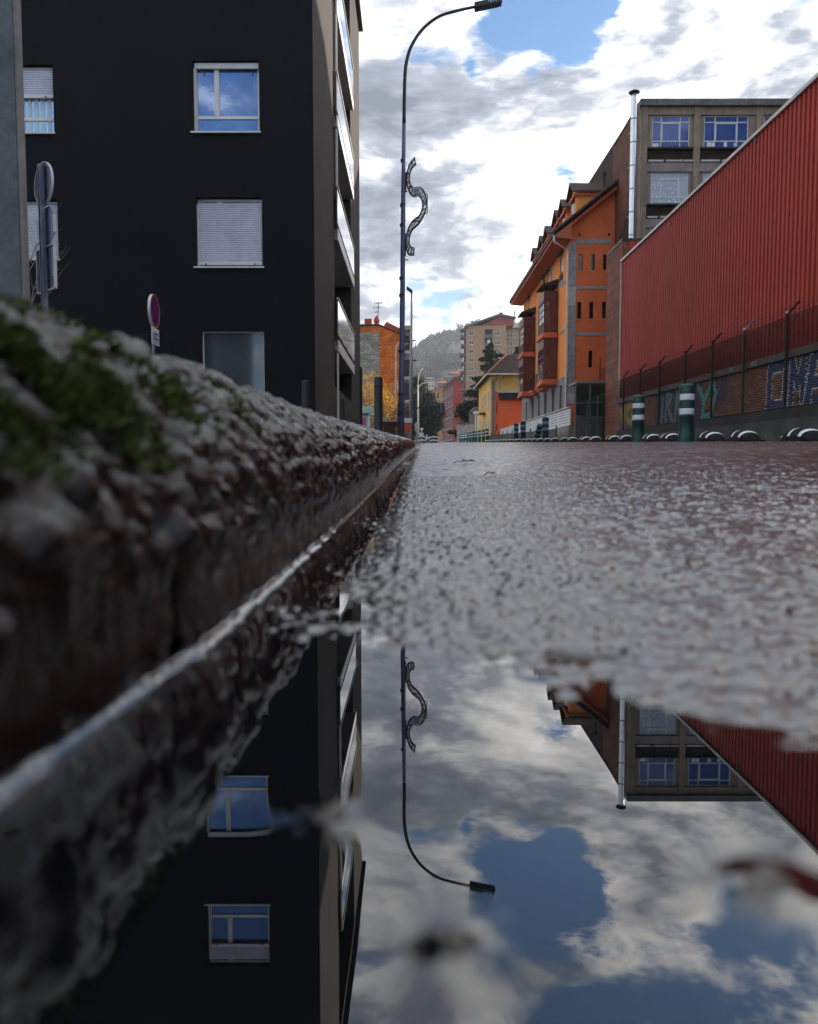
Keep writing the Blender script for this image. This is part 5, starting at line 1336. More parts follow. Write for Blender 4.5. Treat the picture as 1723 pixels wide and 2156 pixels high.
def strip_mesh(y0, y1):
    m_ = 12; L, Wd, H = 0.80, 0.25, 0.130; v = []; f = []
    for y in (y0, (y0 + y1) / 2, y1):
        t = y / L + .5; e = max(0.0, 1 - abs(2 * t - 1) ** 2.6) ** .62
        for j in range(1, m_):
            a = math.pi * j / m_; v.append((-math.cos(a) * (Wd / 2 * (0.55 + .45 * e) + .004), y, math.sin(a) ** .75 * H * e + .008))
    k_ = m_ - 1
    for i in range(2):
        for j in range(k_ - 1): k = i * k_ + j; f.append((k, k + 1, k + k_ + 1, k + k_))
    m = MB(); m.add(v, f); return m
HM = hump_mesh().mesh('body', 'rubber', smooth=True)
SM = [strip_mesh(-.29, -.23).mesh('strip', 'reflector', smooth=True), strip_mesh(-.035, .035).mesh('strip', 'reflector', smooth=True), strip_mesh(.23, .29).mesh('strip', 'reflector', smooth=True)]
BASE = MB().box(-.13, .13, -.42, .42, 0, .012).mesh('base', 'rubber')
YH = [7.56, 8.98, 10.0, 11.56, 12.5, 14.1, 15.1, 16.6, 17.7, 19.2, 20.3, 21.8, 22.9, 24.4, 25.5, 27.0, 28.1, 29.6, 30.7, 32.2, 33.3, 34.9, 36.0, 37.6, 38.7, 40.3, 41.4, 43.0, 44.1]
def ordn(i): 
    w = ['nearest', 'second', 'third', 'fourth', 'fifth', 'sixth', 'seventh', 'eighth', 'ninth', 'tenth', 'eleventh', 'twelfth', 'thirteenth', 'fourteenth', 'fifteenth', 'sixteenth', 'seventeenth', 'eighteenth', 'nineteenth', 'twentieth']
    if i < 20: return w[i]
    return 'twenty-' + ['first', 'second', 'third', 'fourth', 'fifth', 'sixth', 'seventh', 'eighth', 'ninth'][i - 20]
def gz(X, Y): return float(road_z(np.array([[X - float(shear(Y))]]), np.array([[Y]]))[0, 0])
for i, Y in enumerate(YH):
    z = gz(XS(Y), Y)
    lb = 'black rubber lane separator with white strips, largest one at the right edge' if i == 0 else 'black lane separator hump with white strips, %s from the right edge of the row' % ordn(i)
    s_ = thing('lane_separator', lb, 'lane separator', (XS(Y) + random.uniform(-.02, .02), Y, z - .006), R(random.uniform(-9, -3)), 'lane separators along the cycle lane')
    link('body', HM, s_); link('base', BASE, s_)
    for q in SM: link('reflective_strip', q, s_)
def green_bollard(Y, px, label, mat='bollard_green', tilt=None, simple=False, band='reflector'):
    x = at(px, 900, Y).x; z = gz(x, Y)
    b = thing('green_bollard', label, 'bollard', (x, Y, z - .005), 0.0001, 'green bollards along the cycle lane')
    n = 14 if simple else 28
    pr = [(.105, 0), (.105, .10), (.100, .115), (.100, .32), (.104, .325), (.104, .36), (.094, .37), (.094, .455), (.104, .465), (.104, .555), (.094, .565), (.094, .65), (.104, .66), (.104, .745), (.098, .762), (.07, .772), (.03, .776)]
    o = link('post', MB().lathe(pr, n=n).mesh('post', mat), b); smooth_by_angle(o)
    for z0 in (.372, .567): q = link('reflective_band', MB().lathe([(.0965, z0), (.0975, z0 + .003), (.0975, z0 + .078), (.0965, z0 + .081)], n=n).mesh('band', band), b); smooth_by_angle(q)
    link('cap', MB().lathe([(.099, .764), (.085, .776), (.05, .785), (.01, .788)], n=n).mesh('cap', 'bollard_green' if mat == 'bollard_green' else mat), b)
    if tilt: b.rotation_euler = tilt
    return b
green_bollard(10.8, 1446, 'green bollard with two white bands, largest and nearest of the row')
green_bollard(13.4, 1344, 'second largest green bollard with white bands, left of the nearest one')
pm('band_dull', (0.26, 0.29, 0.34), 0.5, 0.2, 8, 0)
green_bollard(24.9, 1149, 'dark blue green bollard standing upright left of the pair of large ones', 'bollard_blue', band='band_dull')
green_bollard(27.3, 1128, 'blue topped bollard bent over towards the camera', 'bollard_blue', (R(42), R(8), 0), band='band_dull')
green_bollard(29.6, 1102, 'upright blue green bollard just left of the bent one', 'bollard_blue', band='band_dull')
green_bollard(32.8, 1087, 'upright blue green bollard second to the left of the bent one', 'bollard_blue', band='band_dull')
pm('bollard_teal', (0.012, 0.095, 0.075), 0.45, 0.15, 5, 0)
for i, (px, Y) in enumerate([(1026, 46), (1018, 49), (1010, 52), (1003, 55), (996, 58.2), (990, 61.5), (984, 64.8), (979, 68), (974.5, 71.2), (970, 74.5)]):
    green_bollard(Y, px, 'teal bollard with white bands in the far row, %s' % ('rightmost and largest' if i == 0 else ordn(i) + ' from its right end'), 'bollard_teal', simple=True)
# ------------------------------------------------------------------ helpers for far buildings
pm('win_white', (0.62, 0.62, 0.64), 0.5, 0.1, 3, 0); pm('win_dark', (0.03, 0.03, 0.034), 0.25, 0.3, 2, 0)
WC = {}
def win_meshes(w, h, nx, ny, fm, gm):
    k = (round(w, 2), round(h, 2), nx, ny, fm, gm)
    if k not in WC:
        f = MB(); t = min(0.09, w * 0.09)
        f.box(-w / 2, -w / 2 + t, -.04, .03, 0, h); f.box(w / 2 - t, w / 2, -.04, .03, 0, h); f.box(-w / 2 + t, w / 2 - t, -.04, .03, 0, t); f.box(-w / 2 + t, w / 2 - t, -.04, .03, h - t, h)
        for i in range(1, nx): x = -w / 2 + w * i / nx; f.box(x - t / 2, x + t / 2, -.038, .028, t, h - t)
        for i in range(1, ny): z = h * i / ny; f.box(-w / 2 + t, w / 2 - t, -.036, .026, z - t / 2, z + t / 2)
        f.box(-w / 2 - .08, w / 2 + .08, -.10, .02, -.08, -.005)
        WC[k] = (f.mesh('window', fm), MB().box(-w / 2 + t * .8, w / 2 - t * .8, -.012, .012, t * .8, h - t * .8).mesh('pane', gm))
    return WC[k]
def far_window(parent, loc, rotz, w, h, nx=2, ny=1, fm='win_white', gm='win_dark', name='window'):
    """window with its sill, face towards local -y"""
    f, g = win_meshes(w, h, nx, ny, fm, gm); o = link(name, f, parent, Vector(loc) - (ORG[parent.name] or Vector()), (0, 0, rotz)); link('pane', g, o); return o

# ------------------------------------------------------------------ old house with orange gable on the left
HY = 105.0
def A_(x, y): return at(x, y, HY)
def orange_wall_mat():
    pm('orange_old', (0.88, 0.20, 0.022), 0.9, 0.32, 0.55, 0.6, 6, stain=0.75, stain_col=(0.16, 0.055, 0.018), bdist=0.05)
    pm('plaster_grey', (0.36, 0.34, 0.30), 0.9, 0.40, 0.5, 0.6, 6, stain=0.8, stain_col=(0.10, 0.095, 0.085), bdist=0.05)
    brickify('orange_old', 0.5, 0.22, plane='XZ'); brickify('plaster_grey', 0.6, 0.25, plane='XZ')
orange_wall_mat()
pm('red_roof_wall', (0.33, 0.050, 0.034), 0.8, 0.15, 1, 0.1, 30)
xr_, xl_, xm_ = A_(847, 800).x, A_(740, 800).x, A_(799, 800).x
zg = gnd(HY)
hs = thing('gabled_house', 'old house with weathered orange and grey gable beyond the black block', 'building', (xm_, HY, zg))
zl, zp, zr_ = A_(0, 686).z, A_(0, 683).z, A_(0, 708).z
MB().ext([(xl_, HY, zg), (xm_, HY, zg), (xm_, HY, zl - .9), (xl_, HY, zl - .9)], (0, 9, 0)).build('grey_gable', 'plaster_grey', hs)
MB().ext([(xm_ + .01, HY - .02, zg), (xr_, HY - .02, zg), (xr_, HY - .02, A_(0, 706).z), (xm_ + .01, HY - .02, zl - .05)], (0, 9, 0)).build('orange_gable', 'orange_old', hs)
MB().ext([(xl_, HY - .015, zl - .897), (xm_, HY - .015, zl - .897), (xm_, HY - .015, zl - .02), (xl_, HY - .015, zl - .02)], (0, 9, 0)).build('gable_top', 'orange_old', hs)
m = MB(); m.ext([(xl_, HY - .25, zl), (xm_, HY - .25, zl + .05), (xm_, HY - .25, zl + .2), (xl_, HY - .25, zl + .12)], (0, 9.4, 0)); m.ext([(xm_ + .01, HY - .25, zl + .03), (xr_ + .5, HY - .25, A_(0, 709).z), (xr_ + .5, HY - .25, A_(0, 707).z), (xm_ + .01, HY - .25, zl + .18)], (0, 9.4, 0)); m.build('verge', 'roof_tile', hs)
m = MB(); m.ext([(A_(803, 0).x, HY + 2, zl + .1), (A_(812, 0).x, HY + 2, A_(0, 672).z), (A_(850, 0).x, HY + 2, A_(0, 690).z), (A_(850, 0).x, HY + 2, A_(0, 709).z)], (0, 5, 0)); m.build('rear_roof', 'red_roof_wall', hs)
c0, c1 = A_(767, 685), A_(782, 668); MB().box(c0.x, c1.x, HY + 1, HY + 2.2, zl, c1.z).build('chimney', 'red_roof_wall', hs)
MB().lathe([(.3, 0), (.3, .5), (.42, .8), (.3, 1.2), (.12, 1.5)], A_(793, 686) + Vector((0, 1, 0)), 10).build('chimney_pot', 'red_roof_wall', hs)
aer = thing('rooftop_aerial', 'tall television aerial on the old orange gabled house', 'aerial', tuple(A_(795, 684) + Vector((0, 1.4, 0))))
a0, a1 = A_(795, 690) + Vector((0, 1.4, 0)), A_(796, 631) + Vector((0, 1.4, 0)); MB().bar(a0, a1, .09).build('mast', 'iron', aer)
for x0, x1, yy in ((790, 806, 634), (785, 801, 644), (788, 797, 653)): MB().bar(A_(x0, yy) + Vector((0, 1.4, 0)), A_(x1, yy - 1) + Vector((0, 1.4, 0)), .07).build('dipole', 'iron', aer)
for x in (788, 792, 799, 803): MB().bar(A_(x, 631) + Vector((0, 1.4, 0)), A_(x, 636) + Vector((0, 1.4, 0)), .05).build('element', 'iron', aer)
# pipe on the gable
MB().tube([A_(833, 905) + Vector((0, -.15, 0)), A_(833.5, 735) + Vector((0, -.15, 0)), A_(838, 725) + Vector((0, -.1, 0)), A_(847, 712) + Vector((0, -.1, 0))], .11, 6).build('rain_pipe', 'concrete_pale', hs)
MB().tube([A_(833, 880) + Vector((0, -.2, 0)), A_(837, 850) + Vector((0, -.2, 0)), A_(834, 830) + Vector((0, -.2, 0)), A_(838, 815) + Vector((0, -.2, 0)), A_(836, 802) + Vector((0, -.2, 0))], .07, 6).build('vine_stem', 'concrete_pale', hs)
# its street front with loggias
b = MB(); xf = xr_ + .06; y2 = HY + 30
z = zg + 2.6
fr = A_(866, 0).x
ht = A_(0, 694).z
fl_ = thing('loggia_block', 'narrow grey block with stacked dark loggias right of the orange gable', 'building', (xf, HY + 1, zg))
MB().box(xf, A_(867, 0).x, HY + .8, HY + 12, zg, A_(0, 684).z).build('wall', 'concrete_mauve', fl_)
for (y0, y1) in ((705, 735), (756, 790), (805, 840), (855, 884)):
    a, c = A_(852, y1), A_(862, y0); MB().box(a.x, c.x, HY + .55, HY + .797, a.z, c.z).build('loggia_opening', 'iron', fl_)
    a, c = A_(851, y1 + 8), A_(864, y1 + 2); MB().box(a.x, c.x, HY + .45, HY + .797, a.z, c.z).build('parapet', 'concrete_pale', fl_)
a, c = A_(850, 694), A_(868, 684); MB().box(a.x, c.x, HY + .3, HY + 12.3, a.z, c.z).build('roof_box', 'concrete_tan', fl_)
MB().lathe([(.1, 0), (.5, .25), (.62, .3)], A_(853, 727) + Vector((0, .3, 0)), 12).build('dish', 'concrete_pale', fl_)

# ------------------------------------------------------------------ trees
def leaf_crown(pts, size, rng, droop=0.0, aspect=1.6):
    n = len(pts); a = rng.normal(size=(n, 3)); a /= np.linalg.norm(a, axis=1)[:, None]
    b = np.cross(a, rng.normal(size=(n, 3))); b /= np.linalg.norm(b, axis=1)[:, None]
    s = size * rng.uniform(0.6, 1.4, (n, 1)); a = a * s; b = b * s / aspect
    co = np.stack([pts - a, pts - b, pts + a, pts + b], 1).reshape(-1, 3); q = np.arange(4 * n).reshape(n, 4); return co, q
def tree(name, label, base, h, rx, ry, z0, nclump, nleaf, lsize, leafm, seed, bark='bark', clump=None, sparse=1.0, cat='tree'):
    rng = np.random.default_rng(seed); t = thing(name, label, cat, base); B = np.array(base)
    tr = MB(); cl = []
    top = Vector(base) + Vector((0, 0, h * 0.8)); r0 = h * 0.018
    tr.tube([Vector(base), Vector(base).lerp(top, .35) + Vector((rng.normal(0, h * .01), rng.normal(0, h * .01), 0)), top], [r0, r0 * .7, r0 * .2], 7)
    for i in range(nclump):
        u = rng.normal(size=3); u /= np.linalg.norm(u); r = rng.uniform(.35, 1.0) ** .5
        c = B + np.array([u[0] * rx * r, u[1] * ry * r, z0 + (h - z0) * (.5 + .5 * u[2] * r)]); cl.append(c)
        st = Vector(base) + Vector((0, 0, min(h * .75, max(z0 * .6, (c[2] - B[2]) * .6)))); tr.tube([st, st.lerp(Vector(c), .5) + Vector((0, 0, h * .02)), Vector(c)], [r0 * .4, r0 * .25, r0 * .08], 4)
    cs = clump or rx * .35
    pts = np.concatenate([c + rng.normal(0, cs * .5, (nleaf, 3)) * np.array([1, 1, .75]) for c in cl])
    co, q = leaf_crown(pts - B, lsize, rng)
    tr.build('trunk', bark, t); link('crown', tri_mesh('crown', co, q, leafm), t); return t
pm('bark', (0.05, 0.04, 0.032), 0.9, 0.3, 8, 0.3, 60); pm('bark_pale', (0.24, 0.21, 0.18), 0.9, 0.3, 8, 0.3, 60)
leafmat('leaf_autumn', (0.50, 0.22, 0.02), (0.62, 0.36, 0.03), (0.26, 0.13, 0.04), 0.4)
leafmat('leaf_rust', (0.20, 0.075, 0.03), (0.40, 0.20, 0.04), (0.14, 0.10, 0.08), 0.35)
leafmat('leaf_dark', (0.010, 0.016, 0.012), (0.016, 0.026, 0.016), (0.030, 0.040, 0.022), 0.1)
leafmat('leaf_cedar', (0.020, 0.034, 0.022), (0.030, 0.048, 0.028), (0.050, 0.066, 0.040), 0.1)
leafmat('leaf_olive', (0.14, 0.15, 0.05), (0.22, 0.20, 0.07), (0.10, 0.11, 0.05), 0.3)
leafmat('leaf_hill', (0.016, 0.018, 0.018), (0.020, 0.022, 0.022), (0.028, 0.030, 0.028), 0.1)  # leaf tones darkened to stand for cloud shadow on the hill
def T_(x, Y): p = at(x, 930, Y); return (p.x, Y, gnd(Y))
tree('autumn_tree', 'autumn tree with yellow and rust leaves in front of the grey gable', T_(776, 80), 7.2, 2.0, 1.6, 1.6, 60, 36, .085, 'leaf_autumn', 1, 'bark_pale', .9)
tree('autumn_shrub', 'rust coloured autumn shrub between the tall bollard and the lamp post', T_(822, 84), 6.2, 1.5, 1.4, .6, 50, 40, .085, 'leaf_rust', 2, 'bark_pale', .8)
tree('yellow_tree', 'small bright yellow tree beside the tall bollard', T_(808, 78), 5.6, .9, .9, 2.4, 20, 40, .09, 'leaf_autumn', 3, 'bark_pale', .6)
tree('evergreen_tree', 'dark evergreen tree right of the second lamp', T_(893, 150), 9.5, 3.3, 2.5, .8, 90, 150, .20, 'leaf_dark', 4)
tree('evergreen_tree', 'narrow dark evergreen beside the traffic signal mast', T_(881, 160), 14, 1.5, 1.5, 2, 60, 110, .20, 'leaf_dark', 5)
tree('olive_tree', 'pale olive green tree rising behind the second lamp', T_(880, 240), 21, 3.0, 2.5, 8, 60, 90, .28, 'leaf_olive', 6)
tree('evergreen_tree', 'low dark tree in front of the shop at the foot of the tower', T_(1002, 135), 7.4, 3.0, 2.4, 2.2, 60, 120, .2, 'leaf_dark', 8)

def cedar(label, base, h, r, seed, z0=0.12):
    rng = np.random.default_rng(seed); t = thing('cedar_tree', label, 'tree', base); B = np.array(base)
    tr = MB(); tr.tube([Vector(base), Vector(base) + Vector((0, 0, h))], [h * .02, h * .003], 8); P = []
    nb = 60
    for i in range(nb):
        f = z0 + (1 - z0) * i / nb; a = rng.uniform(0, 6.28); ln = r * (1 - f) ** .7 * rng.uniform(.7, 1.15) + .3
        s = Vector(base) + Vector((0, 0, h * f)); d = Vector((math.cos(a), math.sin(a), .12))
        pts = [s + d * ln * k / 4 - Vector((0, 0, .10 * ln * (k / 4) ** 2)) for k in range(5)]
        tr.tube(pts, [h * .006 * (1 - k / 5) for k in range(5)], 4)
        n = int(520 * ln / r) + 90; k = rng.uniform(.15, 1.08, n); w = ln * .26 * (1.15 - k)
        c = np.array(s)[None] + np.array(d)[None] * ln * k[:, None] - np.array([0, 0, .10 * ln])[None] * (k ** 2)[:, None]
        P.append(c + rng.normal(size=(n, 3)) * np.stack([w, w, w * .22 + .05], -1) - np.array([0, 0, .12])[None] * rng.uniform(0, 1, (n, 1)))
    co, q = leaf_crown(np.concatenate(P) - B, .20, rng, aspect=2.2); tr.build('trunk', 'bark', t); link('crown', tri_mesh('crown', co, q, 'leaf_cedar'), t)
p = at(1033, 930, 118)
cedar('large dark cedar in front of the tower block', (p.x, 118, gnd(118)), 14.8, 6.0, 21, 0.06)
p = at(1092, 930, 128)
cedar('cedar half hidden behind the orange house and the red tiled house', (p.x, 128, gnd(128)), 15.5, 4.5, 22)

# ------------------------------------------------------------------ yellow and red house with tiled roof
YY = 88.0
def Y_(x, y): return at(x, y, YY)
pm('yellow_wall', (0.82, 0.50, 0.15), 0.9, 0.14, 1, 0.2, 30, stain=0.4, stain_col=(0.30, 0.20, 0.08)); pm('scarlet_wall', (0.72, 0.11, 0.03), 0.85, 0.08, 1, 0.1, 30)
pm('pale_stone', (0.42, 0.36, 0.30), 0.9, 0.2, 1.5, 0.2, 30, stain=0.25, stain_col=(0.2, 0.13, 0.1)); pm('brick_stone', (0.24, 0.13, 0.10), 0.9, 0.25, 2, 0.2, 30)
yh = thing('tiled_house', 'yellow and scarlet house with red tiled roof beyond the orange house', 'building', tuple(Y_(1040, 925)))
x0 = Y_(1040, 0).x; x1 = Y_(1125, 0).x; ze = Y_(0, 790).z
MB().box(x0, x1, YY, YY + 16, .1, ze).build('yellow_gable', 'yellow_wall', yh)
MB().box(Y_(1050, 0).x, x1, YY - .55, YY - .003, .1, Y_(0, 842).z).build('scarlet_annex', 'scarlet_wall', yh)
MB().ext([(Y_(1050, 0).x, YY - .56, Y_(0, 842).z), (Y_(1050, 0).x, YY - .56, Y_(0, 826).z), (Y_(1054, 0).x, YY - .56, Y_(0, 826).z), (Y_(1057, 0).x, YY - .56, Y_(0, 842).z)], (0, .55, 0)).build('annex_shoulder', 'scarlet_wall', yh)
MB().ext([(Y_(1057.3, 0).x, YY - .9, Y_(0, 842).z), (x1, YY - .9, Y_(0, 842).z), (x1, YY - .9, Y_(0, 829).z), (Y_(1055.5, 0).x, YY - .9, Y_(0, 829).z)], (0, .89, 0)).build('annex_eave', 'room_dark', yh)
MB().box(Y_(1055, 0).x, x1, YY - 1.0, YY - .01, Y_(0, 828.5).z, Y_(0, 823).z).build('annex_coping', 'pale_stone', yh)
m = MB(); m.box(Y_(1039, 0).x, Y_(1049.5, 0).x, YY - .12, YY - .003, .1, Y_(0, 800).z); m.build('corner_stonework', 'pale_stone', yh)
i = 0; zz = .2
while zz < Y_(0, 806).z: MB().box(Y_(1043, 0).x, Y_(1046.5, 0).x, YY - .16, YY - .123, zz, zz + .5).build('brick_quoin', 'brick_stone', yh); zz += .53
for ya, yb in ((847, 870), (893, 906)): MB().box(Y_(1050.5, 0).x - .01, Y_(1052.5, 0).x, YY - .6, YY - .553, Y_(0, yb).z, Y_(0, ya).z).build('slit_window', 'win_dark', yh)
xe_ = Y_(1029, 0).x
m = MB(); m.add([(xe_, YY - 1.3, ze + .0), (x1, YY - 1.3, ze + .0), (x1, YY + 17, ze + .0), (xe_, YY + 17, ze + .0), (xe_ + 2.6, YY + 2.2, ze + 2.5), (x1, YY + 2.2, ze + 2.5), (x1, YY + 14, ze + 2.5), (xe_ + 2.6, YY + 14, ze + 2.5)],
      [(0, 3, 2, 1), (4, 5, 6, 7), (0, 1, 5, 4), (1, 2, 6, 5), (2, 3, 7, 6), (3, 0, 4, 7)]); rf = m.build('roof', 'roof_tile', yh)
m = MB(); x = xe_ + .2
while x < x1: 
    k = min(1.0, (x - xe_) / 2.6); m.cyl((x, YY - 1.32, ze + .05), (x, YY - 1.3 + 3.5 * k, ze + .05 + 2.5 * k), .09, .09, 6); x += .26
m.build('roof_tiles', 'roof_tile', rf, kind='stuff')
MB().tube([(xe_, YY - 1.35, ze + .06), (xe_ + 2.6, YY + 2.2, ze + 2.6)], .13, 6).build('hip_tiles', 'roof_tile_red', rf)
MB().box(Y_(1080, 0).x, x1 + .5, YY + 5, YY + 7, ze + 1.6, Y_(0, 765).z).build('chimney', 'red_cornice', rf)
MB().box(Y_(1079, 0).x, x1 + .5, YY + 4.8, YY + 7.2, Y_(0, 767.5).z, Y_(0, 764.5).z).build('chimney_cap', 'red_cornice', rf)
MB().bar((xe_ - .06, YY - 1.42, ze - .02), (x1, YY - 1.42, ze - .02), .14).bar((xe_ - .06, YY - 1.3, ze - .02), (xe_ - .06, YY + 17, ze - .02), .14).build('gutter', 'white_trim', yh)
MB().tube([Y_(1055, 792) + Vector((0, -.4, 0)), Y_(1050, 800) + Vector((0, -.2, 0)), Y_(1047.5, 806) + Vector((0, -.2, 0)), Y_(1047.5, 925) + Vector((0, -.2, 0))], .06, 6).build('downpipe', 'white_trim', yh)
# windows and balcony of its street side
for k in range(3):
    for zz in (1.2 + gnd(YY), 4.3 + gnd(YY)): far_window(yh, (x0 - .02, YY + 2.5 + k * 3.4, zz), R(-90), 1.1, 1.7)
MB().box(x0 - .7, x0 - .003, YY + 6, YY + 9, 3.6 + gnd(YY), 3.75 + gnd(YY)).build('balcony', 'iron', yh)
# small grey kiosk / shop beside it
SYY = 112.0
def K_(x, y): return at(x, y, SYY)
pm('leaf_paper', (0.5, 0.42, 0.12), 0.7, 0.3, 5, 0)
sh = thing('corner_shop', 'low shop with white fascia band left of the tiled house', 'shop', tuple(K_(1010, 925)))
MB().box(K_(1003, 0).x, K_(1037, 0).x, SYY, SYY + 9, .1, K_(0, 862).z).build('wall', 'concrete_dark', sh)
MB().box(K_(1001, 0).x, K_(1026, 0).x, SYY - .4, SYY - .003, K_(0, 872).z, K_(0, 866).z).build('fascia', 'win_white', sh)
MB().ext([(K_(998, 0).x, SYY - .5, K_(0, 866).z), (K_(1037, 0).x, SYY - .5, K_(0, 866).z), (K_(1037, 0).x, SYY - .5, K_(0, 857).z), (K_(1004, 0).x, SYY - .5, K_(0, 857).z)], (0, 6, 0)).build('roof', 'roof_sheet', sh)
for a, b_ in ((1005, 1008), (1010, 1013)): MB().box(K_(a, 0).x, K_(b_, 0).x, SYY - .3, SYY - .003, .1, K_(0, 873).z).build('pillar', 'win_white', sh)
MB().box(K_(1014, 0).x, K_(1034, 0).x, SYY - .1, SYY - .004, .1, K_(0, 874).z).build('shop_front', 'win_dark', sh)
for a, y0 in ((1018, 878), (1030, 869), (1030, 880)): MB().box(K_(a, 0).x, K_(a + 3, 0).x, SYY - .16, SYY - .11, K_(0, y0 + 6).z, K_(0, y0).z).build('poster', 'leaf_paper', sh)
pm('graffiti_wall', (0.40, 0.40, 0.46), 0.8, 0.6, 3, 0.2, 30, stain=0.9, stain_col=(0.04, 0.035, 0.08))
gw = thing('graffiti_wall', 'low pale wall with dark graffiti left of the shop', 'wall', tuple(at(985, 925, 105)))
MB().box(at(966, 0, 105).x, at(1003, 0, 105).x, 105, 105.3, .1, at(0, 893, 105).z).build('wall_body', 'graffiti_wall', gw)
MB().box(at(965, 0, 105).x, at(1003, 0, 105).x, 104.9, 105.4, at(0, 892.8, 105).z, at(0, 889, 105).z).build('capping', 'concrete_dark', gw)

# ------------------------------------------------------------------ tower block
TY = 250.0
def D_(x, y): return at(x, y, TY)
pm('tower_tan', (0.38, 0.235, 0.145), 0.9, 0.15, 0.12, 0.1, 8, stain=0.25, stain_col=(0.24, 0.12, 0.08)); pm('tower_grey', (0.12, 0.12, 0.125), 0.9, 0.2, 0.2, 0); pm('tower_red', (0.30, 0.055, 0.055), 0.85, 0.1, 0.3, 0)
tw = thing('tower_block', 'tall tan tower block with dark balconies and sloping red roof storey', 'building', tuple(D_(1000, 925)))
x0, x1, x2 = D_(985, 0).x, D_(1072, 0).x, D_(1115, 0).x; zt1 = D_(0, 686).z
MB().box(x0, x1, TY, TY + 14, .1, zt1).build('main_wall', 'tower_tan', tw)
MB().box(x1 + .01, x2, TY + 3, TY + 15, .1, D_(0, 690).z).build('rear_wing', 'tower_tan', tw)
MB().ext([(D_(982, 0).x, TY - .6, D_(0, 691).z), (D_(982, 0).x, TY - .6, D_(0, 687).z), (D_(1057, 0).x, TY - .6, D_(0, 661).z), (D_(1092, 0).x, TY - .6, D_(0, 668).z), (D_(1092, 0).x, TY - .6, D_(0, 671).z), (D_(1058, 0).x, TY - .6, D_(0, 665).z)], (0, 15, 0)).build('sloping_roof', 'tower_grey', tw)
MB().ext([(D_(1018, 0).x, TY + .2, zt1), (D_(1058, 0).x, TY + .2, D_(0, 666).z), (D_(1088, 0).x, TY + .2, D_(0, 671).z), (D_(1088, 0).x, TY + .2, zt1)], (0, 12, 0)).build('roof_storey', 'tower_red', tw)
MB().box(D_(1080, 0).x, D_(1118, 0).x, TY + 2.6, TY + 15, D_(0, 690).z, D_(0, 687).z).build('wing_roof', 'tower_grey', tw)
c = D_(1058, 660); MB().box(c.x - .5, c.x + .5, TY + 3, TY + 4, c.z - 1, c.z + .9).build('chimney', 'tower_grey', tw)
FP = (D_(0, 692).z - D_(0, 840).z) / 8
for k in range(13):
    z = D_(0, 707).z - k * FP
    if z < 1.5 + gnd(TY): break
    far_window(tw, (D_(996.5, 0).x, TY - .02, z), 0, 1.35, 1.25, 2, 1); far_window(tw, (D_(1054, 0).x, TY - .02, z), 0, 1.95, 1.2, 4, 1)
    far_window(tw, (D_(1079, 0).x, TY + 2.98, z), 0, 1.1, 1.2, 2, 1); far_window(tw, (D_(1085.5, 0).x, TY + 2.98, z), 0, .6, 1.2, 1, 1); far_window(tw, (D_(1092.5, 0).x, TY + 2.98, z), 0, 1.0, 1.2, 2, 1)
    a, c = D_(1025.5, 0).x, D_(1042, 0).x
    rc = MB().box(a, c, TY - .05, TY - .004, z - .6, z + 2.0).build('loggia_opening', 'room_dark', tw); MB().box(a, c, TY - .35, TY - .06, z - .75, z + .35).build('parapet', 'tower_grey', rc)
    a, c = D_(976, 0).x, D_(984.5, 0).x
    rc = MB().box(a - .4 + (k % 2) * .3, c, TY + .5, TY + 4, z - .75, z + .2).build('side_balcony', 'tower_grey', tw)
    MB().box(c - .6, c, TY + 1, TY + 4, z + .203, z + 1.9).build('balcony_glazing', 'win_dark', rc)
    if k in (2, 3, 5): MB().box(a, a + .35, TY + .3, TY + .49, z + .05, z + .65).build('air_unit', 'win_white', rc)
    if k == 1: MB().box(D_(1031, 0).x, D_(1037, 0).x, TY - .45, TY - .36, z + .3, z + 1.4).build('laundry', 'win_white', tw)
MB().box(D_(974, 0).x, D_(985, 0).x, TY + .3, TY + 5, D_(0, 695).z, D_(0, 692).z).build('side_canopy', 'tower_grey', tw)
ta = thing('rooftop_aerial', 'thin aerial on the right end of the tower block roof', 'aerial', tuple(D_(1083, 669)))
MB().bar(D_(1083, 672), D_(1083.5, 655), .25).build('mast', 'iron', ta)
for yy in (657, 661): MB().bar(D_(1081.5, yy), D_(1085.5, yy - .5), .2).build('element', 'iron', ta)

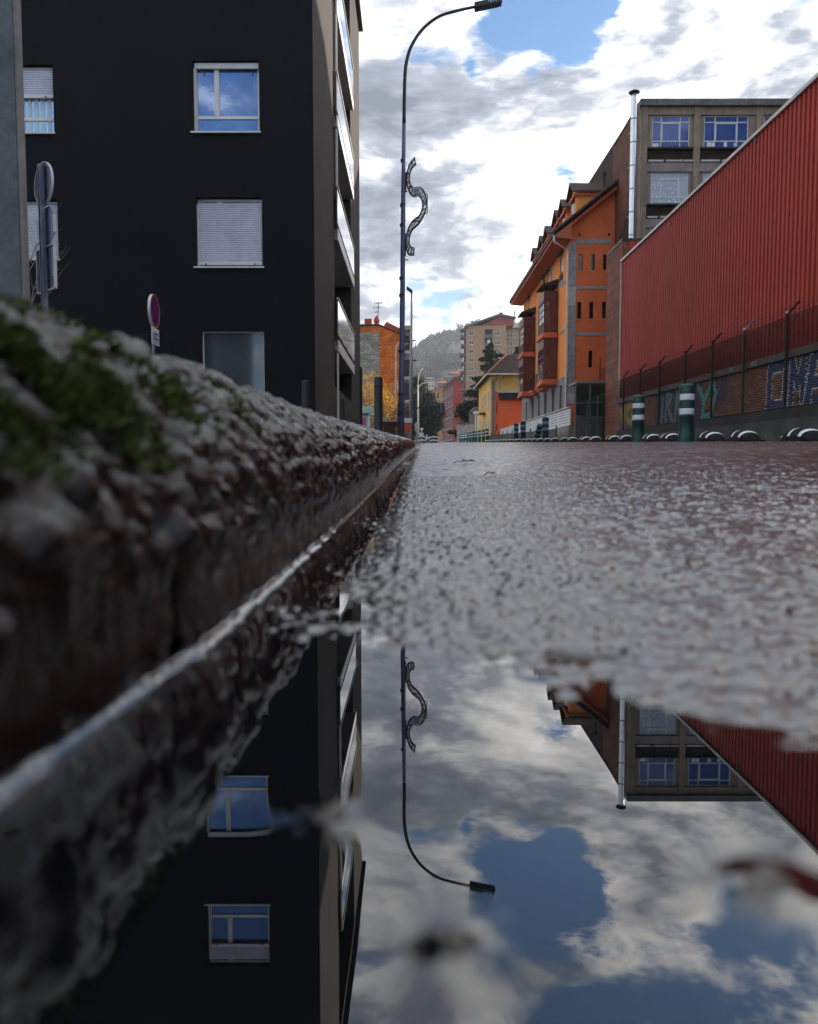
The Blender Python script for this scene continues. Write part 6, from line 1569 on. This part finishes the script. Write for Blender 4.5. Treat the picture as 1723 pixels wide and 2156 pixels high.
# ------------------------------------------------------------------ crimson and ochre blocks down the street
pm('crimson', (0.55, 0.065, 0.05), 0.88, 0.1, 0.2, 0.1, 8); pm('maroon', (0.17, 0.030, 0.040), 0.88, 0.15, 0.2, 0.1, 8); pm('ochre', (0.40, 0.235, 0.10), 0.88, 0.15, 0.2, 0.1, 8)
pm('pale_band', (0.40, 0.32, 0.32), 0.9, 0.1, 0.3, 0)
def corner_block(name, label, Yn, Yf, pxl_n, pxl_f, pxr, zpx_n, gable, front, roofm, rows, cols, winp):
    """block whose street front runs from pixel column pxl_n (near, depth Yn) to pxl_f (far, Yf); its gable faces the camera up to pxr"""
    P = at(pxl_n, 925, Yn); F = at(pxl_f, 925, Yf); G_ = at(pxr, 925, Yn); z1 = at(0, zpx_n, Yn).z
    t = thing(name, label, 'building', (P.x, Yn, .1))
    Pn, Fn = Vector((P.x, Yn, .1)), Vector((F.x, Yf, .1)); U = (Fn - Pn).normalized(); Nn = Vector((-U.y, U.x, 0)); L = (Fn - Pn).length
    MB().ext([Pn + Nn * -.05, Fn + Nn * -.05, Fn + Vector((14, 0, 0)), Vector((G_.x, Yn, .1)) + Vector((0, .0, 0))], (0, 0, z1 - .1)).build('front_wall', front, t)
    MB().box(P.x + .1, G_.x, Yn - .15, Yn - .003, .1, z1 + .05).build('gable_wall', gable, t)
    MB().ext([Pn + Nn * .9 + Vector((0, -.6, z1 - .1)), Fn + Nn * .9 + Vector((0, 0, z1 - .1)), Fn + Vector((9, 0, z1 + 4.)), Vector((G_.x, Yn - .6, z1 + 2.6))], (0, 0, .35)).build('roof', roofm, t)
    ang = math.atan2(U.y, U.x) + math.pi
    H = z1 - .6; g0 = gnd(Yn)
    for r in range(rows):
        z = g0 + 1.0 + (H - g0 - 1.0) * r / rows
        for c in range(cols):
            q = Pn + U * (L * (c + .6) / cols) + Nn * .03; far_window(t, (q.x, q.y, z + .5), ang, min(1.5, L / cols * .5), ((H - g0) / rows) * .58, 2, 1, winp, 'win_dark')
        q0 = Pn + Nn * .02; MB().bar(q0 + U * .3 + Vector((0, 0, z - .05)), q0 + U * (L - .3) + Vector((0, 0, z - .05)), .25, .25).build('string_course', 'pale_band', t)
    return t
corner_block('crimson_block', 'maroon fronted block with bright crimson gable left of the tower', 262, 292, 955, 931, 986, 802, 'crimson', 'maroon', 'roof_tile', 5, 6, 'pale_band')
corner_block('ochre_block', 'ochre apartment block with rows of windows beyond the maroon one', 320, 352, 926, 892, 950, 817, 'ochre', 'ochre', 'roof_tile_red', 5, 7, 'pale_band')
# ------------------------------------------------------------------ the hill across the valley, its trees and houses
pm('hill_grass', (0.024, 0.024, 0.025), 0.95, 0.45, 0.012, 0.0, 1, stain=0.7, stain_col=(0.045, 0.047, 0.042))  # grass colour darkened too: the cloud shadow is put into it
HYN, HYF = 420.0, 1100.0
RIDGE = [(780, 815), (840, 780), (872, 743), (900, 722), (930, 711), (955, 706), (985, 700), (1040, 690), (1110, 680), (1300, 670), (1700, 660), (2200, 720), (2600, 800)]
def ridge_z(X, Y):
    px = 866 + X / HYF * FPX
    py = np.interp(px, [r[0] for r in RIDGE] , [r[1] for r in RIDGE]); py = np.where(px < 780, 815 + (780 - px) * .15, py)
    return (966 - np.minimum(py, 945)) / FPX * HYF
def make_hill():
    xs = np.linspace(-900, 1400, 190); ys = np.concatenate([np.linspace(HYN, HYF, 90), np.linspace(HYF + 20, HYF + 420, 16)])
    X, Y = np.meshgrid(xs, ys)
    t = np.clip((Y - HYN) / (HYF - HYN), 0, 1); prof = t ** 1.08
    Z = 7.0 + (ridge_z(X, Y) - 7.0) * prof + 16 * (fbm(X * .006, Y * .006, 3, 4) - .45) * np.sin(math.pi * np.clip(t, 0, 1)) + 30 * np.exp(-((X - 60) / 160) ** 2 - ((Y - 1000) / 160) ** 2) * 0
    Z = np.where(Y > HYF, Z - (Y - HYF) * .4, Z)
    o = link('hill', grid_mesh('hill', X, Y, Z, 'hill_grass')); o['kind'] = 'structure'
    return X, Y, Z
HX, HYg, HZ = make_hill()
hxs, hys = HX[0], HYg[:, 0]
def hill_z(x, y):
    i = np.clip(np.searchsorted(hxs, x) - 1, 0, len(hxs) - 2); j = np.clip(np.searchsorted(hys, y) - 1, 0, len(hys) - 2)
    fx = (x - hxs[i]) / (hxs[i + 1] - hxs[i]); fy = (y - hys[j]) / (hys[j + 1] - hys[j])
    return (HZ[j, i] * (1 - fx) + HZ[j, i + 1] * fx) * (1 - fy) + (HZ[j + 1, i] * (1 - fx) + HZ[j + 1, i + 1] * fx) * fy
def hill_at(px, py):
    """the point of the hillside seen at a pixel"""
    d = pix(px, py); prev = None
    for Y in np.arange(HYN + 2, HYF, 4.0):
        t = Y / d.y; p = Vector((0, 0, HC)) + d * t
        if hill_z(np.array([p.x]), np.array([p.y]))[0] >= p.z: return p
    return p
def hill_trees():
    rng = np.random.default_rng(5); P = []
    n = 620; px = rng.uniform(860, 1010, n)                       # the wooded crest
    X = (px - 866) / FPX * HYF; Y = HYF + rng.uniform(-40, 30, n)
    P.append(np.stack([X, Y, rng.uniform(4, 10, n) * (1 + .6 * (px > 960))], -1))
    for (a, b, c, e, k) in ((870, 985, 752, 760, 90), (905, 965, 770, 778, 70), (870, 930, 790, 800, 40), (930, 985, 768, 780, 60)):
        for i in range(k):
            p = hill_at(rng.uniform(a, b), rng.uniform(c, e)); P.append(np.array([[p.x, p.y, rng.uniform(3, 6)]]))
    n = 2600; X = rng.uniform(-120, 260, n); Y = rng.uniform(700, HYF - 10, n); m = fbm(X * .012, Y * .006, 9, 3) > .47; P.append(np.stack([X, Y, rng.uniform(2.5, 6, n)], -1)[m])
    P = np.concatenate(P); z = hill_z(P[:, 0], P[:, 1])
    V = []; 
    for i in range(len(P)):
        h = P[i, 2]; k = 26
        t = rng.uniform(0, 1, k); r = h * .30 * (1.05 - t) + .3; a = rng.uniform(0, 6.28, k)
        V.append(np.stack([P[i, 0] + r * np.cos(a), P[i, 1] + r * np.sin(a), z[i] + h * (.05 + .95 * t)], -1))
    pts = np.concatenate(V); co, q = leaf_crown(pts, 0.9, rng, aspect=1.5)
    o = link('hill_wood', tri_mesh('hill_wood', co, q, 'leaf_hill')); _props(o, 'dark woods along the crest and slopes of the distant hill', 'trees', None, 'stuff')
hill_trees()
pm('house_white', (0.62, 0.61, 0.58), 0.9, 0.1, 0.5, 0); pm('house_rose', (0.34, 0.17, 0.14), 0.9, 0.2, 0.4, 0); pm('slate', (0.07, 0.065, 0.065), 0.9, 0.2, 0.4, 0); pm('house_brown', (0.20, 0.15, 0.13), 0.9, 0.2, 0.4, 0)
def hill_house(px, py, wpx, hpx, rpx, wall, roofm, label, nwin=2, depth=9.0, rows=1, Y=None):
    p = hill_at(px, py) if Y is None else at(px, py, Y); s = p.y / FPX
    w, h, r = wpx * s, hpx * s, rpx * s; t = thing('hill_house', label, 'house', tuple(p), 0, 'houses on the hillside')
    MB().box(p.x - w / 2, p.x + w / 2, p.y, p.y + depth, p.z - 6, p.z + h).build('wall', wall, t)
    MB().ext([(p.x - w / 2 - .6, p.y - .7, p.z + h + .0), (p.x + w / 2 + .6, p.y - .7, p.z + h + .0), (p.x + w / 2 - w * .12, p.y + depth * .5, p.z + h + r), (p.x - w / 2 + w * .12, p.y + depth * .5, p.z + h + r)], (0, .01, .5)).ext([(p.x - w / 2 - .6, p.y + depth + .7, p.z + h + .0), (p.x + w / 2 + .6, p.y + depth + .7, p.z + h + .0), (p.x + w / 2 - w * .12, p.y + depth * .5, p.z + h + r), (p.x - w / 2 + w * .12, p.y + depth * .5, p.z + h + r)], (0, .01, .5)).build('roof', roofm, t)
    for k in range(nwin):
        for q in range(rows): far_window(t, (p.x - w / 2 + w * (k + .5) / nwin, p.y - .03, p.z + h * (q + .25) / rows), 0, min(1.3, w / nwin * .45), h / rows * .5, 1, 1, 'slate', 'win_dark')
    return t
hill_house(903, 817, 22, 17, 5.5, 'house_white', 'slate', 'large white villa with dark roof on the slope above the ochre block', 4, 11, 2, Y=560)
hill_house(891, 819, 9, 12, 4, 'house_white', 'slate', 'small white gabled wing left of the white villa', 2, 9, 2, Y=558)
hill_house(902, 770.5, 8, 3.5, 1.0, 'house_white', 'slate', 'tiny bright white farmhouse in the middle of the hillside', 2)
for i, (px, py, w, h, r, wl, lb) in enumerate([(932, 822, 18, 14, 5, 'house_brown', 'brown house with grey roof right of the white villa'), (946, 812, 16, 16, 5, 'house_brown', 'brown hillside house above the maroon block'),
        (962, 806, 17, 18, 5, 'house_rose', 'rose walled house just left of the tower balconies'), (955, 796, 16, 8, 5, 'house_rose', 'rose house with red roof higher up beside the tower'), (935, 806, 12, 6, 3, 'house_white', 'low pale house between the villa and the brown houses'),
        (917, 826, 12, 9, 4, 'house_brown', 'small brown house below the white villa'), (970, 790, 12, 8, 4, 'house_brown', 'highest brown house beside the tower')]):
    hill_house(px, py, w, h, r, wl, 'roof_tile' if i % 2 else 'roof_tile_red', lb, 2, 9, 1, Y=520 + i * 9)
tree('hill_tree', 'round dark tree on the bright meadow of the hillside', tuple(hill_at(928, 780)), 11, 8, 6, 1, 50, 60, .7, 'leaf_hill', 31)
# white field steps right of it
pm('meadow', (0.22, 0.24, 0.20), 0.9, 0.3, 0.05, 0)
for k, (px, py, wpx) in enumerate(((905, 778, 42), (925, 785, 60))):
    p = hill_at(px, py); s = p.y / FPX; 
hz = None

# ------------------------------------------------------------------ more street furniture down the road
pm('lamp_grey', (0.23, 0.24, 0.27), 0.5, 0.2, 3, 0.1, 30, metal=0.2)
def B2(x, y, Y): return at(x, y, Y)
Y2 = 51.0; PZ = pvz(51.0)
l2 = thing('street_lamp', 'second grey street lamp with short twin head, right of the big one', 'street lamp', tuple(Vector((B2(866, 920, Y2).x, Y2, PZ))))
p0 = Vector((B2(865.5, 920, Y2).x, Y2, PZ)); pts = [p0, B2(866, 800, Y2), B2(867, 612, Y2)]
MB().tube(pts, [.125, .105, .055], 12).build('column', 'lamp_grey', l2, True)
MB().bar(B2(868, 616, Y2), B2(857, 607, Y2), .20, .12).build('lamp_head', 'lamp_dark', l2); MB().bar(B2(857, 604, Y2), B2(868, 612, Y2), .16, .07).build('lamp_head', 'lamp_dark', l2)
for yy in (718, 760, 838): c = B2(866, yy, Y2); MB().bar(c - Vector((.22, 0, .03)), c + Vector((.30, 0, .05)), .07).build('cross_arm', 'lamp_dark', l2)
# traffic signal on an outreach arm
Y3 = 90.0
tl = thing('traffic_light', 'black traffic light hanging on a curved outreach arm over the road', 'traffic light', tuple(Vector((B2(870, 920, Y3).x, Y3, gnd(Y3)))))
MB().tube([Vector((B2(870, 920, Y3).x, Y3, gnd(Y3))), B2(870, 880, Y3), B2(871.5, 868, Y3), B2(880, 859, Y3), B2(895, 855, Y3), B2(912, 854, Y3), B2(926, 855, Y3)], [.10, .09, .085, .08, .07, .065, .06], 8).build('mast_arm', 'iron', tl, True)
a, b = B2(925, 869, Y3), B2(933, 850, Y3); hd = MB().box(a.x, b.x, Y3 - .15, Y3 + .15, a.z, b.z).build('signal_head', 'iron', tl)
MB().box(a.x - .16, b.x + .16, Y3 + .153, Y3 + .18, a.z - .12, b.z + .12).build('backboard', 'black_metal', hd)
for i in range(3): zz = a.z + (b.z - a.z) * (i + .5) / 3; MB().cyl(((a.x + b.x) / 2, Y3 - .17, zz), ((a.x + b.x) / 2, Y3 - .153, zz), .11, n=12).build('lens', 'glass_grey', hd); MB().tube([((a.x + b.x) / 2 - .13, Y3 - .3, zz + .08), ((a.x + b.x) / 2, Y3 - .3, zz + .15), ((a.x + b.x) / 2 + .13, Y3 - .3, zz + .08)], .02, 4).build('visor', 'iron', hd)
# twin-arm lamps further on
Y4 = 100.0
l4 = thing('street_lamp', 'pale far street lamp with two curved arms beyond the traffic light', 'street lamp', tuple(Vector((B2(881, 920, Y4).x, Y4, gnd(Y4)))))
MB().tube([Vector((B2(881, 920, Y4).x, Y4, gnd(Y4))), B2(880.5, 850, Y4), B2(880.5, 810, Y4)], [.12, .10, .08], 8).build('column', 'white_trim', l4, True)
MB().tube([B2(880.5, 812, Y4), B2(881, 800, Y4), B2(883, 788, Y4), B2(887, 779, Y4), B2(893, 774, Y4)], [.07, .065, .06, .05, .05], 8).build('arm', 'white_trim', l4, True)
MB().tube([B2(880.5, 822, Y4), B2(883, 814, Y4), B2(889, 808, Y4), B2(898, 805.5, Y4), B2(906, 805, Y4)], [.07, .065, .06, .05, .05], 8).build('arm', 'white_trim', l4, True)
MB().bar(B2(905, 805, Y4), B2(913, 805, Y4), .2, .12).build('lamp_head', 'white_trim', l4); MB().bar(B2(892, 774, Y4), B2(899, 773, Y4), .2, .12).build('lamp_head', 'lamp_grey', l4)
# signs
Y5 = 75.0
pm('sign_grey', (0.40, 0.43, 0.50), 0.5, 0.1, 4, 0)
gv = thing('give_way_sign', 'back of a triangular give way sign with a plate below, at the junction', 'sign', tuple(Vector((B2(888, 925, Y5).x, Y5, gnd(Y5)))))
c = B2(888, 905, Y5); MB().cyl((c.x, Y5 + .05, .1), (c.x, Y5 + .05, c.z), .035, n=8).build('post', 'galvanised', gv)
q = [B2(884, 901, Y5), B2(892.5, 901, Y5), B2(888.2, 909, Y5)]; MB().ext([v + Vector((0, 0, 0)) for v in q], (0, .03, 0)).build('triangle_plate', 'win_white', gv)
a, b = B2(883, 917, Y5), B2(892, 911, Y5); MB().box(a.x, b.x, Y5, Y5 + .03, a.z, b.z).build('plate', 'win_white', gv)
Y6 = 58.0
ar = thing('arrow_sign', 'pale blue arrow shaped sign at the foot of the second lamp', 'sign', tuple(Vector((B2(877, 925, Y6).x, Y6, gnd(Y6)))))
q = [B2(872.5, 895, Y6), B2(877, 887, Y6), B2(882, 895, Y6), B2(880, 896, Y6), B2(880, 908, Y6), B2(874, 908, Y6), B2(874, 896, Y6)]
MB().ext(q, (0, .03, 0)).build('arrow_plate', 'sign_grey', ar); c = B2(877, 900, Y6); MB().cyl((c.x, Y6 + .06, .1), (c.x, Y6 + .06, c.z), .035, n=8).build('post', 'galvanised', ar)
# zebra lane guards far down the lane
def zebra(px, Y, label, w):
    p = at(px, 930, Y); t = thing('lane_guard', label, 'lane separator', (p.x, Y, gnd(Y)), 0, 'striped guards far down the road')
    g = gnd(Y)
    for i in range(5): MB().ext([(p.x - w / 2, Y + i * .01, g + .0 + i * .2), (p.x - w * .1, Y + i * .01, g + .09 + i * .2), (p.x + w / 2, Y + i * .01, g + .02 + i * .2), (p.x + w / 2, Y + i * .01, g + .20 + i * .2), (p.x - w * .1, Y + i * .01, g + .27 + i * .2), (p.x - w / 2, Y + i * .01, g + .18 + i * .2)], (0, .6, 0)).build('stripe', 'reflector' if i % 2 else 'rubber', t)
zebra(914, 92, 'black and white striped barrier stack right of the parked car', .95)
zebra(888, 84, 'black and white striped barrier under the give way sign', .75)
# a parked car far away
def far_car(px, Y, label, rot, paint):
    p = at(px, 930, Y); t = thing('parked_car', label, 'car', (p.x, Y, gnd(Y) + .03), rot)
    prof = [(-2.1, .35), (-2.1, .8), (-1.95, .92), (-1.2, 1.0), (-.6, 1.42), (.7, 1.45), (1.35, 1.0), (2.0, .88), (2.1, .6), (2.05, .35)]
    link('body', MB().ext([(-.86, y, z) for y, z in prof], (1.72, 0, 0)).mesh('body', paint), t)
    link('rear_window', MB().ext([(-.7, -1.22, 1.04), (.7, -1.22, 1.04), (.62, -.68, 1.38), (-.62, -.68, 1.38)], (0, -.02, .02)).mesh('rear_window', 'glass_dark'), t)
    for s in (-1, 1):
        link('side_window', MB().ext([(s * .862, -.95, 1.02), (s * .862, 1.1, 1.02), (s * .862, .65, 1.38), (s * .862, -.55, 1.36)], (s * .01, 0, 0)).mesh('side_window', 'glass_dark'), t)
        link('tail_light', MB().box(s * .6 - .14, s * .6 + .14, -2.12, -2.101, .72, .88).mesh('tail_light', 'tail_red'), t)
        for y in (-1.3, 1.35): w = link('wheel', MB().cyl((s * .68, y, .32), (s * .88, y, .32), .32, n=18).mesh('wheel', 'rubber'), t); link('rim', MB().cyl((s * .881, y, .32), (s * .89, y, .32), .2, n=12).mesh('rim', 'galvanised'), w)
    link('bumper', MB().box(-.85, .85, -2.16, -2.103, .38, .60).mesh('bumper', 'rubber'), t)
pm('car_white', (0.60, 0.62, 0.65), 0.25, 0.05, 1, 0); pm('tail_red', (0.3, 0.01, 0.01), 0.3, 0, 1, 0); pm('car_dark', (0.03, 0.035, 0.04), 0.25, 0.05, 1, 0)
far_car(906, 148, 'white car parked far down the road below the ochre block', R(6), 'car_white')
far_car(897, 170, 'dark car farther off, left of the white parked car', R(6), 'car_dark')
# white bus-shelter style sign with orange panel, and the bins by the lamp
Y7 = 44.0; PZ = pvz(44.0)
pm('igloo_orange', (0.62, 0.085, 0.02), 0.5, 0.1, 2, 0); pm('bin_brown', (0.075, 0.032, 0.016), 0.6, 0.2, 3, 0.1, 30)
sb = thing('orange_container', 'white topped container with orange domed mouth behind the big lamp post', 'container', tuple(Vector((B2(858, 920, Y7).x, Y7, PZ))))
a, b = B2(849, 890, Y7), B2(868, 880, Y7); MB().box(a.x, b.x, Y7, Y7 + .8, a.z, b.z).build('lid', 'win_white', sb)
a, b = B2(850, 920, Y7), B2(867, 890.5, Y7); MB().box(a.x, b.x, Y7 + .05, Y7 + .78, PZ, b.z).build('body', 'concrete_mauve', sb)
m = MB(); c = B2(858, 900, Y7); rx = .20
m.ext([(c.x + rx * math.cos(t) * 1.05, Y7 + .02, c.z + .0 + .22 * math.sin(t)) for t in np.linspace(0, math.pi, 12)] + [(c.x - rx, Y7 + .02, c.z - .1), (c.x + rx * .2, Y7 + .02, c.z - .25), (c.x + rx, Y7 + .02, c.z - .12)], (0, .028, 0)); m.build('mouth_panel', 'igloo_orange', sb)
Y8 = 30.0; PZ = pvz(30.0)
wb = thing('waste_container', 'brown waste container with pale lid and striped corners between two black bollards', 'container', tuple(Vector((B2(822, 920, Y8).x, Y8, PZ))))
a, b = B2(803, 920, Y8), B2(838, 888, Y8); MB().box(a.x, b.x, Y8, Y8 + .9, PZ + .12, b.z).build('body', 'bin_brown', wb)
MB().ext([(a.x - .05, Y8 - .05, b.z + .003), (b.x + .05, Y8 - .05, b.z + .003), (b.x + .02, Y8 - .05, b.z + .05), (a.x + .02, Y8 - .05, b.z + .06)], (0, 1.0, 0)).build('lid', 'sign_grey', wb)
for k in range(5):
    for xx in (a.x + .03, b.x - .09): MB().box(xx, xx + .06, Y8 - .006, Y8 - .002, PZ + .2 + k * .085, PZ + .24 + k * .085).build('stripe', 'reflector' if k % 2 else 'igloo_orange', wb)
MB().cyl((a.x + .35, Y8 - .04, b.z - .12), (a.x + .35, Y8 - .003, b.z - .12), .05, n=10).build('lock', 'iron', wb)
for xx in (a.x + .12, b.x - .12): MB().cyl((xx - .04, Y8 + .2, PZ + .075), (xx + .04, Y8 + .2, PZ + .075), .07, n=10).build('wheel', 'rubber', wb)
cb = thing('cardboard_box', 'pale grey box left on top of the brown waste container', 'box', tuple(B2(806, 885, Y8 + .3)))
a, b = B2(804, 886.3, Y8 + .3), B2(814, 876, Y8 + .3); MB().box(a.x, b.x, Y8 + .25, Y8 + .5, a.z, b.z).build('carton', 'concrete_pale', cb); MB().box((a.x + b.x) / 2 - .01, (a.x + b.x) / 2 + .01, Y8 + .245, Y8 + .249, a.z, b.z).build('tape', 'bin_brown', cb)
# pale green kiosk behind the black block
Y9 = 60.0; PZ = pvz(60.0)
kk = thing('kiosk', 'pale green and white kiosk with pink poster at the corner of the black block', 'kiosk', tuple(Vector((B2(765, 920, Y9).x, Y9, PZ))))
pm('kiosk_green', (0.36, 0.50, 0.44), 0.5, 0.1, 2, 0); pm('poster_pink', (0.50, 0.05, 0.25), 0.6, 0.6, 6, 0, stain=0.6, stain_col=(0.6, 0.5, 0.6))
a, b = B2(735, 905, Y9), B2(776, 868, Y9); MB().box(a.x, b.x, Y9, Y9 + 2, PZ, b.z).build('body', 'kiosk_green', kk)
MB().ext([(a.x - .1, Y9 - .25, b.z + .003), (B2(788, 0, Y9).x, Y9 - .25, b.z - .1), (B2(788, 0, Y9).x, Y9 - .25, b.z + .06), (B2(776, 0, Y9).x, Y9 - .25, B2(0, 855, Y9).z), (a.x - .1, Y9 - .25, B2(0, 855, Y9).z)], (0, 2.5, 0)).build('roof', 'kiosk_green', kk)
MB().bar((B2(788, 0, Y9).x, Y9 - .27, b.z + .05), (B2(776, 0, Y9).x, Y9 - .27, B2(0, 855, Y9).z), .09).build('roof_edge', 'win_white', kk)
a2, b2 = B2(758, 903, Y9), B2(771, 879, Y9); MB().box(a2.x, b2.x, Y9 - .03, Y9 - .003, a2.z, b2.z).build('poster', 'poster_pink', kk)
MB().box(B2(772, 0, Y9).x, B2(776, 0, Y9).x, Y9 - .06, Y9 - .003, PZ, b.z - .01).build('post', 'win_white', kk)
text_mesh('CUME', .32, 'ink_dark', kk, Vector((B2(763, 0, Y9).x, Y9 - .01, B2(0, 874, Y9).z)) - ORG[kk.name], (R(90), 0, 0), 'kiosk_lettering')
# grass tuft at the foot of the lamp
leafmat('grass_leaf', (0.05, 0.075, 0.015), (0.08, 0.11, 0.02), (0.12, 0.12, 0.04), 0.3)
def tuft(px, Y, n, h, label):
    rng = np.random.default_rng(int(px)); p = at(px, 930, Y); co = []; q = []
    for i in range(n):
        b_ = np.array([rng.normal(0, .16), rng.normal(0, .1), 0]); t = np.array([rng.normal(0, .12), rng.normal(0, .06), h * rng.uniform(.5, 1)]); k = len(co)
        co += [b_ - [.006, 0, 0], b_ + [.006, 0, 0], b_ + t]; q.append((k, k + 1, k + 2))
    o = link('grass_tuft', tri_mesh('grass_tuft', np.array(co), np.array(q), 'grass_leaf'), None, (p.x, Y, pvz(Y) - .002)); _props(o, label, 'grass', None, 'stuff')
tuft(832, 19.0, 160, .26, 'green grass tuft at the foot of the big lamp post')
# fallen leaves and grit on the wet road
leafmat('dead_leaf', (0.04, 0.022, 0.014), (0.05, 0.03, 0.02), (0.03, 0.02, 0.015), 0.1)
def fallen_leaf(px, Y, s, rot, label):
    x = at(px, 930, Y).x; z = gz(x, Y); n = 10; v = [(0, 0, .012)]; 
    for i in range(n): a = 2 * math.pi * i / n; r = s * (.55 + .45 * abs(math.cos(a * 1.5))); v.append((r * math.cos(a) * 1.4, r * math.sin(a) * .8, .004 + .030 * s / .05 * abs(math.sin(a * 2 + .4))))
    m = MB(); m.add(v, [(0, i + 1, (i + 1) % n + 1) for i in range(n)]); m.tube([(-s * .9, 0, .006), (-s * 1.6, .01, .012), (-s * 2.2, .02, .003)], .0016, 5)
    o = link('fallen_leaf', m.mesh('fallen_leaf', 'dead_leaf'), None, (x, Y, z), (0, 0, rot)); _props(o, label, 'leaf', 'fallen leaves on the road')
fallen_leaf(985, 3.4, .026, .3, 'curled dark leaf lying on the wet road near the middle')
fallen_leaf(1040, 2.2, .010, 1.2, 'small dark leaf scrap on the road nearer than the curled leaf')
# ------------------------------------------------------------------ haze over the valley
def make_haze():
    m = bpy.data.materials.new('haze'); m.use_nodes = True; N = m.node_tree.nodes; L = m.node_tree.links; N.clear()
    v = N.new('ShaderNodeVolumePrincipled'); v.inputs['Density'].default_value = HAZE; v.inputs['Color'].default_value = (0.86, 0.91, 1.0, 1); v.inputs['Anisotropy'].default_value = 0.2
    o = N.new('ShaderNodeOutputMaterial'); L.new(v.outputs[0], o.inputs['Volume'])
    h = MB().box(-1950, 2650, -350, 1700, -4.5, 235).build('haze', m); h['kind'] = 'stuff'; h['label'] = 'pale blue haze filling the valley'
HAZE = 0.00021
make_haze()
